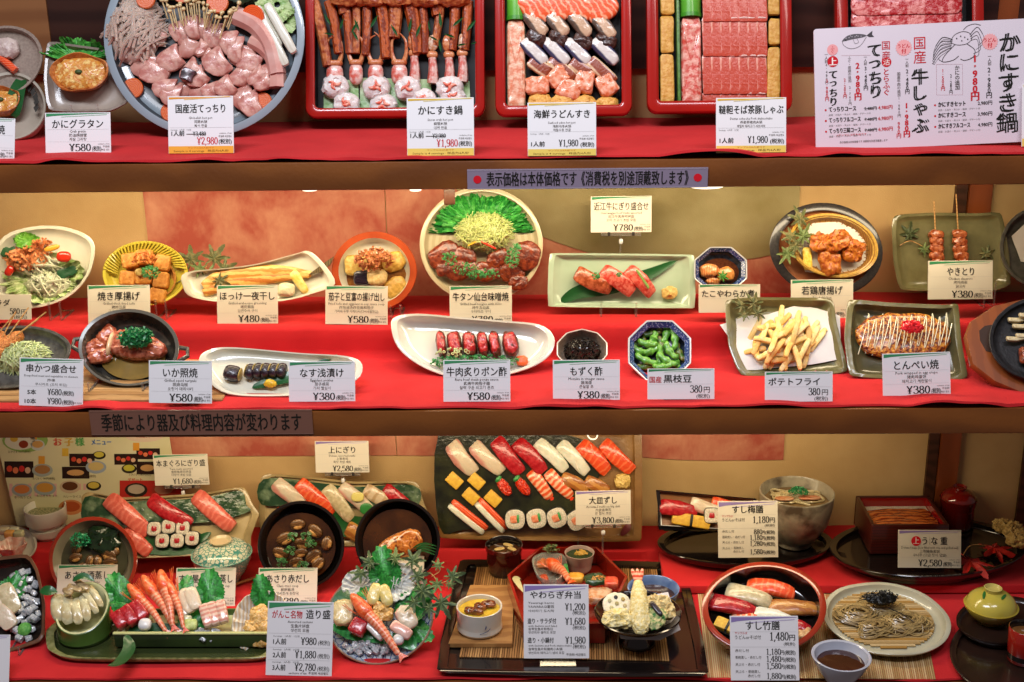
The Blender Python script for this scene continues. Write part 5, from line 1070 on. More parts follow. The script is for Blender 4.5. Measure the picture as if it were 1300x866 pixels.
t = thing('grilled_squid', 'scored grilled squid in the black pot', 'squid', g.at(178, 442, .006)); c0 = g.uv(178, 442, .006)
k0 = g.m(178, 442)
L_ = 38*k0
MB().sup(L_, 19*k0, .013, .75, .7, 60, 14, T=Tr(0, 0, .006) @ Rz(-.22), fn=lambda x, y, z: (x-.2*abs(y), y*(1-.30*max(0, x/L_))*(1+.035*math.cos(x*760)), z*(1+.10*math.cos(x*760))+nz(x, y, z, 90, .002))).build('squid_body', sq, t)
MB().sup(3.5*k0, 17*k0, .0125, .7, .8, 14, 10, T=Tr(-L_*.93, 2*k0, .006) @ Rz(-.1)).build('cut_end', mat('#d0ac84', rough=.3, coat=.4), t)
for i, (x, y, a_) in enumerate(((122, 440, 30), (134, 428, 60), (128, 452, 10))):
    lump(g, x, y, 15, 10, .014, mat('#8c3820', '#b86848', 'noise', 70, .2, .001, coat=.6), 'squid_fin', 'curled reddish squid piece in the black pot', 'squid', 'curled squid pieces', ang=a_, rough=.003, rf=70, h=.006)
bits(g, 178, 436, 22, 13, .016, 150, .0028, mat('#0f5a2c', '#1f7a40', rough=.35), 'chopped_leek', 'dark green leek heap on the grilled squid', 'leek', h=.018, shape='flake')
strands(g, 178, 437, 20, 12, .016, 60, .001, mat('#145c30', '#2a8048', rough=.35), 'chopped_leek', 'dark green leek threads on the grilled squid', 'leek', h=.017, L=.02)
stand(f, 150, 493, 100, 'clear stand under the black pot', ZB)
# pickled eggplant
f = plane(Z2, 355, 502, 40, 355, 470)
f = Fr(None, M=f.M @ Tr(0, 0, .012))
t, g = dish(f, f.poly(catmull([(253, 455), (268, 443), (300, 441), (380, 448), (440, 452), (459, 462), (452, 482), (410, 498), (350, 503), (290, 500), (262, 480)], 4)), .012, m=white_g, name='oval_plate', label='long oval white plate with pickled eggplant', base=.5, flat=.7)
blade(g, [(320, 492), (350, 485), (385, 475), (428, 450)], 16, 'green bamboo leaf under the pickled eggplant')
egp = mat('#1c1018', '#34202c', 'noise', 60, .3, .0012, 180, coat=.35); egf = mat('#a8904c', '#c0a860', rough=.35)
for i, (x, y) in enumerate(((295, 474), (318, 472), (328, 471), (338, 471), (348, 471), (358, 471))):
    t = thing('eggplant_slice', 'purple slice of pickled eggplant with pale cut face' if i else 'end piece of the pickled eggplant nearest the plate rim', 'eggplant', g.at(x, y, .009, -12), 'pickled eggplant slices' if i else None)
    k0 = g.m(x, y); w_ = 11 if i == 0 else 6
    MB().sup(w_*k0, 10*k0, .010, .7, .6, 16, 8).build('skin', egp, t); MB().sup(1.2*k0, 8.6*k0, .0086, .9, .9, 12, 8, T=Tr((w_-.4)*k0 if i == 0 else -(w_-.4)*k0, 0, .001)).build('flesh', egf, t)
lump(g, 343, 487, 8, 6, .012, mat('#e0b82c', '#c89c20', rough=.35), 'mustard', 'yellow dab of mustard beside the pickled eggplant', 'mustard', rough=.001, e=(1.1, 1), h=.003)
# seared beef on white oval plate
f = plane(Z2, 600, 482, 46, 600, 436)
t, g = dish(f, f.poly(catmull([(497, 415), (502, 402), (530, 398), (580, 402), (640, 407), (685, 412), (703, 428), (698, 450), (670, 468), (620, 480), (570, 478), (530, 462), (505, 440)], 4)), .017, m=mat('#cfccc0', '#c4c0b2', 'noise', 20, .12, coat=.7), name='boat_plate', label='white boat shaped plate with seared beef slices', base=.4, flat=.62)
brm = mat('#96121a', '#b83430', 'noise', 70, .28, .0012, 170, coat=.35); brd = mat('#4a1c10', '#6a3420', 'noise', 120, .35, .001, 200, coat=.3)
for i, x in enumerate((560, 577, 596, 613, 628, 648)):
    t = thing('seared_beef_slice', 'seared rare beef slice on the white boat shaped plate', 'meat', g.at(x, 437, .012, 8), 'seared beef slices'); k0 = g.m(x, 437); w_ = (6.5, 9, 9, 7, 7, 10)[i]; sd = i*3.1
    MB().sup(w_*k0, 17.5*k0, .011, .8, .75, 24, 14, fn=lambda x, y, z: (x+nz(x, y, z, 180, .0022, sd), y+nz(x, y, z, 120, .0035, sd), z+nz(y, x, z, 200, .002, sd))).build('crust', brd, t)
    MB().sup(w_*k0*.85, 15*k0, .0112, .7, .65, 24, 14, T=Tr(-.3*k0, .2*k0, .0013), fn=lambda x, y, z: (x+nz(x, y, z, 200, .0022, sd), y+nz(y, x, z, 120, .003, sd), z+nz(x, y, z, 220, .0022, sd))).build('rare_meat', brm, t)
bits(g, 605, 461, 60, 9, .012, 330, .0019, scal_m, 'chopped_scallion', 'green scallion bed under the seared beef', 'scallion', h=.003)
bits(g, 575, 455, 22, 7, .008, 20, .003, mat('#b8c488', rough=.35), 'onion_ring_bits', 'pale leek rings on the seared beef', 'leek', h=.016)
lump(g, 663, 458, 8, 7, .010, mat('#d85c28', rough=.4), 'grated_radish', 'orange dab of chili radish beside the seared beef', 'radish', rough=.001, h=.003)
# mozuku in a faceted cup
f = plane(Z2, 739, 478, 42, 739, 441)
o = f.poly(chaikin([(739+34*math.cos(R(18+36*k)), 443-26*math.sin(R(18+36*k))) for k in range(10)], .06, 2))
t, g = dish(f, o, .026, m=mat('#b8a898', '#a89888', rough=.2, coat=.5), mrim=mat('#d8d0c4', rough=.2, coat=.5), min_=mat('#9c8c7c', '#8c7c6c', rough=.22, coat=.5), name='faceted_bowl', label='faceted pale bowl filled with mozuku seaweed', base=.5, flat=.6, rim_w=.95)
broth(g, 739, 448, 23, 16, mat('#1c1410', rough=.05, coat=.8), 'dark vinegar sauce around the mozuku', h=.009)
strands(g, 739, 447, 22, 15, .018, 160, .0008, mat('#1c1814', '#2c2620', rough=.15, coat=.8), 'mozuku_seaweed', 'dark glossy mozuku seaweed in the faceted bowl', 'seaweed', h=.006, L=.025, curl=3)
# edamame in the octagonal bowl
f = plane(Z2, 838, 484, 48, 838, 444)
t, g = octbowl(f, 837.5, 445, 43.5, 42, .028, 'octagonal blue and white bowl full of green edamame')
ed = mat('#4c8a2c', '#6aa83c', 'noise', 60, .3, .0006, 150, coat=.4); ed2 = mat('#3c6a24', '#7a6a2c', 'noise', 40, .3, .0006, 150, coat=.4)
for i, (x, y, a_, L_) in enumerate(((828, 424, 12, 26), (846, 424, 80, 26), (857, 430, 95, 28), (822, 437, -10, 24), (840, 438, 100, 26), (812, 446, -30, 26), (826, 446, 20, 22), (850, 446, -60, 26), (862, 448, -70, 26), (838, 452, 85, 32), (820, 458, -25, 30), (846, 458, -35, 28), (812, 436, 30, 20), (858, 460, -80, 20), (830, 430, 60, 20), (842, 466, 10, 24), (820, 466, 10, 22))):
    k0 = g.m(x, y); t = thing('edamame_pod', 'glossy green edamame pod in the octagonal bowl', 'edamame', g.at(x, y, .008+(i % 4)*.003, a_), 'edamame pods')
    L = L_*k0*.55; MB().sup(L, 4.6*k0, .0042, .9, .8, 20, 8, fn=lambda x, y, z: (x, y*(1+.22*math.cos(x/L*8))+(x/L)**2*.004, z*(1+.3*math.cos(x/L*8)))).build('pod', ed if i % 4 else ed2, t)
# french fries
f = plane(Z2, 1000, 479, 48, 1000, 428)
t, g = dish(f, f.poly(chaikin([(920, 380), (960, 377), (1058, 378), (1062, 410), (1078, 472), (1040, 477), (940, 478), (925, 440)], .1, 2)), .013, m=oribe, name='square_plate', label='square olive plate with french fries on paper', base=.6, flat=.76, curve=.8)
sheetpx(g, [(914, 412), (940, 402), (975, 400), (1015, 386), (1038, 392), (1066, 402), (1068, 456), (1030, 463), (948, 470), (932, 440)], 'creased white paper under the french fries', 'lining_paper', 'paper', mat('#d4d2d2', rough=.7), h=.004, wav=.006, wf=30)
fm = [mat('#e0b864', '#e8cc84', 'noise', 60, .45, .0006, 200), mat('#e4c474', '#ecd898', 'noise', 60, .45, .0006, 200), mat('#d8a450', '#e4b868', 'noise', 60, .45, .0006, 200)]
rs = random.Random(4)
for i in range(50):
    q = rs.random()*6.28; rr = rs.random()**.5; x, y = 996+46*rr*math.cos(q), 432+27*rr*math.sin(q); a_ = rs.gauss(50, 32); hh = .006+.026*(1-rr*rr)*rs.random()
    L = rs.uniform(.020, .037)*.8; k = .0043
    mb = MB().sup(L, k, k*.9, .5, .45, 14, 8, fn=lambda x, y, z: (x, y+.0018*math.sin(x*60+i), z-x*x*3))
    solo('french_fry', mb, fm[i % 3], 'golden french fry in the heap on the square olive plate', 'french fry', g.at(x, y, hh, a_) @ Ry(rs.gauss(0, .2)), 'french fries on the paper')
for i, (x, y, s, a_) in enumerate(((941, 388, 14, 100), (957, 385, 16, 70), (962, 398, 12, 20), (946, 400, 10, 200))):
    maple(g, x, y, s, a_, 'dark maple leaf behind the french fries', maple_m, h=.02+i*.002, group='maple leaves behind the french fries', tilt=15)
stand(f, 1040, 478, 20, 'clear stand under the french fries plate', Z2)
# pork omelette
f = plane(Z2, 1150, 484, 48, 1150, 434)
t, g = dish(f, f.poly(chaikin([(1076, 379), (1130, 384), (1200, 387), (1217, 385), (1220, 430), (1229, 478), (1215, 484), (1140, 482), (1078, 478), (1072, 430)], .1, 2)), .014, m=oribe, min_=mat('#4c4830', '#5c583c', 'noise', 30, .2, coat=.5), name='square_plate', label='square olive plate with the pork omelette under white sauce', base=.62, flat=.78, curve=.8, rim_w=.9)
om = lump(g, 1146, 427, 60, 31, .020, mat('#c88c30', '#58200a', 'noise', 90, .3, .002, 150, coat=.4, c3='#a05418'), 'pork_omelette', 'flat egg omelette striped with sauce on the square olive plate', 'omelette', rough=.0025, rf=60, res=(36, 14), e=(.6, .8))
k0 = g.m(1146, 428); zz = []
L0 = 54*k0; W0 = 31*k0; n = 12
for i in range(n*2+1):
    x = -L0+2*L0*i/(n*2); top = i % 2; sl = .010
    for q in (0, .25, .5, .75):
        yy = (-W0+2*W0*q) if not top else (W0-2*W0*q); yy *= .86+.12*math.sin(i*1.7); zz.append((x+sl*(yy/W0)+L0/n*q*.9, yy, .0215*math.sqrt(max(.12, 1-(yy/W0)**2*.9-(x/L0)**4*.5))+.0012))
tagp(MB().tube(catmull(zz, 3, False), .0008, 5).build('mayonnaise_line', mat('#ddd8b8', rough=.25, coat=.5), None, g.at(1146, 428, .0)), 'thin zigzag line of white mayonnaise over the omelette', 'sauce')
strands(g, 1153, 422, 14, 8, .007, 80, .0011, mat('#d81420', '#e83c40', rough=.2, coat=.5), 'red_ginger', 'heap of bright red ginger shreds on the omelette', 'ginger', h=.02, L=.016, curl=2)
# wooden board with iron plate
f = plane(Z2, 1300, 500, 44, 1318, 440)
wb = mat('#84461f', '#7a401e', 'wave', 16, .35, axis='X', dist=3, coat=.35)
t = thing('wooden_trivet', 'brown octagonal wooden board under the iron plate', 'trivet', f.M)
o = ccw(f.poly([(1226, 425), (1232, 408), (1262, 388), (1330, 372), (1400, 380), (1420, 460), (1390, 500), (1300, 500), (1262, 484), (1234, 462)]))
MB().rings([[(x*.98, y*.98, -.014) for x, y in o], [(x, y, -.012) for x, y in o], [(x, y, -.002) for x, y in o], [(x*.985, y*.985, 0) for x, y in o]]).build('board', wb, t)
o2 = f.poly([(1243, 420), (1250, 414), (1262, 412), (1262, 448), (1252, 446), (1244, 432)]); MB().prism(ccw(o2), -.0005, .0006).build('handle_slot', mat('#2c1408', rough=.6), t)
f2 = Fr(None, M=f.M @ Tr(0, 0, .014)); t, g = dish(f2, f2.poly(ell(1326, 430, 70, 54, 44)), .010, m=iron, name='iron_plate', label='round black iron plate at the frame edge', base=.7, flat=.84)
for i, (x, y, a_) in enumerate(((1292, 408, 20), (1298, 416, 60), (1290, 432, 5), (1302, 428, 40), (1306, 402, -10))):
    slab(g, x-12, y, x+12, y-2, 6, .006, mat('#cdbf98', '#b8a478', rough=.4), 'bean_sprout', 'pale fried sprout on the black iron plate', 'sprout', 'sprouts on the iron plate', h=.003+.002*i, curve=.4)
lump(g, 1304, 452, 10, 14, .014, tongue, 'grilled_meat', 'brown grilled meat on the iron plate', 'meat', rough=.002, h=.002)
# ================================================================== top shelf
glz = mat('#77848c', '#66737c', 'noise', 30, .2, coat=.5)
taupe = mat('#8a7c70', '#786a5e', 'noise', 40, .3, .0004, 120, coat=.3)
pal = mat('#b0a898', '#a09888', 'noise', 30, .3, coat=.3)
# crab plate cut by the frame
f = plane(Z1+.001, 5, 106, 70, 0, 75, dep=-.10)
t, g = dish(f, f.poly(ell(-2, 80, 58, 45, 40, rot=-25)), .012, m=mat('#9a8a7c', '#8c7c70', rough=.25, coat=.4), name='round_plate', label='brownish plate with crab leg cut by the frame at the top shelf', base=.5, flat=.75)
lump(g, 6, 62, 18, 13, .018, mat('#c8b4a8', '#b09890', 'noise', 60, .35, .001), 'crab_meat', 'white lump of crab meat on the cut off plate', 'crab', rough=.002)
tubeobj(g, [(-12, 62), (4, 76), (20, 90)], 5, TOP['crab'], 'crab_limb', 'orange crab leg across the cut off plate', 'crab', h=.008)
# flowered bowl
f = plane(Z1+.001, 22, 180, 48, 18, 140)
t, g = dish(f, f.poly(ell(13, 134, 45, 43, 44)), .024, m=pal, name='flowered_bowl', label='grey bowl with dark leaf drawing holding a gratin shell', base=.45, flat=.6, min_=mat('#a89c8c', '#988c7c', 'noise', 30, .3, coat=.3))
for k in range(5):
    a = R(20+k*14-30); x0, y0 = 13+36*math.cos(a), 134-34*math.sin(a)
    P_ = [(x0, y0), (x0+4, y0-6), (x0+2, y0-12), (x0-3, y0-6)]; P_ = f.poly([(x-(x0-13)*.16, y-(y0-134)*.16) for x, y in P_])
    MB().add([(x, y, -.0082) for x, y in P_], [(0, 1, 2, 3)]).build('leaf_drawing', mat('#2c2822', rough=.4), t, smooth=False)
blade(g, [(20, 150), (24, 130), (32, 92)], 22, 'green leaf standing in the flowered bowl', h=.01, arch=.012)
def gratin(g, x, y, rx, ry, label):
    c = mat('#a85c28', '#c87c40', 'noise', 70, .35, .0008, 160, coat=.3)
    M_ = g.at(x, y, .002); t = thing('gratin_shell', label, 'gratin', M_); k = g.m(x, y); a, b = rx*k, ry*k
    def rg(q, z, w=0): return [(a*q*math.cos(p)*(1+.06*math.sin(p*3)), b*q*math.sin(p)*(1+w*.05*math.sin(p*5)), z+w*.003*math.sin(p*4)) for p in (6.2832*i/32 for i in range(32))]
    MB().rings([[(0, 0, 0)], rg(.6, 0), rg(.9, .010, 1), rg(1, .024, 1), rg(.95, .025, 1), rg(.84, .016)], cap1=False).build('crab_shell', c, t)
    sd = 3.
    MB().sup(a*.86, b*.84, .007, .8, .8, 26, 12, T=Tr(0, 0, .017), fn=lambda x, y, z: (x, y, z+nz(x, y, 0, 110, .006, sd))).build('cheese_crust', mat('#d8943c', '#e8c070', 'noise', 70, .35, .002, 160, coat=.3, c3='#c87830'), t)
    MB().sup(.006, .004, .003, 1, 1, 10, 6, T=Tr(0, 0, .025)).build('herb', mat('#3c4c1c', rough=.5), t)
gratin(g, 8, 138, 24, 20, 'browned crab gratin in its shell on the flowered bowl')
# square plate with crab gratin
f = plane(Z1+.001, 110, 142, 62, 108, 98, dep=-.15)
stand(f, 110, 141, 50, 'clear stand raising the taupe square gratin plate', Z1+.001)
t, g = dish(f, f.poly(chaikin([(59, 51), (98, 57), (135, 62), (166, 128), (140, 142), (60, 142), (55, 100)], .12, 2)), .012, m=taupe, min_=mat('#a09284', '#8a7c70', 'noise', 30, .3, coat=.3), name='square_plate', label='taupe square plate with lettuce and crab gratin', base=.6, flat=.74)
lettuce(g, 100, 78, 44, 26, 'frilly green lettuce behind the crab gratin', mat('#2c8030', '#5cb048', 'noise', 60, .4, .001), a0=10, a1=170, ruff=.007, rise=.01)
gratin(g, 107, 99, 37, 25, 'browned crab gratin in its shell on the taupe square plate')
# pufferfish hot pot plate
f = plane(Z1+.001, 262, 174, 69, 259, 46, lift=.004)
o = f.poly(ell(259, 46, 127, 127, 72))
t, g = dish(f, o, .016, m=glz, mrim=mat('#8c98a0', rough=.2, coat=.5), min_=mat('#35373a', '#3e4246', 'noise', 30, .35, coat=.2), name='large_round_plate', label='huge round blue grey plate heaped with pufferfish hot pot ingredients', base=.5, flat=.84)
fug = mat('#b87468', '#d4a494', 'noise', 40, .3, .0012, 120, coat=.35, sss=.2)
fug2 = mat('#cc9c8c', '#b06c60', 'noise', 30, .25, .0008, 100, coat=.5, sss=.1)
strands(g, 172, 46, 36, 42, .030, 120, .0022, mat('#c4a898', '#d4bcac', 'noise', 30, .2, coat=.5, sss=.3), 'glass_noodles', 'pale glass noodles in a bundle at the edge of the huge plate', 'noodles', L=.11, curl=1.2, ang=70, h=.002)
FI = [(165, 78, 205, 92, 26), (205, 64, 222, 90, 26), (206, 100, 208, 126, 24), (226, 104, 232, 124, 24), (222, 26, 228, 54, 17), (240, 18, 244, 50, 15), (256, 22, 258, 52, 15), (272, 30, 276, 60, 16), (288, 38, 290, 72, 18),
      (226, 58, 250, 66, 22), (248, 60, 262, 66, 18), (262, 66, 284, 96, 24), (290, 66, 322, 76, 24), (296, 88, 314, 106, 26), (318, 92, 332, 104, 22), (246, 106, 258, 126, 22), (262, 106, 270, 126, 18), (276, 102, 292, 122, 20), (300, 112, 318, 142, 24), (324, 88, 340, 110, 20), (232, 84, 250, 100, 24), (180, 40, 206, 56, 22)]
FI += [(x0+9, y0+7, x1+7, y1+9, w_*.9) for x0, y0, x1, y1, w_ in FI[::2]]
for i, (x0, y0, x1, y1, w_) in enumerate(FI):
    slab(g, x0, y0, x1, y1, w_*1.2, .009, fug if i % 3 else fug2, 'pufferfish_slice', 'pink raw pufferfish piece on the huge blue grey plate', 'fish', 'raw pufferfish pieces', h=.004+.007*((i*7) % 3)/2, e=(.42, .5), rough=.0017, curve=.25, taper=.2, bend=.6)
tubeobj(g, [(300, 20), (326, 34), (344, 60), (352, 95)], 13, mat('#d8b0a4', '#c88c80', 'noise', 30, .25, coat=.5), 'pufferfish_fillet', 'long pale fillet curving along the rim of the huge plate', 'fish', h=.012, r1=11)
tubeobj(g, [(318, 52), (336, 62), (350, 80), (352, 112)], 9, mat('#d4a898', '#c8887c', 'noise', 30, .25, coat=.5), 'pufferfish_fillet', 'shorter fillet under the long fillet on the huge plate', 'fish', h=.008, r1=12)
slab(g, 230, 92, 246, 98, 16, .006, mat('#2c1c20', '#5a3038', 'noise', 60, .3, coat=.4), 'fish_skin', 'dark strip of pufferfish skin in the middle of the huge plate', 'fish', h=.02, rough=.003)
car = mat('#c8501c', '#d86c30', 'rings', 120, .35, .0004, 200, dist=.5, coat=.2)
def carrot(g, x, y, r, label, h=.004, m=car, name='carrot_slice', cat='carrot', ang=0, grp=None):
    k = g.m(x, y)*r; return solo(name, MB().rings([[(k*.97*math.cos(p), k*.97*math.sin(p), 0) for p in (6.2832*i/26 for i in range(26))], [(k*math.cos(p), k*math.sin(p), .001) for p in (6.2832*i/26 for i in range(26))], [(k*math.cos(p), k*math.sin(p), .005) for p in (6.2832*i/26 for i in range(26))], [(k*.93*math.cos(p), k*.93*math.sin(p), .006) for p in (6.2832*i/26 for i in range(26))]]), m, label, cat, g.at(x, y, h) @ Rx(R(ang)), grp)
carrot(g, 170, 113, 13, 'carrot slice nearest the large price card and noodles', .003)
carrot(g, 217, 143, 12, 'carrot slice half behind the orange bordered price card', .003)
carrot(g, 334, 130, 12, 'carrot slice near the rim on the crab box side', .003)
carrot(g, 322, 21, 14, 'bright carrot slice leaning beside the white leeks', .016, mat('#d8481c', '#e8642c', 'rings', 120, .3, coat=.3), ang=15)
carrot(g, 277, 4, 14, 'carrot slice above the enoki mushrooms', .02); carrot(g, 186, 0, 12, 'carrot slice at the top beside the noodles', .02); carrot(g, 232, -6, 11, 'carrot slice at the top of the huge plate', .02)
enk = mat('#d8c090', '#c8a870', rough=.35, coat=.3)
rs = random.Random(9)
for i in range(34):
    x = 206+i*3.0+rs.uniform(-2, 2); y = 2+8*math.sin(i*.33)+i*.42+rs.uniform(-5, 5)
    t = thing('enoki_mushroom', 'small enoki mushroom in the bunch on the huge plate', 'mushroom', g.at(x, y, .024+rs.random()*.008), 'enoki mushrooms'); k = g.m(x, y)
    MB().sup(2.6*k*rs.uniform(.8, 1.4), 2.6*k*rs.uniform(.8, 1.3), 2.2*k, 1, 1, 10, 6).build('cap', enk, t)
    a = g.uv(x, y); b = g.uv(x+(250-x)*.12+(8 if x > 260 else 0)*-.6, y+17+rs.random()*8); MB().tube([(0, 0, 0), ((b[0]-a[0]), (b[1]-a[1]), -.008)], .0011, 5).build('stem', enk, t)
lk = mat('#cdc8b4', '#d8d4c4', 'wave', 60, .3, axis='Y', coat=.3)
for i, (x0, y0, x1, y1) in enumerate(((338, 4, 374, 68), (334, 24, 364, 84), (326, 8, 356, 60))):
    slab(g, x0, y0, x1, y1, 12, .010, lk, 'leek_stalk', ('upper white leek stalk beside the carrot', 'lower white leek stalk on the huge plate', 'white leek stalk tucked under the others')[i], 'leek', h=.016-.004*i, e=(.5, .4))
cab = mat('#6f9a44', '#b8c890', 'noise', 40, .4, .001, 120)
lettuce(g, 352, 6, 26, 24, 'pale green cabbage leaf at the rim of the huge plate', cab, h=.006, ruff=.004); lettuce(g, 362, 28, 18, 16, 'small pale cabbage leaf under the leek stalks', cab, h=.004, ruff=.003)
lump(g, 298, -6, 26, 12, .02, mat('#1c2a1c', '#2c3c24', 'noise', 60, .4), 'spinach', 'dark leafy greens behind the carrots on the huge plate', 'greens', rough=.004, h=.01)
lump(g, 250, -14, 60, 16, .02, mat('#26301c', '#5c7038', 'noise', 60, .4), 'leafy_greens', 'leafy greens at the very top of the huge plate', 'greens', rough=.004, h=.006)
# lacquer boxes
lac = mat('#a81c14', '#98160f', 'noise', 10, .16, coat=.7); lacd = mat('#140e0e', rough=.45, spec=.3)
def lbox(x0, y0, x1, y1, ybot, label, tilt=71, depth=.028, dep=None, wall_=12):
    f = plane(Z1+.001, (x0+x1)/2, ybot, tilt, (x0+x1)/2, (y0+y1)/2, dep=dep)
    f = Fr(None, M=f.M); cx = (x0+x1)/2; a = f.uv(x0, (y0+y1)/2); b = f.uv(x1, (y0+y1)/2); c = f.uv(cx, y1); d = f.uv(cx, y0)
    hw, hh, oy = (b[0]-a[0])/2, (d[1]-c[1])/2, (d[1]+c[1])/2; f = Fr(None, M=f.M @ Tr((a[0]+b[0])/2, oy, 0)); wl = wall_*f.m(cx, y1)
    t = thing('lacquer_box', label, 'box', f.M)
    def rr(k, z, r=.016): return [(x, y, z) for x, y in rrect(-hw+k, hw-k, -hh+k, hh-k, max(.004, r-k*.6), 6)]
    MB().rings([rr(.006, -depth-.004), rr(.003, -depth-.003), rr(0, -depth*.6), rr(0, -.003), rr(.0012, -.0006), rr(.003, 0), rr(wl*.75, 0), rr(wl*.9, -.0008), rr(wl, -.003)], cap1=False).build('frame', lac, t)
    MB().rings([rr(wl, -.003), rr(wl*1.03, -depth), ], cap0=False).build('dark_lining', lacd, t)
    return t, f.down(depth-.001)
# 1 crab box
t, g = lbox(387, -60, 615, 148, 168, 'red lacquer box with crab legs, claws and shrimp balls')
crl = mat('#7c2c0e', '#b45420', 'wave', 60, .3, .0008, 200, axis='Z', dist=4, coat=.4); crl2 = mat('#90381a', '#c47440', 'noise', 50, .3, .001, 160, coat=.4)
for i, (x0, y0, x1, y1, w_) in enumerate(((398, 2, 416, 76, 6.5), (418, 2, 430, 60, 6), (438, 4, 444, 60, 5.5), (452, 6, 452, 60, 5), (466, 10, 464, 62, 5.5), (484, 6, 490, 66, 7), (502, 2, 500, 40, 8), (520, 2, 530, 60, 8), (536, 6, 540, 60, 5), (560, 4, 552, 50, 5), (578, 4, 574, 56, 6), (594, 2, 590, 56, 6), (428, -20, 438, 10, 8), (546, -20, 556, 12, 8))):
    tubeobj(g, [(x0, y0), ((x0+x1)/2+1, (y0+y1)/2), (x1, y1+8)], w_*1.2, crl if i % 3 else crl2, 'crab_limb', 'brown speckled crab leg standing in the row of the red box', 'crab', h=.014, group='crab legs in the red box', r1=w_*.95)
for i, x in enumerate((440, 470, 505, 540, 575)):
    lump(g, x, -4, 22, 12, .018, crl2, 'crab_body_piece', 'orange crab body piece at the top of the red box', 'crab', 'crab body pieces', rough=.003, h=.018)
pk = mat('#c85848', '#e0c0b4', 'noise', 45, .3, .0008, 140, coat=.4, sss=.1)
tip = mat('#b4582c', '#d08c5c', 'noise', 60, .3, .0008, 140, coat=.4)
for i, (x, y, w_) in enumerate(((425, 95, 22), (452, 94, 18), (477, 94, 20), (507, 94, 21))):
    t2 = thing('crab_claw', ('crab claw with both tips raised, first beside the box wall', 'slim crab claw, second of the row', 'crab claw with a curved tip, third of the row', 'large open crab claw, fourth of the row')[i], 'crab', g.at(x, y, .010)); k = g.m(x, y)
    MB().sup(w_/2*k, 14*k, .008, .8, .8, 16, 8, T=Tr(0, 0, 0)).build('shelled_meat', pk, t2)
    MB().sup(w_*.48*k, 4*k, .008, .7, .7, 16, 8, T=Tr(0, 14*k, .001)).build('joint_collar', tip, t2)
    for s_ in (-1, 1):
        MB().tube(catmull([(s_*5*k, 14*k, 0), (s_*9*k, 26*k, .002), (s_*8*k, 42*k, .004), (s_*(-1)*k, (52 if s_ > 0 else 48)*k, .006)], 4, False), [3.6*k*(1-.85*j/12) for j in range(13)], 7).build('pincer', tip, t2)
for i, (x, y, hh_) in enumerate(((526, 78, 0), (549, 80, 1), (570, 80, 0), (587, 78, 1))):
    t2 = thing('crab_limb_joint', ('crab leg joint with a brown knob, beside the large claw', 'crab leg joint with a pale torn tip, second from the claws', 'shorter crab leg joint with an orange tip', 'crab leg joint nearest the far box wall')[i], 'crab', g.at(x, y, .010)); k = g.m(x, y)
    MB().tube(catmull([(0, -26*k, 0), (1*k, -10*k, .001), (0, 6*k, .002)], 3, False), [6.5*k, 7*k, 6.5*k, 6*k, 5.5*k, 5*k, 5*k], 8).build('pink_meat', pk, t2)
    MB().sup(7.5*k, 5*k, .006, .8, .8, 12, 6, T=Tr(0, 10*k, .002)).build('knuckle', tip, t2)
    MB().sup(6*k, 11*k, .005, .8, .9, 12, 8, T=Tr((-2+3*hh_)*k, 24*k, .004), fn=lambda x, y, z: (x+nz(x, y, z, 200, .002, i*3), y, z)).build('leg_end', tip if not hh_ else mat('#d8c0a8', '#b87848', 'noise', 90, .3), t2)
for i, (x, y, a_, L_) in enumerate(((420, 32, 120, 18), (431, 38, 70, 16), (424, 44, 170, 14), (446, 42, 60, 18), (455, 52, 120, 18), (470, 36, 60, 20), (456, 40, 110, 18), (505, 46, 120, 18), (519, 42, 80, 20), (560, 36, 95, 22), (574, 34, 40, 20), (556, 52, 150, 14), (578, 48, 160, 16), (592, 40, 50, 22), (560, 66, 100, 18), (580, 58, 10, 14), (546, 40, 100, 14), (528, 48, 70, 20), (598, 56, 20, 12))):
    k = g.m(x, y); L = L_*k
    v = [(0, 0, 0), (L*.3, L*.09, .001), (L*.6, L*.08, .001), (L, 0, -.001), (L*.6, -L*.08, .001), (L*.3, -L*.09, .001), (L*.45, 0, -.0008)]
    solo('bamboo_leaf', MB().add(v, [(0, 6, 1), (1, 6, 2), (2, 6, 3), (3, 6, 4), (4, 6, 5), (5, 6, 0)]), leafd_m, 'narrow green bamboo leaf among the crab legs', 'leaf', g.at(x, y, .026, a_), 'bamboo leaves among the crab legs')
gl = mat('#6c9a4c', '#c8d8b0', 'noise', 30, .35, .0008, 100)
for x0, y0, x1, y1, lb in ((411, 101, 455, 148, 'first'), (457, 99, 502, 148, 'second'), (502, 100, 547, 148, 'third'), (556, 102, 596, 126, 'fourth')):
    sheetpx(g, [(x0, y0), (x1, y0+1), (x1+1, y1), (x0, y1)], 'square of pale green lettuce, ' + lb + ' in the row under the shrimp balls', 'lettuce_square', 'lettuce', gl, h=.003, wav=.003)
sb = mat('#d8cfc8', '#e0d8d4', 'noise', 60, .3, .001, 200, coat=.4, sss=.2)
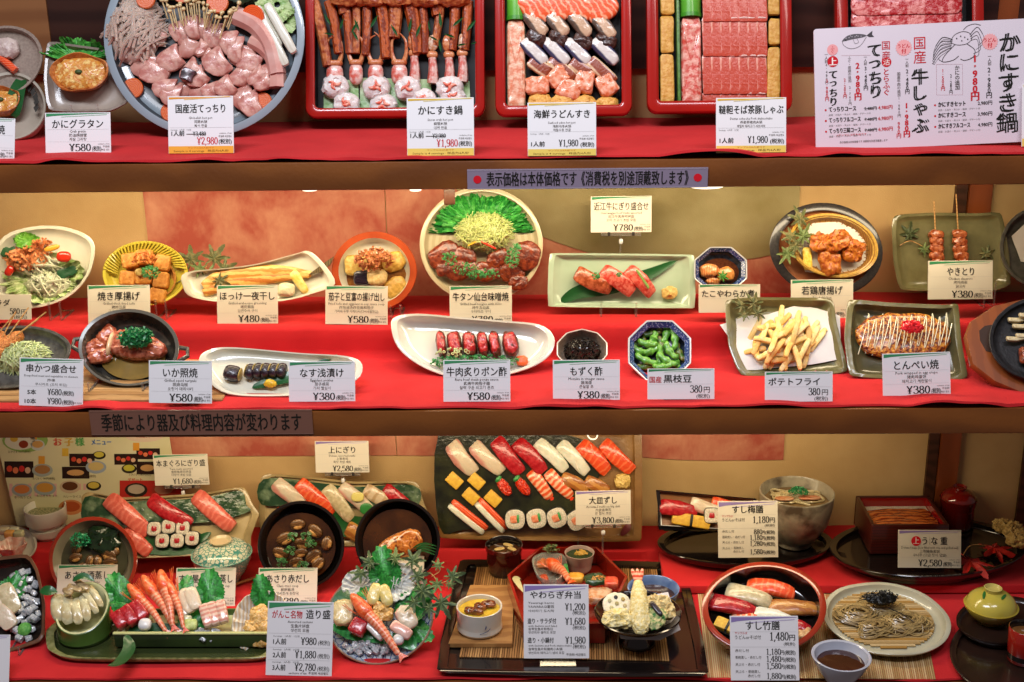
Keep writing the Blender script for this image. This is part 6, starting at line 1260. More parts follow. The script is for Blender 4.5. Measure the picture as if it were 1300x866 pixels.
for i, (x, y) in enumerate(((426, 110), (440, 133), (478, 112), (487, 134), (518, 113), (537, 128), (571, 112), (575, 126))):
    t2 = thing('shrimp_ball', 'round white shrimp ball with an orange shrimp curl', 'shrimp ball', g.at(x, y, .012), 'shrimp balls on the lettuce squares'); k = g.m(x, y); sd = i*5.
    MB().sup(17*k, 15*k, .013, .85, .85, 26, 14, fn=lambda x, y, z: (x+nz(x, y, z, 150, .0035, sd), y+nz(y, x, z, 150, .0035, sd), z+nz(z, x, y, 190, .003, sd))).build('ball', sb, t2)
    for q in range(3):
        a = sd+q*1.9; MB().sup(5.5*k, 2.0*k, .0022, .8, .8, 12, 6, T=Tr(3.5*k*math.cos(a), 3*k*math.sin(a), .0135) @ Rz(a*1.3), fn=lambda x, y, z: (x, y+x*x*90, z)).build('shrimp_piece', mat('#d8583c', '#e8a48c', 'noise', 80, .3), t2)
# 2 seafood box
t, g = lbox(628, -70, 802, 146, 166, 'red lacquer box with salmon, mackerel, eel and minced fish in bamboo', wall_=13)
bam = mat('#4c9a28', '#6cb83c', 'noise', 20, .25, coat=.5)
def bamboo(g, x, y0, ym, y1, w_, mm, label):
    t2 = thing('bamboo_tube', label+' bamboo tube filled with minced meat', 'bamboo', g.at(x, ym, .006)); k = g.m(x, ym); kv = g.mv(x, ym)
    MB().tube([(0, (ym-y0)*kv, .004), (0, 0, .004), (0, -1*kv, .004)], w_/2*k, 14).build('green_tube', bam, t2)
    MB().tube([(0, 3*kv, .004), (0, -2*kv, .004)], w_/2*k*1.07, 14).build('node_ring', mat('#3c8a20', rough=.3, coat=.4), t2)
    MB().sup(w_/2*k*.95, (y1-ym)/2*kv, .010, .3, .3, 24, 22, T=Tr(0, -(y1-ym)/2*kv, .004), fn=lambda x, y, z: (x+nz(x, y, z, 200, .0012, 3), y, z+nz(x, y, 0, 200, .003, 3))).build('minced_filling', mm, t2)
    MB().bbox(-w_/2*k*1.02, w_/2*k*1.02, -(y1-ym)*kv, -.002, -.006, -.001, .001).build('lower_half', mat('#b0b888', rough=.3), t2)
bamboo(g, 655, -30, 26, 143, 24, mat('#d88460', '#e8c0a0', 'noise', 60, .3, .001, 200, coat=.4), 'green')
sal2 = mat('#e0582c', '#f0a880', 'wave', 34, .25, .0004, 200, axis='Y', dist=6, lo=.6, hi=1, coat=.45)
mk = mat('#c8a888', '#5c4c40', 'wave', 12, .25, .0008, 150, axis='Y', dist=3, lo=.35, hi=.6, coat=.5); mk2 = mat('#d4d0c8', '#3c3c58', 'wave', 12, .2, .0006, 150, axis='Y', dist=2, lo=.35, hi=.6, coat=.6)
shi = mat('#4a2a20', '#2c1814', 'noise', 70, .35, .001, 150, coat=.3); eel = mat('#8c3c1c', '#d8b890', 'wave', 14, .3, .001, 150, axis='Y', dist=2, lo=.5, hi=.75, coat=.5)
for i, (x, y) in enumerate(((682, 6), (708, 4), (734, 6), (760, 6))): lump(g, x, y, 24, 22, .016, sal2, 'salmon_slice', 'salmon slice in the upper row of the seafood box', 'salmon', 'salmon slices', h=.012, ang=-55, e=(.5, .6), rough=.001)
for i, (x, y) in enumerate(((680, 30), (707, 30), (736, 31), (766, 34))): lump(g, x, y, 19, 10, .016, mk, 'fish_fillet', 'skin-on pale fish fillet in the seafood box', 'fish', 'pale fish fillets', h=.012, ang=-52, e=(.5, .6), rough=.0015)
for i, (x, y) in enumerate(((681, 49), (709, 49), (740, 53), (770, 52))): lump(g, x, y, 14, 10, .015, shi, 'shiitake_mushroom', 'dark brown shiitake cap in the seafood box', 'mushroom', 'shiitake caps', h=.012, ang=-30, rough=.0015)
for i, (x, y) in enumerate(((678, 66), (706, 66), (733, 66), (768, 66))): lump(g, x, y, 21, 9, .014, mk2, 'mackerel_slice', 'silver and dark blue mackerel slice in the seafood box', 'fish', 'mackerel slices', h=.012, ang=-45, e=(.5, .6), rough=.001)
for i, (x0, y0, x1, y1) in enumerate(((672, 76, 698, 94), (698, 74, 728, 102), (724, 78, 750, 96), (748, 76, 780, 106))): slab(g, x0, y0, x1, y1, 17, .013, eel, 'eel_slice', 'grilled eel slice in the seafood box', 'eel', 'eel slices', h=.010, rough=.001)
skc = mat('#e07848', '#f0b898', 'noise', 50, .25, .001, 140, coat=.5, sss=.1)
for i, (x, y) in enumerate(((682, 109), (708, 98), (742, 104), (770, 108), (722, 114))): lump(g, x, y, 15, 12, .020, skc, 'salmon_chunk', 'cut chunk of pink salmon in the seafood box', 'salmon', 'salmon chunks', h=.006, ang=i*40, e=(.45, .45), rough=.002)
ch = mat('#d89c40', '#e8b860', 'noise', 90, .4, .002, 200)
for i, (x, y) in enumerate(((686, 130), (714, 130), (742, 132), (771, 134))): lump(g, x, y, 15, 11, .018, ch, 'fish_dumpling', 'golden fish dumpling at the front of the seafood box', 'dumpling', 'fish dumplings', h=.006, rough=.002)
# 3 pork box
t, g = lbox(821, -70, 1006, 142, 164, 'red lacquer box with rows of red pork slices and tofu skin', wall_=15)
aa = mat('#c89038', '#d8a850', 'noise', 60, .45, .0015, 120)
for i, (y0, y1) in enumerate(((-30, 20), (21, 68), (69, 134))): slab(g, 846, y0, 847, y1, 18, .014, aa, 'tofu_skin', 'wrinkled golden tofu strip at the edge of the pork box', 'tofu', 'tofu strips by the bamboo', h=.006, rough=.0015)
lump(g, 852, 139, 10, 5, .012, aa, 'tofu_piece', 'small tofu piece at the front of the pork box', 'tofu', h=.006, e=(.4, .4))
slab(g, 859, -30, 862, 140, 4, .020, mat('#3c6a28', '#5a8a3c', rough=.35, coat=.3), 'bamboo_strip', 'thin green bamboo divider in the pork box', 'divider', h=.004)
bamboo(g, 876, -30, 22, 142, 27, mat('#c84c3c', '#e0a490', 'noise', 60, .3, .001, 200, coat=.4), 'short green')
for i, (x, y0, y1) in enumerate(((983, -20, 20), (984, 24, 58), (982, 60, 128))): slab(g, x, y0, x-1, y1, 17, .014, aa, 'tofu_skin', 'golden tofu strip beside the far wall of the pork box', 'tofu', 'tofu strips by the far wall', h=.006, rough=.0015)
prk = mat('#c04a34', '#dc9c84', 'wave', 18, .28, .0008, 140, axis='Y', dist=3, lo=.72, hi=1, coat=.35); fatm = mat('#e0c0b4', '#d8a898', 'noise', 60, .3, coat=.3)
for r_ in range(4):
    for i in range(7):
        x = 897+i*11.5; y0 = -22+r_*48-(4 if r_ else 0)
        slab(g, x, y0, x+2, min(y0+50, 136), 13, .005, prk, 'pork_slice', 'thin red pork slice with a white fat edge in the pork box', 'pork', 'pork slices in overlapping rows', h=.008+.003*(3-r_)+.0003*i, e=(.25, .2), rough=.0005)
        if r_: slab(g, x-5, y0+1, x+7, y0+1, 2.6, .006, fatm, 'fat_strip', 'white fat edge of a pork slice', 'pork fat', 'white fat edges of the pork slices', h=.008+.0035*(3-r_)+.0006*i, e=(.6, .5), rough=.001)
# 4 marbled beef box behind the menu board
t, g = lbox(1062, -70, 1250, 90, 150, 'red lacquer box with marbled beef behind the menu board', wall_=15, dep=-.12)
mb_ = mat('#b82428', '#e89088', 'noise', 60, .25, .0015, 120, lo=.45, hi=.75, coat=.4, detail=8)
for i, y in enumerate((-12, 8, 24, 42)): slab(g, 1080, y, 1222, y-3, 26, .008, mb_, 'beef_slice', 'wide marbled raw beef slice layered in the box behind the menu board', 'beef', 'marbled beef slices', h=.014-.003*i, e=(.4, .3), rough=.002)
# ================================================================== bottom shelf
S3 = Z3+.0015
blk = mat('#120e0d', '#1a1412', 'noise', 10, .14, coat=.7); brnl = mat('#2a1a14', '#20140f', 'noise', 20, .3, coat=.4)
porc = mat('#d4d0c4', '#ccc8bb', 'noise', 30, .2, coat=.5); redl = mat('#9c2c14', '#8a240f', 'noise', 15, .2, coat=.6)
grn = mat('#26422a', '#7c9070', 'noise', 26, .10, .0030, 42, lo=.5, hi=.66, coat=.8); crm = mat('#b8a478', '#a89468', 'noise', 30, .3, coat=.3)
def lathe(cx, rimy, rx, basey, zs, prof, m, name, label, cat, group=None, min_=None, inner=None, slope=0, parts=('body', 'inside'), rim=None):
    """upright vessel: base seen at basey, rim centre at (cx, rimy); prof = (radius share, height share) upwards; inner likewise downwards"""
    p = onZ(cx, basey, zs); r = rx*(FW.dot(p-CAM))/PF; p.y += r*prof[0][0]; H = onY(cx, rimy, p.y).z-zs
    t = thing(name, label, cat, Tr(p.x, p.y, zs), group)
    def rg(k, z): return [(r*k*math.cos(q), r*k*math.sin(q), z*H+slope*r*k*math.sin(q)*max(0, z)) for q in (6.2832*i/40 for i in range(40))]
    MB().rings([rg(a, b) for a, b in prof]+[rg(prof[-1][0]-.03, prof[-1][1]+.012)], cap1=False).build(parts[0], m, t, ang=50)
    inner = inner or [(prof[-1][0]-.07, .99), (prof[-1][0]-.10, .8), (prof[0][0]+.12, .14), (prof[0][0]-.1, .10)]
    MB().rings([rg(prof[-1][0]-.03, prof[-1][1]+.012)]+[rg(a, b) for a, b in inner]+[[(0, 0, inner[-1][1]*H)]], cap0=False).build(parts[1], min_ or m, t, ang=50)
    return t, Fr(None, M=Tr(p.x, p.y, zs+H)), r, H
def flat(zs, cx, cy, h=0): p = onZ(cx, cy, zs+h); return Fr(None, M=Tr(p.x, p.y, zs+h))
def fill(t_f, r, k, dz, m, name, label):
    f = t_f; rg = lambda q: [(r*k*q*math.cos(a), r*k*q*math.sin(a), nz(q*math.cos(a), q*math.sin(a), 0, 3, .0006)) for a in (6.2832*i/36 for i in range(36))]
    return solo(name, MB().rings([rg(1), rg(.6), [(0, 0, 0)]], cap0=False, cap1=False), m, label, 'food filling', f.M @ Tr(0, 0, -dz), None, 'stuff')
# ------------------------------------------------ children's menu poster
f = Fr(onY(110, 664, -.016), R(86.5)); pts = [f.uv(*p) for p in ((-8, 546), (214, 549), (232, 664), (22, 668))]
t = thing('menu_poster', 'pale yellow children\'s menu poster with small food pictures leaning on the wall', 'poster', f.M)
MB().rings([[(x, y, z) for x, y in ccw(pts)] for z in (-.001, 0)]).build('poster_sheet', mat('#d8d2a8', '#cfc89a', 'noise', 12, .45), t, smooth=False)
P = Print(); q = lambda x, y: f.uv(x, y, .0)
def pd(x, y, rx_, ry_, c, z=.0003, n=20): P.poly([q(x+rx_*math.cos(6.2832*k/n), y-ry_*math.sin(6.2832*k/n)) for k in range(n)], c, z)
def pr(x0, y0, x1, y1, c, z=.0003, sk=0): P.poly([q(x0, y0), q(x0+sk*.2, y1), q(x1+sk*.2, y1), q(x1, y0)], c, z)
for i, (ch_, c) in enumerate(zip('お子様', ('#c85040', '#c89a28', '#4c9a50'))): u, v = q(74+i*14, 566); P.text(ch_, u, v, .0145, c=c, bold=.03)
u, v = q(129, 565); P.text('メニュー', u, v, .011, w=.036, c='#2c68b0', bold=.03)
pr(72, 549, 128, 554, '#2c4a90'); u, v = q(100, 553.5); P.text('おこさまメニュー', u, v, .005, c='#e8e4d0', res=1, z=.0005)
pd(32, 559, 29, 15, '#8cac5c'); pd(26, 560, 20, 11, '#d0ccb8', .0004); pd(18, 557, 5, 4, '#c8a040', .0005); pd(30, 564, 6, 5, '#8a3820', .0005); pd(48, 565, 9, 7, '#c4c8c0', .0004); pd(48, 564, 7, 4.5, '#c89a58', .0005)
pd(183, 554, 24, 7, '#d8c0a8'); u, v = q(182, 556); P.text('3大特典つき', u, v, .004, c='#b83838', res=1, z=.0005)
for (x, y, w_, h_, sk) in ((24, 596, 32, 18, 4), (104, 584, 28, 14, 3), (96, 600, 30, 13, 2), (160, 583, 26, 12, 2), (188, 576, 26, 12, 3), (187, 594, 24, 14, 2)):
    w_ *= 1.15; h_ *= 1.15; pr(x-w_/2, y-h_/2, x+w_/2, y+h_/2, '#2c1c18', .0003, sk)
    if y < 590 or x < 40:
        for k in range(4): pd(x-w_*.32+k*w_*.21, y+(k % 2)*2-1, w_*.1, h_*.2, ('#c84830', '#d87850', '#c8302c', '#d8b090')[k], .0004, 10)
    else: pd(x, y, w_*.32, h_*.26, '#c89a60', .0004)
for (x, y, r_, c1, c2) in ((54, 597, 11, '#a0a8a0', '#a87848'), (28, 622, 11, '#9aa09c', '#c87840'), (57, 620, 12, '#9aa09c', '#c89040'), (122, 593, 11, '#98a4b0', '#c8b070'), (89, 618, 11, '#c8b090', '#603820'), (119, 617, 8, '#2c2820', '#c8b048'), (173, 622, 12, '#302820', '#b8a890'), (164, 595, 8, '#2c2820', '#c0b840'), (126, 578, 7, '#2c2820', '#c8b848'), (208, 622, 13, '#a8382c', '#b07860'), (90, 644, 13, '#c88450', '#a85028')):
    r_ *= 1.2; pd(x, y, r_, r_*.62, c1, .00035); pd(x, y-1, r_*.75, r_*.42, c2, .0005)
for (x, y, c) in ((43, 554, '#d89030'), (53, 585, '#d89838'), (83, 575, '#d8b040'), (173, 568, '#d89838')): pr(x-4, y-6, x+4, y+4, c, .0004)
for x in range(8): pr(12+x*8, 614, 16+x*8, 630, '#d8a8a0', .00025); pr(82+x*6, 614, 85+x*6, 622, '#d8a8a0', .00025)
pr(152, 610, 232, 632, '#b83028', .0003); u, v = q(172, 611); P.text('デザート', u, v, .006, c='#c03028', bold=.02, z=.0006)
for (x, y, s_) in ((25, 575, 'おひさま 580円(税別)'), (56, 609, 'わくわく 780円(税別)'), (108, 606, 'キラキラ 980円(税別)'), (178, 604, 'のびのび 1,080円(税別)'), (30, 633, 'きつねうどん'), (60, 631, 'おにぎりセット'), (92, 632, 'カレーライス')):
    u, v = q(x, y); P.text(s_, u, v, .0048, c='#4a4028', res=1, z=.0005, maxw=.04)
P.build(t, .0002)
# ------------------------------------------------ big tan sushi platter
f = plane(T3, 690, 687, 68, 688, 625, dep=-.10)
tan = mat('#8c6838', '#6c4a24', 'noise', 18, .35, .0006, 120, coat=.3, detail=8)
t, g = dish(f, f.poly(chaikin([(556, 540), (700, 537), (815, 540), (815, 688), (690, 687), (557, 684)], .04, 2)), .006, m=tan, name='sushi_platter', label='large rectangular tan platter with dark green glaze and rows of sushi', base=.8, flat=.9, curve=.8)
stand(f, 690, 687, 150, 'clear stand under the large tan sushi platter', T3)
gz = [f_ for f_ in catmull([(557, 552), (620, 548), (700, 550), (742, 560), (760, 590), (752, 630), (720, 655), (640, 668), (590, 672), (558, 668)], 4)]; gp_ = g.poly(gz, 0)
o_ = (0, 0); tmp = MB().rings([[(x, y, .0007) for x, y in ccw(gp_)]], cap0=False); tmp.build('dark_glaze', mat('#15170e', '#2e3018', 'noise', 30, .18, .0005, 100, coat=.7), t, smooth=False)
N1 = 'sushi on the large tan platter'
for x0, y0, x1, y1, w_, k_, lb in ((572, 564, 601, 600, 22, 'bream', 'pale bream nigiri at the corner of the large tan platter'), (601, 565, 636, 600, 20, 'bream', 'pale bream nigiri second in the top row of the tan platter'), (628, 560, 662, 599, 21, 'tuna', 'deep red tuna nigiri beside the bream on the tan platter'), (656, 561, 690, 598, 21, 'tuna', 'deep red tuna nigiri beside the squid on the tan platter'),
    (683, 561, 718, 596, 18, 'squid', 'white squid nigiri beside the tuna on the tan platter'), (711, 564, 746, 599, 18, 'squid', 'white squid nigiri beside the salmon on the tan platter'), (737, 564, 772, 598, 21, 'salmon', 'orange salmon nigiri beside the squid on the tan platter'), (765, 564, 803, 597, 20, 'salmon', 'orange salmon nigiri at the end of the top row of the tan platter'),
    (673, 600, 699, 631, 16, 'prawn', 'striped prawn nigiri beside the roe on the tan platter'), (696, 599, 724, 631, 16, 'prawn', 'striped prawn nigiri beside the eel on the tan platter'), (714, 605, 746, 623, 17, 'eel', 'golden eel nigiri beside the prawn on the tan platter'), (744, 609, 772, 625, 17, 'eel', 'golden eel nigiri beside the ginger on the tan platter'),
    (631, 606, 649, 630, 15, 'roe', 'bright red roe sushi beside the egg blocks'), (654, 605, 673, 630, 15, 'roe', 'bright red roe sushi beside the prawns'),
    (571, 639, 616, 675, 19, 'crabstick', 'red and white crab nigiri at the lower corner of the tan platter'), (605, 636, 642, 674, 18, 'crabstick', 'red and white crab nigiri beside the first sushi roll')):
    nigiri(g, x0, y0, x1, y1, w_, k_, lb, N1)
for x, y, lb in ((577, 610, 'topmost'), (605, 611, 'largest'), (598, 630, 'lowest'), (626, 633, 'innermost')):
    k = g.m(x, y); t2 = thing('omelette_block', lb+' yellow egg block of the four on the tan platter', 'omelette', g.at(x, y, .007, -42), 'egg blocks')
    MB().sup(10*k, 7.5*k, .007, .15, .15, 16, 8).build('egg_block', egg_m, t2)
for i, (x, y) in enumerate(((654, 659), (681, 658), (707, 657), (732, 660))):
    maki(g, x, y, 13.2, mat('#d87850', '#e8a080', 'noise', 60, .35), ('first thick roll beside the crab nigiri', 'second thick roll of the row on the tan platter', 'third thick roll of the row on the tan platter', 'fourth thick roll, half behind the platter price card')[i]+' ', 'thick rolls on the tan platter', green=True, ang=10*i)
lump(g, 790, 611, 10, 10, .016, gingm, 'pickled_ginger', 'pale pickled ginger heap on the large tan platter', 'ginger', rough=.002, rf=200)
blade(g, [(560, 606), (640, 603), (760, 601)], 1.5, 'thin dark bamboo strip dividing the rows of the tan platter', arch=.001, h=.001, m=mat('#2c3420', rough=.4), name='bamboo_strip', cat='strip')
blade(g, [(788, 680), (796, 670), (799, 664)], 9, 'dark red leaf at the lower corner of the tan platter', m=mat('#5a1c20', rough=.5))
# ------------------------------------------------ first green platter with tuna
f = plane(S3, 215, 709, 56, 214, 664, dep=-.15)
t, g = dish(f, f.poly(chaikin([(103, 630), (112, 624), (150, 632), (200, 630), (260, 626), (310, 617), (320, 640), (329, 652), (318, 680), (318, 702), (240, 706), (180, 709), (112, 708), (106, 670)], .12, 2)), .008, m=mat('#a89468', '#8c7a50', 'noise', 30, .3, coat=.3), min_=crm, name='green_platter', label='wavy green glazed platter with tuna nigiri and small rolls', base=.7, flat=.86)
def glaze(g, t, pts, m=grn): MB().rings([[(x, y, .0007) for x, y in ccw(g.poly(catmull(pts, 4)))]], cap0=False).build('green_glaze', m, t, smooth=False)
glaze(g, t, [(110, 632), (150, 638), (200, 636), (260, 633), (306, 624), (314, 642), (318, 650), (280, 662), (230, 666), (170, 672), (112, 674)])
blade(g, [(120, 700), (170, 690), (230, 694), (290, 690)], 26, 'green leaf under the rolls on the first green platter')
blade(g, [(242, 690), (256, 684), (268, 676)], 10, 'green leaf tip beside the last small roll')
N2_ = 'sushi on the first green platter'
for x0, y0, x1, y1, w_, k_, lb in ((136, 634, 188, 674, 23, 'toro', 'pink fatty tuna nigiri nearest the steamed clam bowl'), (190, 633, 240, 666, 20, 'tuna', 'deep red tuna nigiri on the green platter beside the fatty tuna'), (247, 630, 295, 668, 22, 'toro', 'pink fatty tuna nigiri above the lidded custard cup'), (155, 676, 190, 700, 20, 'toro', 'pink fatty tuna nigiri at the lower edge of the green platter'), (118, 690, 150, 706, 18, 'toro', 'pink nigiri half hidden by the steamed clam bowl')):
    nigiri(g, x0, y0, x1, y1, w_, k_, lb, N2_)
for i, (x, y) in enumerate(((197, 672), (215, 669), (233, 671), (207, 687), (226, 687), (245, 684))):
    maki(g, x, y, 9.3, TOP['tuna'], ('small tuna roll nearest the fatty tuna, back row', 'small tuna roll in the middle of the back row', 'small tuna roll at the end of the back row', 'small tuna roll nearest the clam card, front row', 'small tuna roll in the middle of the front row', 'small tuna roll beside the lidded custard cup')[i], 'small tuna rolls', sq=.62)
# ------------------------------------------------ second green platter
f = plane(S3, 440, 697, 68, 436, 650, dep=-.085)
t, g = dish(f, f.poly(chaikin([(331, 606), (340, 601), (400, 606), (450, 612), (530, 610), (538, 640), (545, 654), (540, 692), (440, 694), (335, 694), (328, 655)], .12, 2)), .008, m=mat('#a89468', '#8c7a50', 'noise', 30, .3, coat=.3), min_=crm, name='green_platter', label='green glazed platter with mixed nigiri behind the black bowls', base=.7, flat=.86)
glaze(g, t, [(336, 608), (400, 612), (450, 618), (526, 616), (532, 640), (500, 650), (430, 640), (380, 640), (333, 640)])
blade(g, [(350, 640), (400, 655), (450, 668), (520, 660)], 30, 'wide green bamboo leaf under the mixed nigiri')
N3_ = 'sushi on the second green platter'
for x0, y0, x1, y1, w_, k_, lb in ((350, 612, 385, 643, 20, 'bream', 'pale bream nigiri at the end of the second green platter'), (380, 612, 421, 652, 20, 'salmon', 'bright salmon nigiri on the second green platter'), (413, 620, 446, 658, 19, 'fluke', 'cream coloured flounder nigiri beside the salmon'), (433, 618, 474, 652, 18, 'bream', 'nigiri topped with lemon and green leaf'), (463, 621, 500, 646, 18, 'pale', 'brownish shellfish nigiri beside the tuna'), (487, 622, 524, 646, 18, 'tuna', 'red tuna nigiri at the far end of the second green platter'), (440, 672, 480, 690, 20, 'eel', 'golden eel nigiri between the two black bowls'), (350, 648, 375, 658, 12, 'salmon', 'orange topped nigiri half hidden behind the clam soup bowl')):
    nigiri(g, x0, y0, x1, y1, w_, k_, lb, N3_)
lump(g, 454, 631, 8, 6, .004, mat('#c8b848', '#e0d890', 'rings', 150, .3), 'lemon_slice', 'thin lemon slice on the nigiri behind the black bowls', 'lemon', h=.018)
lump(g, 465, 646, 8, 7, .004, mat('#2c7a34', rough=.35), 'green_leaf', 'round green leaf tip on the lemon topped nigiri', 'leaf', h=.014)
# ------------------------------------------------ cups and dishes at the far side of the poster
t, fr_, r, H = lathe(53.5, 643, 26, 676, T3+.022, [(.72, 0), (.74, .10), (.98, .28), (1, .30), (1, 1)], porc, 'cream_cup', 'plain cream cup in front of the children\'s menu poster', 'cup')
fill(fr_, r, .92, .012, mat('#b0a880', '#5c6c40', 'noise', 120, .3), 'soup_surface', 'pale soup with green herbs in the cream cup')
_l = fr_.M.translation; solo('cream_saucer', MB().rings([[(r*a*math.cos(q_), r*a*math.sin(q_), z) for q_ in (6.2832*i/40 for i in range(40))] for a, z in ((.62, 0), (.64, .006), (.8, .008), (.86, .0205), (.82, .021))]), porc, 'plain cream footed saucer under the cream cup', 'saucer', Tr(_l.x, _l.y, T3+.0008))
f = flat(T3+.001, 8, 700, .012); t, g = dish(f, f.poly(ell(10, 690, 37, 24, 40)), .008, m=porc, name='white_dish', label='white round dish with tomato at the frame edge', base=.5, flat=.7)
lump(g, 12, 692, 9, 7, .016, mat('#7c1c14', rough=.12, coat=.7), 'cherry_tomato', 'dark red cherry tomato on the white dish at the frame edge', 'tomato', h=.002)
blade(g, [(14, 704), (26, 698), (32, 686)], 8, 'yellow lemon peel beside the cherry tomato', m=mat('#c8a83c', rough=.4), name='lemon_peel', cat='lemon')
f2 = flat(T3, 14, 690, .05); t = thing('flower_cup', 'pink flower shaped glass cup with pale jelly above the white dish', 'cup', f2.M @ Tr(0, 0, -.034))
k = 17*f2.m(14, 675)
fl_ = lambda q_, z: [(k*q_*(1+.12*math.cos(6*a))*math.cos(a), k*q_*(1+.12*math.cos(6*a))*math.sin(a), z) for a in (6.2832*i/48 for i in range(48))]
MB().rings([fl_(.4, 0), fl_(.45, .006), fl_(.9, .026), fl_(1.05, .034), fl_(1.0, .034), fl_(.84, .024), fl_(.4, .010)]).build('petal_wall', mat('#d8a08c', '#e0c8b8', 'noise', 60, .15, coat=.6), t)
for i in range(4): lump(Fr(None, M=f2.M @ Tr(0, 0, -.008)), 6+i*6, 674+(i % 2)*4, 6, 5, .012, mat(('#c8c0a0', '#d8a058', '#c8c8b0', '#b8b890')[i], rough=.2, coat=.4), 'jelly_cube', 'pale jelly cube in the pink flower cup', 'jelly', 'jelly cubes in the flower cup', e=(.4, .4))
# ------------------------------------------------ steamed clam bowl
f = plane(S3, 118, 766, 52, 118, 712)
t, g = dish(f, f.poly(ell(118, 711, 56, 55, 48)), .026, m=redl, mrim=mat('#a8361c', '#8c2a14', 'noise', 15, .2, coat=.6), min_=mat('#98907c', '#8a826e', 'noise', 20, .2, coat=.5), name='clam_bowl', label='red rimmed bowl with steamed clams and green seaweed', base=.5, flat=.6, rim_w=.92)
broth(g, 118, 708, 44, 42, mat('#3c3c28', '#505038', 'noise', 14, .04, coat=.8), 'clear dark broth of the steamed clams', h=.006)
clm = mat('#7c5834', '#5c4028', 'wave', 70, .3, .0008, 200, axis='Y', dist=6, coat=.5); clf = mat('#c89a5c', '#a87840', 'noise', 80, .3, .001, coat=.5)
def clam(g, x, y, r_, ang, label, grp=None, h=.008, open_=True):
    k = g.m(x, y)*r_*.82; t2 = thing('clam', label, 'clam', g.at(x, y, h, ang), grp)
    def shell(up): return [[(k*q*(1.15*math.cos(a)), k*q*(.85*math.sin(a)), up*k*.42*math.sqrt(max(0, 1-q*q))) for a in (6.2832*i/22 for i in range(22))] for q in (1, .92, .75, .5, .25)]
    for s_, rot in ((1, .45 if open_ else 0), (-1, -.1)): MB().rings(shell(s_)+[[(0, 0, s_*k*.42)]], cap0=False).build('shell', clm, t2, Tr(0, 0, 0) @ Rx(rot))
    if open_: MB().sup(k*.7, k*.45, k*.22, .9, .9, 14, 8, T=Tr(0, -k*.35, k*.12)).build('clam_meat', clf, t2)
for i, (x, y, r_, a_) in enumerate(((96, 708, 9, 20), (114, 712, 8, 80), (124, 712, 8, 100), (138, 704, 11, -20), (140, 714, 10, 10), (104, 722, 10, 30), (124, 726, 10, -10), (98, 696, 9, 60), (146, 698, 8, 120))): clam(g, x, y, r_, a_, 'steamed brown clam in the red rimmed bowl', 'steamed clams')
bits(g, 104, 688, 13, 10, .012, 130, .002, mat('#0f7a4c', '#30a070', rough=.3), 'chopped_scallion', 'bright green scallion heap in the steamed clam bowl', 'scallion', h=.008, shape='flake')
lump(g, 130, 684, 22, 16, .012, mat('#14281a', '#1e3420', 'noise', 40, .12, .001, coat=.7), 'wakame_seaweed', 'dark wakame seaweed in the steamed clam bowl', 'seaweed', rough=.005, h=.006)
# ------------------------------------------------ black soup bowls
sh_ = mat('#7c3c1c', '#3c1c10', 'noise', 60, .2, .0008, coat=.6)
for n_, (cx, cy, rx_, ry_, lb) in enumerate(((382, 692, 55, 56, 'black lacquer bowl of clam miso soup'), (504.5, 687, 54, 54, 'black lacquer bowl of fish miso soup'))):
    f = plane(S3, cx, cy+ry_, 60, cx, cy, dep=-.215)
    t, g = dish(f, f.poly(ell(cx, cy, rx_, ry_, 56)), .030, m=blk, mrim=blk, min_=mat('#0e0c0b', rough=.12, coat=.6), name='black_bowl', label=lb, base=.5, flat=.6, rim_w=.94)
    g2 = g if n_ else g
    broth(g, cx, cy+2, 44, 43, mat('#2a1507', '#4a2a10', 'noise', 16, .03, coat=1.0), ('brown broth of the clam miso soup', 'brown broth of the fish miso soup')[n_], h=.010)
    if n_ == 0:
        for i, (x, y, r_, a_) in enumerate(((378, 666, 10, 10), (400, 674, 11, -40), (362, 684, 12, 30), (384, 690, 11, -10), (415, 690, 10, 80), (356, 702, 11, -20), (376, 714, 10, 20), (398, 707, 12, 40), (404, 716, 10, 50), (382, 702, 9, 10))): clam(g, x, y, r_, a_, 'brown clam in the black bowl of clam soup', 'soup clams', h=.014)
        for (x, y) in ((374, 682), (392, 681), (371, 700), (396, 691), (360, 714), (386, 718)): bits(g, x, y, 7, 5, .003, 22, .0024, mat('#2c5a34', '#4c8a50', rough=.3), 'sliced_scallion', 'scallion rings floating on the clam soup', 'scallion', h=.016)
    else:
        lump(g, 508, 692, 29, 15, .020, mat('#a85c24', '#6c3014', 'noise', 50, .18, .001, coat=.7, c3='#c8803c'), 'fish_piece', 'large glazed brown fish piece in the fish soup bowl', 'fish', h=.008, rough=.003, rf=50, ang=20, res=(36, 16))
        lump(g, 506, 704, 18, 6, .014, mat('#c89858', '#a87838', 'noise', 60, .25, coat=.5), 'fish_piece', 'pale edge piece of fish in the fish soup bowl', 'fish', h=.008, rough=.002)
        for i in range(4): blade(g, [(524+i*3, 696+i*2), (538, 690+i*3), (556, 694+i*4)], 2.5, 'narrow green leaf over the fish soup bowl', h=.026, group='narrow leaves on the fish soup')
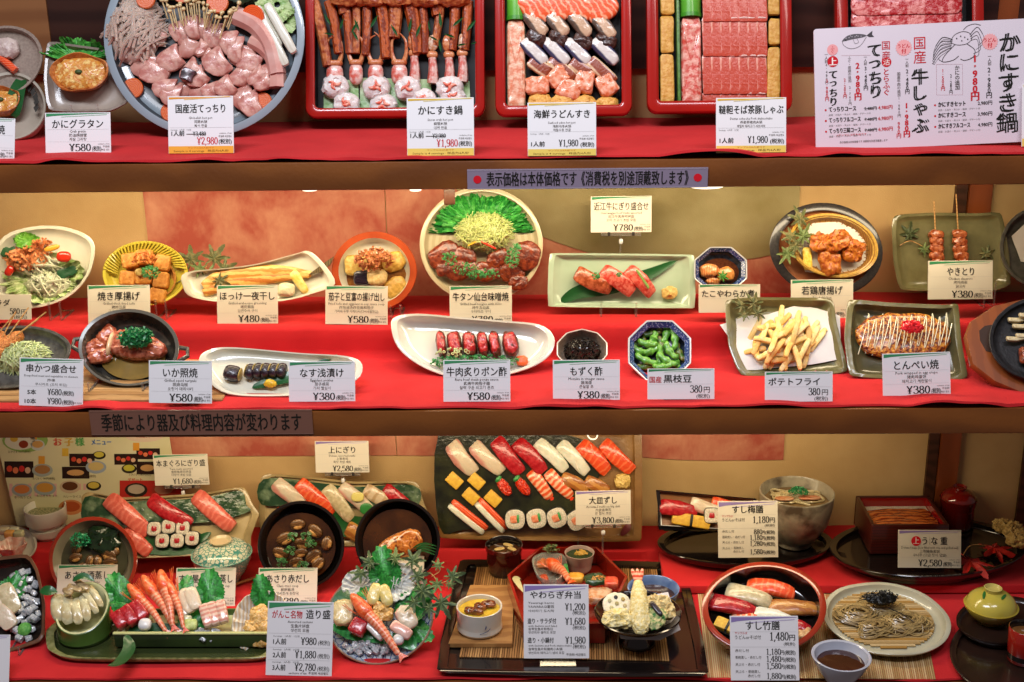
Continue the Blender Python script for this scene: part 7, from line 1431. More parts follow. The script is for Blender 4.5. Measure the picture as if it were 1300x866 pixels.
# ------------------------------------------------ lidded custard cup
enam = mat('#b8c0a8', '#5c9a8c', 'voronoi', 300, .2, lo=.15, hi=.5, coat=.5)
def lidded(cx, rimy, rx, basey, knoby, krx, zs, body, lid, label, knobm=None, name='lidded_cup', low=.45):
    t, fr_, r, H = lathe(cx, rimy, rx, basey, zs, [(low, 0), (low+.02, .08), (low, .10), (.80, .45), (.97, .85), (1, 1)], body, name, label, 'cup')
    hk = onY(cx, knoby, fr_.M.translation.y).z-(zs+H); L = MB()
    def rg(k, z): return [(r*k*math.cos(q), r*k*math.sin(q), H+z) for q in (6.2832*i/40 for i in range(40))]
    kk = krx/rx
    L.rings([rg(.95, -.001), rg(.93, .002)]+[rg(.93*math.cos(a), hk*.9*math.sin(a)) for a in (.25, .5, .75, 1.0)]+[rg(kk*.8, hk*.86)], cap0=False, cap1=False); L.build('lid', lid, t)
    MB().rings([rg(kk*.8, hk*.84), rg(kk*.85, hk*.9), rg(kk, hk*1.1), rg(kk*.9, hk*1.12), rg(kk*.7, hk*.95), [(0, 0, H+hk*.93)]], cap0=False).build('knob_ring', knobm or lid, t)
    lidded.hk = hk*.9; return t, fr_, r, H
lidded(281, 702, 38.5, 748, 687, 14, S3, enam, mat('#3c8a80', '#ccd0b8', 'edge', 150, .2, lo=.05, hi=.13, coat=.5), 'lidded custard cup with green and white lattice pattern', mat('#c8b890', rough=.3, coat=.4))
f = flat(S3, 300, 738, .004); tubeobj(f, [(298, 742), (345, 727)], .0028, mat('#a8703c', '#8c5828', rough=.4), 'wooden_spoon_handle', 'wooden handle showing between the custard and clam soup cards', 'spoon', h=.002)
# ------------------------------------------------ iced sashimi dish at the frame edge
f = plane(S3, 10, 829, 40, 5, 765)
t, g = dish(f, f.poly(chaikin([(-60, 715), (36, 702), (48, 722), (57, 765), (56, 806), (50, 815), (12, 828), (-60, 836)], .12, 2)), .022, m=mat('#6c4830', '#4c3020', 'noise', 26, .3, .0006, coat=.3), min_=mat('#1c1612', '#2c2018', 'noise', 26, .2, coat=.5), name='square_bowl', label='dark brown square bowl of sashimi on ice at the frame edge', base=.6, flat=.7)
stand(f, 20, 826, 24, 'clear stand under the square bowl of iced sashimi', S3)
ice(g, 28, 768, 22, 46, 46, .0055, 'clear ice cube in the dark square bowl of sashimi', 'ice cubes in the square bowl')
shiso(g, 10, 752, 26, 60, 'green shiso leaf under the sashimi in the square bowl', h=.012)
for x0, y0, x1, y1, w_, k_, lb in ((4, 742, 18, 778, 24, 'fluke', 'pale sashimi slice standing on the ice'), (-6, 770, 16, 796, 22, 'bream', 'pink edged sashimi slice on the ice above the corner card'), (-8, 758, 4, 786, 16, 'bream', 'pink sashimi slice cut by the frame edge')):
    slab(g, x0, y0, x1, y1, w_, .008, TOP[k_], 'sashimi_slice', lb, 'sashimi', h=.014, e=(.5, .6), rough=.0015, rise=.1)
lump(g, 31, 799, 9, 9, .014, mat('#4c9a3c', '#6cb050', 'noise', 120, .6, .001), 'wasabi', 'bright green wasabi mound in the square bowl', 'wasabi', h=.006, e=(1.2, 1))
# ------------------------------------------------ green serving tray with bamboo cup and trough
ribg = mat('#3c4424', '#242e14', 'wave', 150, .25, .0006, 200, axis='X', dist=3, coat=.5)
f = flat(S3, 200, 815, .012); t, g = dish(f, f.poly(chaikin([(58, 800), (75, 785), (330, 782), (352, 800), (352, 826), (335, 836), (85, 836), (60, 824)], .14, 2)), .008, m=ribg, mrim=mat('#8c8c5c', '#6c7040', 'noise', 40, .25, coat=.5), name='green_tray', label='long ribbed green serving tray in front of the sashimi', base=.7, flat=.86)
bamg = mat('#2c4418', '#486428', 'noise', 10, .25, coat=.5); bami = mat('#b8bc88', '#c8c89c', 'noise', 30, .3, coat=.3)
t, fr_, r, H = lathe(98, 772, 35, 823, S3+.006, [(.92, 0), (.93, .14), (.97, .15), (.96, .18), (.98, 1)], bamg, 'bamboo_cup', 'cut green bamboo cup filled with sliced shellfish', 'cup', min_=bami, slope=.55, inner=[(.88, .99), (.86, .7), (.80, .3), (.7, .3)])
gc = Fr(None, M=fr_.M @ Rx(.5) @ Tr(0, 0, -.008))
for i, (x0, y0, x1, y1, w_) in enumerate(((72, 752, 74, 786, 17), (84, 752, 86, 790, 16), (95, 756, 99, 790, 14), (106, 750, 110, 786, 12), (104, 744, 122, 776, 10), (112, 742, 128, 768, 9))):
    slab(gc, x0, y0, x1, y1, w_, .008, mat('#cfc8a0', '#b8a87c', 'noise', 40, .25, .0006, coat=.5), 'shellfish_slice', 'cream coloured shellfish slice in the bamboo cup', 'sashimi', 'shellfish slices in the bamboo cup', h=.006, e=(.6, .6), rough=.0016, bend=.8)
for i, (x0, y0, x1, y1) in enumerate(((82, 752, 96, 744), (86, 743, 104, 750), (96, 737, 112, 748), (80, 748, 92, 754))):
    slab(gc, x0, y0, x1, y1, 8, .006, mat('#8c7450', '#c0a878', 'noise', 40, .3, .0006, coat=.4), 'clam_slice', 'brown tipped clam slice above the bamboo cup', 'sashimi', 'brown tipped clam slices', h=.018, e=(.6, .6), rough=.001)
blade(gc, [(92, 738), (106, 733), (120, 738)], 9, 'dark green leaf on top of the bamboo cup', h=.028); blade(gc, [(52, 748), (62, 752), (73, 752)], 14, 'dark green leaf sticking out beside the bamboo cup', h=.018)
# trough
f = flat(S3+.007, 245, 812, .0); a, b = f.uv(146, 822), f.uv(342, 822); bk_ = f.uv(160, 776); hh = .022
t = thing('bamboo_trough', 'halved green bamboo trough holding the row of sashimi', 'trough', f.M)
MB().bbox(a[0], b[0], a[1], a[1]+.004, 0, hh, .001).build('front_wall', mat('#243018', '#34441f', 'noise', 14, .3, coat=.4), t)
MB().bbox(a[0], b[0], a[1]+.075, a[1]+.079, 0, hh, .001).build('back_wall', mat('#3c5228', '#4c6630', 'noise', 14, .3, coat=.4), t)
for x in (a[0], b[0]-.012): MB().bbox(x, x+.012, a[1]+.004, a[1]+.075, 0, hh-.002, .001).build('end_wall', bami, t)
MB().box(a[0]+.012, b[0]-.012, a[1]+.004, a[1]+.075, 0, .012).build('bottom', bami, t, smooth=False)
MB().bbox(a[0]-.001, b[0]+.001, a[1]-.001, a[1]+.005, hh+.0002, hh+.003, .0006).build('rim_strip', mat('#b8bc80', rough=.3, coat=.3), t)
gt = Fr(None, M=f.M @ Tr(0, a[1]+.030, hh) @ Rx(R(35)))
ice(gt, 262, 806, 22, 6, 12, .005, 'clear ice cube in the bamboo trough', 'ice cubes in the trough'); 
sheetpx(gt, [(168, 790), (235, 792), (240, 806), (160, 806)], 'flat green leaf lining the bamboo trough', 'lining_leaf', 'leaf', leafd_m, h=.002)
shiso(gt, 154, 758, 24, 120, 'frilly shiso leaf behind the tuna sashimi', h=.004, tilt=10); shiso(gt, 160, 772, 20, 150, 'second shiso leaf under the tuna sashimi', h=.003)
shiso(gt, 266, 762, 27, 95, 'tall shiso leaf behind the yellowtail sashimi', h=.006, tilt=15); shiso(gt, 256, 782, 24, 200, 'shiso leaf between the wasabi and yellowtail', h=.003); shiso(gt, 234, 748, 16, 80, 'small shiso leaf behind the white fish sashimi', h=.003)
for i, (x0, y0, x1, y1) in enumerate(((146, 778, 158, 796), (157, 771, 172, 792), (169, 765, 184, 786))):
    slab(gt, x0, y0, x1, y1, 16, .016, TOP['tuna'], 'tuna_sashimi', ('first deep red tuna slice by the shiso leaf', 'middle deep red tuna slice in the trough', 'tuna slice touching the prawns in the trough')[i], 'sashimi', 'tuna sashimi in the trough', h=.006, e=(.35, .35), rough=.0008)
prs = mat('#dc4c16', '#e87a48', 'noise', 70, .3, .0008, 200, coat=.4); prp = mat('#d86840', '#e49a78', 'wave', 45, .28, .0008, 180, axis='X', dist=5, coat=.4)
def shrimp(g, x0, y0, x1, y1, w_, label, h=.010, grp=None, feel=True, m1=None):
    u, v, a, L = g.seg(x0, y0, x1, y1, h); k = w_*g.m(x0, y0)/2; t2 = thing('prawn', label, 'prawn', g.M @ Tr(u, v, h) @ Rz(a), grp)
    n = 16; pts = [(-L/2+L*.30+L*.62*i/n, .002*math.sin(i*.25), .003*math.sin(3.1*i/n)) for i in range(n+1)]
    MB().tube(pts, [k*(1-.55*i/n)*(1+.07*(i % 2)) for i in range(n+1)], 10).build('body', prp, t2)
    MB().sup(L*.20, k*1.12, k*1.05, .9, .8, 16, 8, T=Tr(-L*.34, 0, .001), fn=lambda x, y, z: (x, y*(1+.35*x/(L*.2)), z*(1+.35*x/(L*.2)))).build('head', prs, t2)
    MB().add([(L*.40, 0, .003), (L*.52, k*.9, .001), (L*.50, 0, .0015), (L*.52, -k*.9, .001), (L*.45, 0, -.001)], [(0, 1, 2), (0, 2, 3), (1, 4, 2), (2, 4, 3), (0, 4, 1), (0, 3, 4)]).build('tail', prs, t2, smooth=False)
    for s_ in (-1, 1): MB().sup(.0013, .0013, .0013, 1, 1, 8, 5, T=Tr(-L*.44, s_*k*.55, k*.55)).build('eye', blk, t2)
    if feel:
        for j in range(5): MB().tube(catmull([(-L*.30+j*.003, (-1)**j*k*.8, 0), (-L*.34+j*.002, (-1)**j*k*1.5, .002), (-L*.48, (-1)**j*k*(1.7+.2*j), .002+.001*j)], 4, False), .0005, 4).build('feeler', prs, t2)
for i, (x0, y0, x1, y1, w_) in enumerate(((164, 744, 216, 806, 13), (182, 733, 226, 803, 14), (204, 726, 222, 800, 15), (214, 738, 236, 802, 11))):
    shrimp(gt, x0, y0, x1, y1, w_*.9, ('orange prawn nearest the tuna in the trough', 'second orange prawn in the trough', 'tallest orange prawn in the middle of the trough', 'orange prawn nearest the white fish sashimi')[i], h=.012+.003*i, grp='prawns in the trough')
for i, (x0, y0, x1, y1) in enumerate(((224, 752, 236, 782), (232, 748, 244, 778), (240, 746, 250, 774))): slab(gt, x0, y0, x1, y1, 17, .009, TOP['bream'], 'bream_sashimi', 'translucent bream slice beside the prawns', 'sashimi', 'bream slices in the trough', h=.010+.002*i, e=(.5, .6), rough=.0012)
for i, (x0, y0, x1, y1) in enumerate(((258, 768, 266, 796), (268, 765, 275, 794), (279, 763, 285, 791))): slab(gt, x0, y0, x1, y1, 13, .014, mat('#c88878', '#d8b8a4', 'wave', 40, .25, axis='X', dist=2, coat=.5), 'yellowtail_sashimi', ('yellowtail slice nearest the wasabi', 'middle yellowtail slice on the shiso leaf', 'yellowtail slice nearest the scallop shell')[i], 'sashimi', 'yellowtail slices', h=.010, e=(.35, .4), rough=.001)
lump(gt, 184, 793, 8, 8, .015, mat('#d8d8d8', rough=.3, coat=.4), 'radish_ball', 'white radish ball in front of the prawns', 'radish', h=.010)
lump(gt, 242, 794, 9, 8, .014, mat('#a8b868', '#c0cc88', 'noise', 90, .5), 'wasabi', 'pale green wasabi mound in the trough', 'wasabi', h=.008, e=(.6, .7), rough=.001)
lump(gt, 236, 786, 8, 6, .010, mat('#b8b898', rough=.2, coat=.5), 'jellyfish', 'pale glossy jelly beside the wasabi', 'jelly', h=.008, rough=.001)
blade(f, [(160, 806), (163, 818), (150, 836), (136, 845)], 17, 'dark green leaf hanging over the front of the trough', h=.030, arch=-.01)
# ------------------------------------------------ scallop shell with sea urchin
f = plane(S3, 325, 828, 45, 322, 790)
t2 = thing('scallop_shell', 'white scallop shell filled with yellow sea urchin', 'shell', f.M)
k = f.m(322, 790); n = 60
def sc_(q, z): return [(36*k*q*(1+.05*abs(math.sin(a*9)))*math.cos(a)+10*k, 40*k*q*(1+.05*abs(math.sin(a*9)))*math.sin(a), z+.0012*math.cos(a*18)*q) for a in (6.2832*i/n for i in range(n))]
MB().rings([[(10*k, 0, -.016)], sc_(.4, -.014), sc_(.8, -.006), sc_(1, .003), sc_(.97, .004), sc_(.78, -.003), sc_(.4, -.010), [(10*k, 0, -.011)]], cap0=False, cap1=False).build('shell', mat('#d0ccc0', '#c0a888', 'wave', 60, .3, dist=2, coat=.3), t2)
uni = mat('#c89440', '#dcb878', 'noise', 120, .35, .0015, 240, coat=.3)
for i, (x, y, rx_, ry_) in enumerate(((330, 782, 14, 13), (322, 796, 13, 10), (336, 798, 12, 12), (344, 784, 12, 12), (330, 812, 12, 10))): lump(f, x, y, rx_, ry_, .016, uni, 'sea_urchin', 'lobe of yellow sea urchin in the scallop shell', 'sea urchin', 'sea urchin lobes', h=-.004, rough=.003, rf=110)
shiso(f, 334, 762, 22, 100, 'dark shiso leaf standing behind the sea urchin', h=.004, tilt=15)
# ------------------------------------------------ patterned plate of mixed sashimi
f = plane(S3, 480, 846, 38, 482, 783)
blu = mat('#34508c', '#c0c8cc', 'edge', 110, .18, lo=.03, hi=.10, coat=.6)
t, g = dish(f, f.poly(ell(482, 783, 69, 60, 56, rot=-14)), .012, m=mat('#8c7468', rough=.3, coat=.4), mrim=mat('#8c6c58', rough=.3, coat=.4), min_=blu, name='patterned_plate', label='round plate with blue net pattern heaped with mixed sashimi', base=.5, flat=.74, rim_w=.97)
strands(g, 500, 742, 20, 16, .018, 60, .0008, mat('#c8ccc8', rough=.25, coat=.3), 'shredded_radish', 'white shredded radish behind the mixed sashimi', 'radish', L=.03, curl=3)
for i, (x, y, s_, a_) in enumerate(((458, 748, 24, 130), (504, 742, 26, 60))):
    k = g.m(x, y)*s_; sc2 = lambda q_, z: [(k*q_*(1+.06*abs(math.sin(a*8)))*math.cos(a), k*q_*(1+.06*abs(math.sin(a*8)))*math.sin(a)*.9, z+.0016*math.cos(a*16)*q_) for a in (6.2832*j/48 for j in range(48))]
    solo('scallop_shell', MB().rings([[(0, 0, .001)], sc2(.5, .002), sc2(1, .010), sc2(.97, .011), sc2(.5, .004), [(0, 0, .003)]], cap0=False, cap1=False), mat('#c8ccc8', '#b4b4b0', 'wave', 50, .3, dist=2, coat=.4), ('white scallop shell at the back of the patterned plate near the leaf tip', 'white scallop shell under the maple leaves')[i], 'shell', g.at(x, y, .006, a_))
shiso(g, 490, 738, 30, 100, 'large frilly shiso leaf at the back of the patterned plate', h=.020, tilt=20); shiso(g, 514, 776, 30, 40, 'shiso leaf beside the bream on the patterned plate', h=.014, tilt=10); shiso(g, 526, 798, 22, -30, 'shiso leaf under the bream at the rim', h=.010); shiso(g, 478, 762, 22, 150, 'shiso leaf under the yellow clam slices', h=.014)
sheetpx(g, [(418, 798), (430, 786), (470, 800), (520, 806), (530, 812), (528, 826), (490, 818), (440, 812)], 'broad green leaf across the front of the patterned plate', 'lining_leaf', 'leaf', mat('#1f7a34', '#2f8f40', 'wave', 40, .35, coat=.3, dist=1), h=.010, wav=.006, wf=30)
blade(g, [(428, 792), (434, 765), (440, 748)], 22, 'pointed dark leaf behind the scallop at the plate side', h=.014)
lump(g, 436, 778, 13, 17, .016, mat('#d0c090', '#c0ac78', 'noise', 40, .3, .0008, coat=.4), 'scallop_meat', 'cream scallop standing against the dark leaf', 'scallop', h=.014, rough=.0015, e=(.6, .6))
for i, (x, y, a_) in enumerate(((475, 754, 80), (490, 756, -70))): lump(g, x, y, 15, 8, .012, mat('#c8b468', '#d4c88c', 'noise', 40, .25, .0008, coat=.5), 'clam_slice', ('yellow clam slice in front of the shiso leaf', 'yellow clam slice beside the other one, leaning away')[i], 'sashimi', h=.026, ang=a_, rough=.001)
for i, (x, y) in enumerate(((482, 772), (490, 780), (478, 782))): lump(g, x, y, 9, 8, .014, uni, 'sea_urchin', 'golden sea urchin piece in the middle of the patterned plate', 'sea urchin', 'sea urchin pieces on the plate', h=.020, rough=.003, rf=150)
slab(g, 446, 792, 464, 801, 20, .018, TOP['tuna'], 'tuna_sashimi', 'block of deep red tuna on the patterned plate', 'sashimi', h=.014, e=(.3, .3))
slab(g, 462, 788, 486, 812, 10, .012, mk2, 'mackerel_sashimi', 'silver skinned mackerel slice on the patterned plate', 'sashimi', h=.018, e=(.5, .5))
shrimp(g, 448, 757, 512, 836, 15, 'whole orange prawn lying across the patterned plate', h=.030, feel=True)
slab(g, 497, 792, 522, 808, 15, .014, mat('#d89888', '#e0ccc0', 'noise', 30, .25, coat=.5), 'squid_roll', 'white and pink rolled squid on the patterned plate', 'sashimi', h=.018, e=(.6, .4))
lump(g, 516, 783, 17, 12, .010, TOP['bream'], 'bream_sashimi', 'curved bream slice with pink edge on the patterned plate', 'sashimi', h=.024, ang=-60, rough=.0015, sag=4)
lump(g, 506, 812, 7, 7, .013, mat('#d4d4d0', rough=.3, coat=.4), 'radish_ball', 'white radish ball beside the prawn tail', 'radish', h=.018)
ice(g, 470, 822, 36, 8, 30, .0045, 'clear ice cube at the front of the patterned plate', 'ice cubes on the patterned plate')
tw = Fr(None, M=g.at(520, 750, .03)); 
for i, (x, y, s, a_, m_) in enumerate(((470, 714, 20, 100, maple_m), (502, 708, 18, 90, mapleg_m), (524, 712, 22, 60, maple_m), (458, 728, 20, 170, maple_m), (530, 732, 20, 20, maple_m), (536, 750, 26, -30, maple_m), (556, 718, 13, 90, mapleg_m), (555, 742, 16, 200, mapleg_m), (574, 732, 20, 20, maple_m), (570, 742, 10, 10, mapleg_m), (560, 765, 26, -60, maple_m), (545, 772, 16, -90, maple_m), (526, 765, 18, -140, maple_m))):
    maple(tw, x, y, s*.78, a_, 'green maple leaf on the sprig over the patterned plate', mat('#3c5234', '#5c6c40', 'noise', 60, .55) if m_ is maple_m else mapleg_m, h=.003+.0015*i, group='maple leaves over the patterned plate', tilt=8)
for i, ps in enumerate(([(520, 734), (545, 728), (558, 740), (572, 734)], [(548, 732), (558, 726), (558, 716)], [(520, 734), (540, 752), (556, 764)])): twig(tw, ps, .0007, stick_m, ('thin twig carrying the maple leaves toward the tray', 'short twig under the topmost small maple leaf', 'twig bending down to the lowest maple leaves')[i], h=.004)
# ------------------------------------------------ bento tray
def mat_slats(f, pts, n, m, label, name='bamboo_mat', th=.0016, split=None):
    """slatted mat: n thin bamboo strips running from front to back between two sides (px quad: back-left, back-right, front-right, front-left)"""
    q4 = [f.uv(*p) for p in pts]; t = thing(name, label, 'mat', f.M); mb = MB(); every = []
    for i in range(n):
        a, b = i/n+.12/n, (i+1)/n-.12/n; P = []
        for s_, (u0, u1) in ((0, (q4[0], q4[1])), (1, (q4[3], q4[2]))): P.append([(u0[0]+(u1[0]-u0[0])*k, u0[1]+(u1[1]-u0[1])*k) for k in (a, b)])
        o = [P[0][0], P[1][0], P[1][1], P[0][1]]; every.append([(x, y, th*.2) for x, y in o]+[(x, y, th) for x, y in o])
    for v in every:
        mb = MB().add(v, [(4, 5, 6, 7) if True else (), (0, 1, 5, 4), (2, 3, 7, 6), (1, 2, 6, 5), (3, 0, 4, 7)]); mb.build('slat', m[random.randrange(len(m))], t, smooth=False)
    return t
slm = [mat('#8c6438', rough=.5), mat('#a07848', rough=.5), mat('#75502a', rough=.5)]; slm2 = [mat('#b09464', rough=.5), mat('#bfa678', rough=.5), mat('#a08454', rough=.5)]
f = flat(S3, 725, 800, .014); t, g = dish(f, f.poly(chaikin([(583, 709), (868, 713), (902, 856), (552, 852)], .03, 2)), .009, m=blk, name='serving_tray', label='large black lacquer tray carrying the bento box and tempura', base=.92, flat=.94, curve=.8, foot=.002, lip=.002)
g = g.down(-.0006)
mat_slats(g, [(606, 716), (834, 722), (850, 840), (583, 835)], 84, slm, 'brown bamboo mat on the large black tray')
gw = g.down(-.0022)
t = thing('wooden_coaster', 'square light wooden board under the white custard ramekin', 'board', gw.M); o = ccw(gw.poly([(597, 747), (652, 747), (650, 822), (569, 822)])); MB().rings([[(x, y, 0) for x, y in o], [(x, y, .006) for x, y in o], [(x*.995, y*.995, .0068) for x, y in o]]).build('board', mat('#a87c48', '#94683a', 'wave', 14, .45, axis='Y', dist=5), t)
zw = gw.M.translation.z+.007
t, fr_, r, H = lathe(608, 769, 29.5, 812, zw, [(.88, 0), (.95, .05), (.97, .3), (1, 1)], porc, 'white_ramekin', 'white ramekin of custard with glossy brown topping on a wooden board', 'ramekin')
fill(fr_, r, .93, .007, mat('#d0b038', '#c09a2c', 'noise', 60, .35), 'custard', 'yellow custard in the white ramekin')
gr_ = Fr(None, M=fr_.M @ Tr(0, 0, -.007))
for i, (x, y, rx_, ry_) in enumerate(((598, 775, 9, 6), (610, 770, 8, 7), (620, 767, 9, 7), (605, 777, 8, 4))): lump(gr_, x, y, rx_, ry_, .010, mat('#4c2010', '#8c4820', 'noise', 60, .1, .0008, coat=.9), 'brown_topping', 'glossy brown topping piece on the custard', 'sauce', 'topping pieces on the custard', rough=.0015)
# blue drawing on the ramekin
P = Print(); P.line([(-.006, -.004), (0, -.002), (.006, .001), (.010, .006)], .0009, '#3c4c78'); P.line([(.002, .004), (.004, .010), (.0035, .006)], .0012, '#3c4c78')
P.build(thing('glaze_drawing', 'small blue brush drawing on the white ramekin wall', 'drawing', fr_.M @ Tr(.008, -r*.985, -H*.62) @ Rx(R(88))))
t, fr_, r, H = lathe(640, 691, 24, 738, S3+.001, [(.72, 0), (.8, .03), (.92, .5), (.95, .86), (1, .88), (1, 1)], mat('#4c100c', '#3c0c0a', 'noise', 10, .15, coat=.7), 'soup_cup', 'dark red lacquer cup of soup behind the bento box', 'cup', min_=blk)
fill(fr_, r, .88, .012, mat('#3c2414', '#50341c', 'noise', 14, .05, coat=.8), 'soup_surface', 'dark soup in the red lacquer cup')
for i, (x, y, a_) in enumerate(((634, 697, 20), (645, 692, -30), (650, 697, -40))): lump(Fr(None, M=fr_.M @ Tr(0, 0, -.012)), x, y, 7, 3.4, .004, mat('#b8a064', rough=.3, coat=.4), 'tofu_strip', 'pale tofu strip floating in the red lacquer cup', 'tofu', 'tofu strips in the soup', ang=a_)
# hexagonal bento
zb_ = g.M.translation.z+.003; fb = flat(zb_, 718, 775, 0); top_h = .034; ft = Fr(None, M=fb.M @ Tr(0, 0, top_h))
o = ccw(ft.poly([(644, 730), (686, 694), (758, 694), (797, 732), (768, 792), (664, 790)])); cx = sum(p[0] for p in o)/6; cy = sum(p[1] for p in o)/6
fb = Fr(None, M=fb.M @ Tr(cx, cy, 0)); o = [(x-cx, y-cy) for x, y in o]; ft = Fr(None, M=fb.M @ Tr(0, 0, top_h))
t = thing('bento_box', 'red hexagonal lacquer bento box with prawn and small dishes', 'bento box', fb.M)
for i in range(6):
    a, b = o[i], o[(i+1) % 6]; ai, bi_ = (a[0]*.955, a[1]*.955), (b[0]*.955, b[1]*.955)
    v = [(*a, 0), (*b, 0), (*bi_, 0), (*ai, 0), (*a, top_h), (*b, top_h), (*bi_, top_h), (*ai, top_h)]
    MB().add(v, [(0, 1, 5, 4), (2, 3, 7, 6), (4, 5, 6, 7), (1, 2, 6, 5), (3, 0, 4, 7)]).build('side_wall', mat('#8c2014', '#7a1a10', 'noise', 10, .2, coat=.6), t, smooth=False)
MB().rings([[(x*.96, y*.96, .001) for x, y in o], [(x*.96, y*.96, .004) for x, y in o]]).build('bottom', mat('#8c2014', '#7a1a10', 'noise', 10, .2, coat=.6), t, smooth=False)
gb = Fr(None, M=fb.M @ Tr(0, 0, .0045))
# glass dish, small cup and foods in the bento
gg = Fr(None, M=gb.M @ Tr(0, 0, .030)); t, gi = dish(gg, gg.poly(chaikin([(673, 708), (690, 700), (716, 702), (722, 720), (706, 738), (682, 734)], .2, 2)), .018, m=mat('#d8dcd4', rough=.08, trans=.7, coat=.5), name='glass_dish', label='small glass dish with jellied vegetables in the bento box', base=.5, flat=.6)
lump(gi, 692, 716, 14, 9, .014, mat('#a85c38', '#c87c50', 'noise', 60, .2, .001, coat=.6), 'jellied_crab', 'orange jellied crab in the glass dish', 'crab', rough=.002); bits(gi, 700, 706, 9, 8, .010, 70, .0024, mat('#4c6038', '#7c8858', rough=.5), 'green_seaweed', 'green curly herb in the glass dish', 'herb', h=.010, shape='flake')
t, fr_, r, H = lathe(736, 701, 19, 730, gb.M.translation.z+.001, [(.68, 0), (.72, .05), (.9, .6), (1, 1)], mat('#b89890', '#b0a498', 'noise', 10, .25, coat=.4), 'pink_cup', 'small pink cup of spinach standing in the bento box', 'cup')
fill(fr_, r, .9, .006, mat('#2c4428', '#1c301c', 'noise', 160, .3, .001), 'spinach', 'dark spinach in the small pink cup'); strands(Fr(None, M=fr_.M @ Tr(0, 0, -.006)), 737, 703, 9, 5, .005, 26, .0007, mat('#c8a040', rough=.4), 'egg_threads', 'fine yellow threads on the spinach', 'egg', L=.014, curl=2)
gh = Fr(None, M=gb.M @ Tr(0, 0, .014))
shrimp(gh, 696, 712, 726, 740, 14, 'bright orange prawn lying in the bento box', h=.012, feel=True)
lump(gh, 690, 736, 7, 10, .012, mat('#a83c20', '#c86038', 'noise', 60, .25, .001, coat=.5), 'shellfish_piece', 'red brown shellfish beside the bento prawn', 'shellfish', rough=.002)
lump(gh, 730, 734, 12, 9, .014, mat('#d89428', '#e0b04c', 'noise', 40, .35, coat=.3), 'pumpkin_piece', 'yellow pumpkin piece beside the bento prawn', 'pumpkin', e=(.6, .6))
slab(gh, 718, 718, 720, 730, 5, .010, scal_m, 'green_bean', 'green bean beside the prawn head', 'bean', h=.010)
blade(gh, [(661, 735), (655, 738), (664, 752)], 9, 'pale leek strip at the corner of the bento box', m=mat('#b8b080', rough=.4), name='leek_strip', cat='leek', h=.006)
lump(gh, 757, 735, 14, 13, .012, mat('#1c3420', '#2c4c2c', 'noise', 40, .3, .0008, coat=.4), 'dark_leaf', 'dark green leaf heap behind the grilled fish', 'leaf', h=.006, rough=.004, rf=60)
lump(gh, 761, 757, 16, 15, .016, mat('#c8a888', '#b87848', 'noise', 50, .35, .001, coat=.3), 'grilled_fish', 'grilled white fish piece at the front of the bento box', 'fish', h=.006, rough=.002, e=(.5, .6)); bits(gh, 760, 748, 9, 5, .005, 40, .0018, mat('#c89048', rough=.5), 'sesame_crumbs', 'golden crumbs on the grilled fish', 'crumbs', h=.018, shape='flake')
lump(gh, 776, 740, 9, 10, .014, mat('#c83c28', '#d86848', 'noise', 40, .3, coat=.4), 'salmon_piece', 'red salmon piece by the bento box wall', 'salmon', e=(.5, .5), h=.004)
# blue dip bowl
t, fr_, r, H = lathe(830, 746, 33, 790, zb_, [(.45, 0), (.46, .08), (.75, .4), (.95, .8), (1, 1)], mat('#4c6490', '#7c94b8', 'noise', 26, .2, coat=.5), 'blue_bowl', 'blue grey bowl of dipping sauce behind the tempura', 'bowl')
fill(fr_, r, .84, .014, mat('#2c1c10', '#4c3018', 'noise', 14, .05, coat=.8), 'dipping_sauce', 'dark dipping sauce in the blue bowl')
# tempura pedestal
t, fr_, r, H = lathe(811, 777, 56, 828, zb_, [(.42, 0), (.42, .10), (.34, .22), (.30, .42), (.6, .62), (.92, .88), (1, 1)], mat('#0e0c0b', rough=.12, coat=.8), 'pedestal_bowl', 'black footed dish of tempura on white paper', 'bowl', inner=[(.95, .985), (.75, .80), (.4, .68), (.2, .66)])
gt2 = Fr(None, M=fr_.M @ Tr(0, 0, -.004) @ Rx(R(30)))
sheetpx(gt2, [(774, 766), (848, 752), (864, 800), (838, 813), (788, 811)], 'folded white paper under the tempura', 'lining_paper', 'paper', mat('#d0cccc', rough=.6), h=.001, wav=.003)
tem = mat('#e0c878', '#f0e4b0', 'noise', 110, .55, .002, 220, coat=.1); tem2 = mat('#d0b070', '#e4d49c', 'noise', 110, .55, .002, 220)
t2 = thing('tempura_prawn', 'upright prawn tempura with a red tail above the dish', 'tempura', gt2.at(812, 775, .018)); k = gt2.m(812, 775); sd = 4.
MB().tube([(1*k, -30*k, 0), (0, -14*k, .004), (0, 4*k, .006), (0, 22*k, .006), (0, 38*k, .005)], [9*k, 11*k, 10.5*k, 10*k, 6*k], 14).build('core', tem, t2)
MB().sup(12*k, 37*k, .012, .8, .7, 34, 26, T=Tr(0, 1*k, .004), fn=lambda x, y, z: (x*(1-.25*max(0, y/(37*k)))+nz(x, y, z, 300, .003, sd), y+nz(y, x, z, 300, .002, sd), z+nz(z, x, y, 300, .003, sd))).build('batter', tem, t2)
for s_ in (-1, 0, 1): MB().sup(3.2*k, 12*k, .002, .8, 1, 10, 8, T=Tr(s_*4*k, 47*k, .005) @ Rz(-s_*.25)).build('tail_fin', mat('#c83c1c', '#e0a080', 'wave', 40, .3, axis='Y', coat=.4), t2)
t2 = thing('tempura_lotus', 'lotus root tempura slice with round holes', 'tempura', gt2.at(783, 768, .012)); 
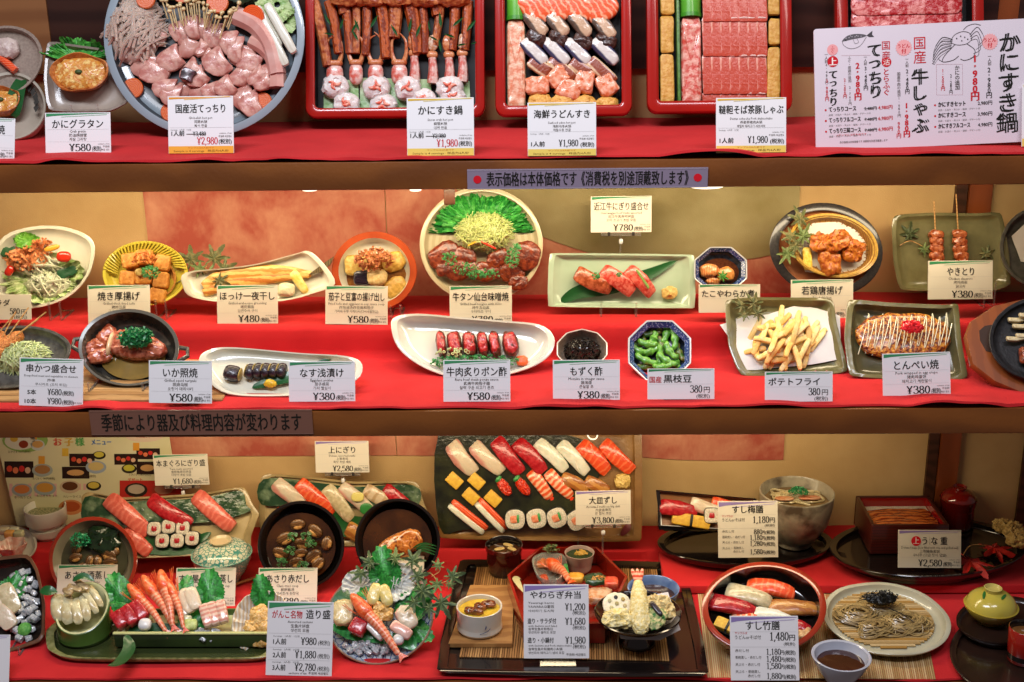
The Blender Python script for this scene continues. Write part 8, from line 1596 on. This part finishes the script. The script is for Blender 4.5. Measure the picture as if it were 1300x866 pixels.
MB().sup(18*k, 17*k, .004, .35, .9, 30, 8, fn=lambda x, y, z: (x+nz(x, y, 0, 200, .002), y+nz(y, x, 0, 200, .002), z+nz(x, y, z, 200, .001))).build('slice', mat('#d8d0b0', '#e4dcc4', 'noise', 90, .5, .001), t2)
for i, (dx, dy, c) in enumerate(((-1, 9, '#141414'), (8, 6, '#a89048'), (-9, 4, '#a8a078'), (10, -3, '#b0a070'), (3, -9, '#a89860'), (-7, -6, '#b0a878'), (0, 0, '#9c9058'))): MB().sup(2.6*k, 3*k, .0014, .9, 1, 10, 6, T=Tr(dx*k, dy*k, .0045)).build('hole', mat(c, rough=.4), t2)
for i, (x, y, rx_, ry_, m_, lb) in enumerate(((785, 786, 20, 13, tem, 'round golden tempura in front of the lotus slice'), (834, 766, 17, 10, tem2, 'tempura piece behind the shiso tempura'), (842, 775, 14, 14, tem2, 'tempura piece at the far side of the dish'))): lump(gt2, x, y, rx_, ry_, .018, m_, 'tempura', lb, 'tempura', h=.010, rough=.004, rf=200, res=(34, 16))
lump(gt2, 832, 785, 17, 13, .014, mat('#2c7a30', '#d8cc90', 'noise', 70, .5, .002, 200), 'tempura_shiso', 'green shiso tempura at the front of the dish', 'tempura', h=.016, rough=.003, rf=160, ang=50)
slab(gt2, 826, 764, 840, 782, 7, .008, mat('#2c1c30', '#1c141c', rough=.3, coat=.4), 'eggplant_tempura', 'dark eggplant strip on the shiso tempura', 'tempura', h=.026, e=(.6, .5))
# ------------------------------------------------ plum set: oval tray, sushi box, udon
BX = .002
f = flat(T3, 945, 700, .019); t, g = dish(f, f.poly(ell(946, 688, 111, 28, 60)), .010, m=blk, name='oval_tray', label='black oval tray under the plum sushi set and udon bowl', base=.8, flat=.9)
zp = g.M.translation.z+.002
fb = Fr(Tr(0, 0, 0) @ onY(900, 672, onZ(900, 690, S3).y-.0), R(0)); yb = onZ(900, 676, zp).y
c = onY(898, 662, yb); fs = plane(T3, 898, 668, 58, 898, 646, dep=-.115)
t, gs = dish(fs, fs.poly([(835, 640), (833, 622), (960, 633), (966, 655), (968, 676), (836, 668)]), .012, m=blk, min_=mat('#8c5c34', '#7a4e2a', 'noise', 14, .4), name='sushi_box', label='black edged shallow box of sushi on the oval tray', base=.9, flat=.93, curve=.8)
bx0 = fs.uv(835, 668)[0]; bx1 = fs.uv(960, 672)[0]
MB().box(bx0+.003, bx1-.006, -.034, -.004, -.046, -.0165).build('dark_base', blk, t, smooth=False)
nigiri(gs, 838, 641, 884, 652, 20, 'tuna', 'red tuna nigiri in the black edged box', 'sushi in the black edged box'); nigiri(gs, 878, 638, 920, 652, 17, 'bream', 'pale bream nigiri in the black edged box', 'sushi in the black edged box'); nigiri(gs, 905, 636, 940, 646, 15, 'salmon', 'orange salmon nigiri in the black edged box, behind the card', 'sushi in the black edged box')
nigiri(gs, 853, 657, 902, 665, 17, 'egg', 'yellow egg nigiri with a black seaweed band', 'sushi in the black edged box')
maki(gs, 903, 655, 10, TOP['tuna'], 'square tuna roll beside the plum set price card', 'rolls in the black edged box', sq=.5, Hk=1.2)
t, fr_, r, H = lathe(1012, 624, 47, 699, zp, [(.48, 0), (.48, .08), (.62, .14), (.88, .45), (.98, .8), (1, 1)], mat('#8c8470', '#54493a', 'noise', 22, .35, .0006, coat=.3, detail=8, c3='#a09880'), 'udon_bowl', 'speckled grey brown bowl of udon noodles with scallions', 'bowl', inner=[(.93, .97), (.86, .7), (.6, .5), (.3, .45)])
gu = Fr(None, M=fr_.M @ Tr(0, 0, -.016)); fill(fr_, r, .86, .017, mat('#6c5434', '#806844', 'noise', 14, .06, coat=.7), 'udon_broth', 'light brown broth in the udon bowl')
coils(gu, 1012, 632, 34, 14, .008, 22, .0019, mat('#c8bc94', '#b8a878', rough=.3, coat=.3), 'udon_noodles', 'thick pale udon noodles in the speckled bowl', 'noodles', sides=6)
lump(gu, 996, 633, 12, 5, .006, mat('#b8784c', '#c89870', 'noise', 50, .35, coat=.3), 'fried_tofu', 'brown fried tofu at the side of the udon', 'tofu', h=.006); lump(gu, 1028, 632, 14, 5, .006, mat('#c06c48', '#b88868', 'noise', 50, .35, coat=.3), 'fried_tofu', 'reddish fried tofu beside the scallion heap', 'tofu', h=.006)
bits(gu, 1013, 632, 12, 7, .012, 150, .0018, mat('#1f6a3c', '#3c9a5c', rough=.35), 'chopped_scallion', 'green scallion heap on the udon', 'scallion', h=.008)
# ------------------------------------------------ eel set: raised round tray
f = flat(T3, 1175, 705, .026); t, g = dish(f, f.poly(ell(1178, 694, 125, 38, 64)), .010, m=brnl, mrim=blk, min_=blk, name='round_tray', label='black round tray under the eel box and red lidded cup', base=.8, flat=.9, foot=.01)
zt3 = g.M.translation.z+.002
A = onZ(1104, 704, zt3); Bc = onZ(1201, 703, zt3); zr = onY(1103, 667, A.y).z; C_ = onZ(1077, 629, zr); dpt = C_.y-A.y; wd_ = Bc.x-A.x
M_ = Tr(A.x, A.y, zt3) @ Rz(R(0)); t = thing('eel_box', 'dark square lacquer box of grilled eel on rice', 'box', M_); hh = zr-zt3; w_ = .006
bxm = mat('#4a140e', '#38100c', 'wave', 60, .3, axis='Z', coat=.5); bxi = mat('#941414', '#84100f', 'noise', 10, .2, coat=.6)
MB().bbox(0, wd_, 0, w_, 0, hh, .0012).build('front_wall', bxm, t); MB().bbox(0, wd_, dpt-w_, dpt, 0, hh, .0012).build('back_wall', bxm, t)
for x in (0, wd_-w_): MB().bbox(x, x+w_, w_, dpt-w_, 0, hh-.0003, .0012).build('side_wall', bxm, t)
MB().box(w_, wd_-w_, w_, dpt-w_, .002, .008).build('bottom', bxi, t, smooth=False)
for v in ([(w_+.0003, w_, .008), (w_+.0003, dpt-w_, .008), (w_+.0003, dpt-w_, hh-.003), (w_+.0003, w_, hh-.003)], [(w_, dpt-w_-.0003, .008), (wd_-w_, dpt-w_-.0003, .008), (wd_-w_, dpt-w_-.0003, hh-.003), (w_, dpt-w_-.0003, hh-.003)], [(wd_-w_-.0003, w_, .008), (wd_-w_-.0003, w_, hh-.003), (wd_-w_-.0003, dpt-w_, hh-.003), (wd_-w_-.0003, dpt-w_, .008)]): MB().add(v, [(0, 1, 2, 3)]).build('red_lining', bxi, t, smooth=False)
eelm = mat('#7c2c10', '#b8642c', 'wave', 30, .22, .0012, 140, axis='Y', dist=5, coat=.6)
for i in range(3):
    mb = MB().sup((wd_-2*w_)*.47, dpt*.12, .007, .5, .5, 40, 10, fn=lambda x, y, z: (x, y+nz(x, 0, i, 60, .002), z+nz(x, y, 0, 90, .003, i)))
    solo('eel_fillet', mb, eelm, ('grilled eel fillet nearest the front of the box', 'middle grilled eel fillet in the box', 'rearmost grilled eel fillet in the box')[i], 'eel', M_ @ Tr(wd_/2, w_+dpt*(.16+.2*i), hh-.012-.002*i), 'eel fillets in the box')
solo('rice_bed', MB().box(w_+.001, wd_-w_-.001, w_+.001, dpt-w_-.001, .0085, hh-.018), rice_m, 'bed of rice under the grilled eel', 'rice', M_, None, 'stuff', smooth=False)
lidded(1219, 632, 23, 676, 619, 9, zt3, mat('#5c0f0c', '#4a0c0a', 'noise', 10, .14, coat=.7), mat('#7c160f', '#68120c', 'noise', 10, .12, coat=.8), 'red lacquer cup with a domed lid beside the eel box', low=.8)
gl_ = Fr(None, M=g.at(1240, 705, .006)); rm = mat('#9c1410', '#b82418', 'noise', 40, .5)
maple(gl_, 1232, 712, 30, -70, 'bright red maple leaf beside the eel price card', rm, h=.008); maple(gl_, 1262, 696, 28, -35, 'bright red maple leaf near the tray rim', rm, h=.005, name='maple_leaf')
twig(gl_, [(1222, 706), (1232, 694), (1252, 692)], .0008, stick_m, 'thin pale stem between the red maple leaves', h=.006)
for i, (x, y, rx_, ry_) in enumerate(((1272, 668, 10, 8), (1286, 672, 14, 9), (1300, 682, 16, 12), (1290, 686, 12, 8))): lump(gl_, x, y, rx_, ry_, .022, mat('#a88848', '#c8ac6c', 'noise', 110, .55, .002, 220), 'tempura', 'golden tempura piece at the frame edge', 'tempura', 'tempura pieces at the frame edge', h=.012+.004*(i % 2), rough=.004, rf=200, ang=i*40)
# ------------------------------------------------ bamboo set: mat, red bowl, soba
f = flat(S3, 1040, 800, .0005); mat_slats(f, [(884, 742), (1164, 745), (1188, 863), (898, 861)], 110, slm2, 'pale bamboo mat under the red sushi bowl and soba', th=.0014)
f = plane(S3+.002, 970, 842, 24, 970, 772, lift=.022)
t, g = dish(f, f.poly(ell(970, 771, 79, 58, 60)), .030, m=mat('#8c2c18', '#7c2412', 'noise', 12, .2, coat=.6), mrim=mat('#9c3420', '#8c2c18', 'noise', 12, .18, coat=.6), min_=blk, name='red_bowl', label='round red lacquer bowl of assorted nigiri', base=.55, flat=.74, rim_w=.90, curve=.45)
N4 = 'sushi in the round red bowl'; gq = g.down(-.002)
for x0, y0, x1, y1, w_, k_, lb in ((899, 760, 957, 776, 24, 'tuna', 'red tuna nigiri along the wall of the red bowl'), (924, 746, 978, 764, 24, 'fluke', 'pale flounder nigiri in the red bowl'), (950, 740, 1008, 752, 23, 'salmon', 'orange salmon nigiri at the back of the red bowl'), (978, 768, 1040, 772, 22, 'eel', 'folded golden eel nigiri in the red bowl'), (956, 776, 1016, 790, 20, 'squid', 'white squid nigiri in the middle of the red bowl'), (930, 782, 972, 788, 18, 'prawn', 'prawn nigiri behind the bamboo set price card'), (908, 788, 940, 802, 18, 'egg', 'yellow egg nigiri at the front of the red bowl'), (1004, 790, 1030, 796, 16, 'tuna', 'small red nigiri beside the ginger in the red bowl')):
    nigiri(gq, x0, y0, x1, y1, w_, k_, lb, N4)
lump(gq, 1022, 806, 10, 9, .014, mat('#b88c5c', '#c8a478', 'noise', 60, .35, .001), 'pickled_ginger', 'tan pickled ginger at the front of the red bowl', 'ginger', rough=.002)
f = plane(S3+.002, 1127, 833, 8, 1127, 785, lift=.016)
t, g = dish(f, f.poly(ell(1126, 785, 82, 45, 56, rot=10)), .012, m=mat('#b8b49c', '#aeaa90', 'noise', 20, .2, coat=.5), name='soba_plate', label='large oval cream plate of cold soba noodles', base=.5, flat=.8, wav=.0008)
gs2 = g.down(-.001); o = gs2.poly(ell(1121, 788, 66, 34, 44, rot=10)); sx = [p[0] for p in o]; x0, x1 = min(sx), max(sx); cx_, cy_ = sum(p[0] for p in o)/44, sum(p[1] for p in o)/44
t = thing('bamboo_drainer', 'round bamboo strip drainer under the soba noodles', 'drainer', gs2.M @ Tr(cx_, cy_, 0)); ry_ = (max(p[1] for p in o)-min(p[1] for p in o))/2; rx_ = (x1-x0)/2; n = 30
for i in range(n):
    y0_ = -ry_+2*ry_*i/n+.0003; y1_ = -ry_+2*ry_*(i+1)/n-.0003; h_ = rx_*math.sqrt(max(.02, 1-(((y0_+y1_)/2)/ry_)**2)); MB().box(-h_, h_, y0_, y1_, 0, .0022).build('strip', slm2[i % 3] if i % 4 else mat('#a07838', rough=.5), t, smooth=False)
sob = mat('#8c7448', '#ac925c', 'noise', 40, .35, coat=.25); gs3 = gs2.down(-.0025)
for i, (x, y, rx_, ry_, n_) in enumerate(((1090, 784, 32, 22, 44), (1120, 776, 34, 18, 40), (1146, 793, 34, 22, 46), (1112, 801, 28, 14, 34))): coils(gs3, x, y, rx_, ry_, .014, n_, .00125, sob, 'soba_noodles', ('brown soba noodles bundle nearest the dipping cup', 'soba bundle under the seaweed', 'soba bundle nearest the plate rim', 'front soba bundle on the drainer')[i], 'noodles')
strands(gs3, 1117, 770, 22, 9, .010, 90, .0008, mat('#14130f', '#1e1c16', rough=.4), 'shredded_seaweed', 'black shredded seaweed heap on the soba', 'seaweed', h=.014, L=.022, curl=.6, stick=.006)
tubeobj(gs3, [(1128, 772), (1146, 780), (1160, 790)], .0008, mat('#14130f', rough=.4), 'seaweed_strip', 'long black seaweed strip across the soba', 'seaweed', h=.020)
t, fr_, r, H = lathe(1070, 832, 37.5, 872, S3+.002, [(.5, 0), (.52, .06), (.78, .45), (.95, .85), (1, 1)], mat('#b8bcc8', '#a8acb8', 'noise', 14, .2, coat=.5), 'white_cup', 'white cup of dark dipping sauce at the bottom edge', 'cup', inner=[(.90, .98), (.85, .8), (.6, .3), (.3, .2)])
fill(fr_, r, .80, .012, mat('#2c100c', '#401c14', 'noise', 10, .04, coat=.9), 'dipping_sauce', 'dark red brown dipping sauce in the white cup')
# ------------------------------------------------ black trays with yellow cup
f = flat(S3, 1320, 850, .012); t, g = dish(f, f.poly(ell(1330, 826, 124, 66, 60)), .007, m=brnl, name='round_tray', label='dark brown round tray cut by the frame corner', base=.8, flat=.92)
f = flat(g.M.translation.z+.001, 1270, 805, .016); t, g2 = dish(f, f.poly(ell(1274, 786, 60, 30, 48)), .006, m=brnl, name='round_saucer', label='dark round saucer under the yellow lidded cup', base=.6, flat=.85, foot=.007)
ye = mat('#b09c38', '#a08c30', 'noise', 12, .22, coat=.5); yl = mat('#c0b048', '#b0a03c', 'noise', 12, .2, coat=.6)
t, fr_, r, H = lidded(1261, 768, 33.5, 796, 748, 11, g2.M.translation.z+.001, ye, yl, 'yellow lidded custard cup with green leaf marks', mat('#c0b060', rough=.25, coat=.5))
for i, (dx, dy, a_) in enumerate(((-.016, -.008, 40), (.012, -.014, 100), (-.004, .014, 0))):
    d_ = math.hypot(dx, dy)/(r*.93); hz = H+lidded.hk*math.sqrt(max(0, 1-d_*d_))+.0004; sl = lidded.hk/(r*.93)*d_/math.sqrt(1-d_*d_); az = math.atan2(dy, dx)
    mb = MB().sup(.0090, .0024, .0009, 1, 1, 12, 6); mb.build('leaf_mark', mat('#2c6a2c', rough=.3), t, Tr(dx, dy, hz) @ Rz(az) @ Ry(math.atan(sl)) @ Rz(R(a_)))
t, fr_, r, H = lathe(1304, 797, 21, 848, g.M.translation.z+.001, [(.82, 0), (.9, .04), (.96, .5), (1, 1)], mat('#9c1c10', '#86160c', 'noise', 10, .18, coat=.6), 'soup_cup', 'bright red lacquer soup cup at the frame corner', 'cup', min_=blk)
fill(fr_, r, .88, .010, mat('#6c4420', '#8c6030', 'noise', 14, .05, coat=.8), 'soup_surface', 'brown soup in the bright red cup')
# ------------------------------------------------ labels: pieces in a row get their place in it
def seen_at(o):
    p = o.matrix_world.translation-CAM; return (PW/2+PF*p.dot(RT)/p.dot(FW), PH/2-PF*p.dot(UP)/p.dot(FW))
bpy.context.view_layer.update()
by = {}
for o in list(sc.objects):
    if o.get('label') and o.get('category'): by.setdefault((o['label'], o.get('group')), []).append(o)
ORD = ['first', 'second', 'third', 'fourth', 'fifth', 'sixth', 'seventh', 'eighth', 'ninth', 'tenth', 'eleventh', 'twelfth']
for (lb, gr), L in by.items():
    if not 2 <= len(L) <= 12 or len(lb.split()) > 12: continue
    for ax, a_, b_, gap in ((0, 'from the left', 'from the left', 5), (1, 'from the top', 'from the top', 5)):
        S = sorted(L, key=lambda o: seen_at(o)[ax]); q = [seen_at(o)[ax] for o in S]
        if min(q[i+1]-q[i] for i in range(len(q)-1)) >= gap:
            for i, o in enumerate(S):
                w = ('leftmost ' if ax == 0 else 'topmost ') if i == 0 and len(S) > 1 else None
                o['label'] = (w+lb) if w else lb+', '+ORD[i]+' '+a_
            break
_o = _tc[0]; bpy.data.objects.remove(_o)
bpy.data.scenes.remove(TS)
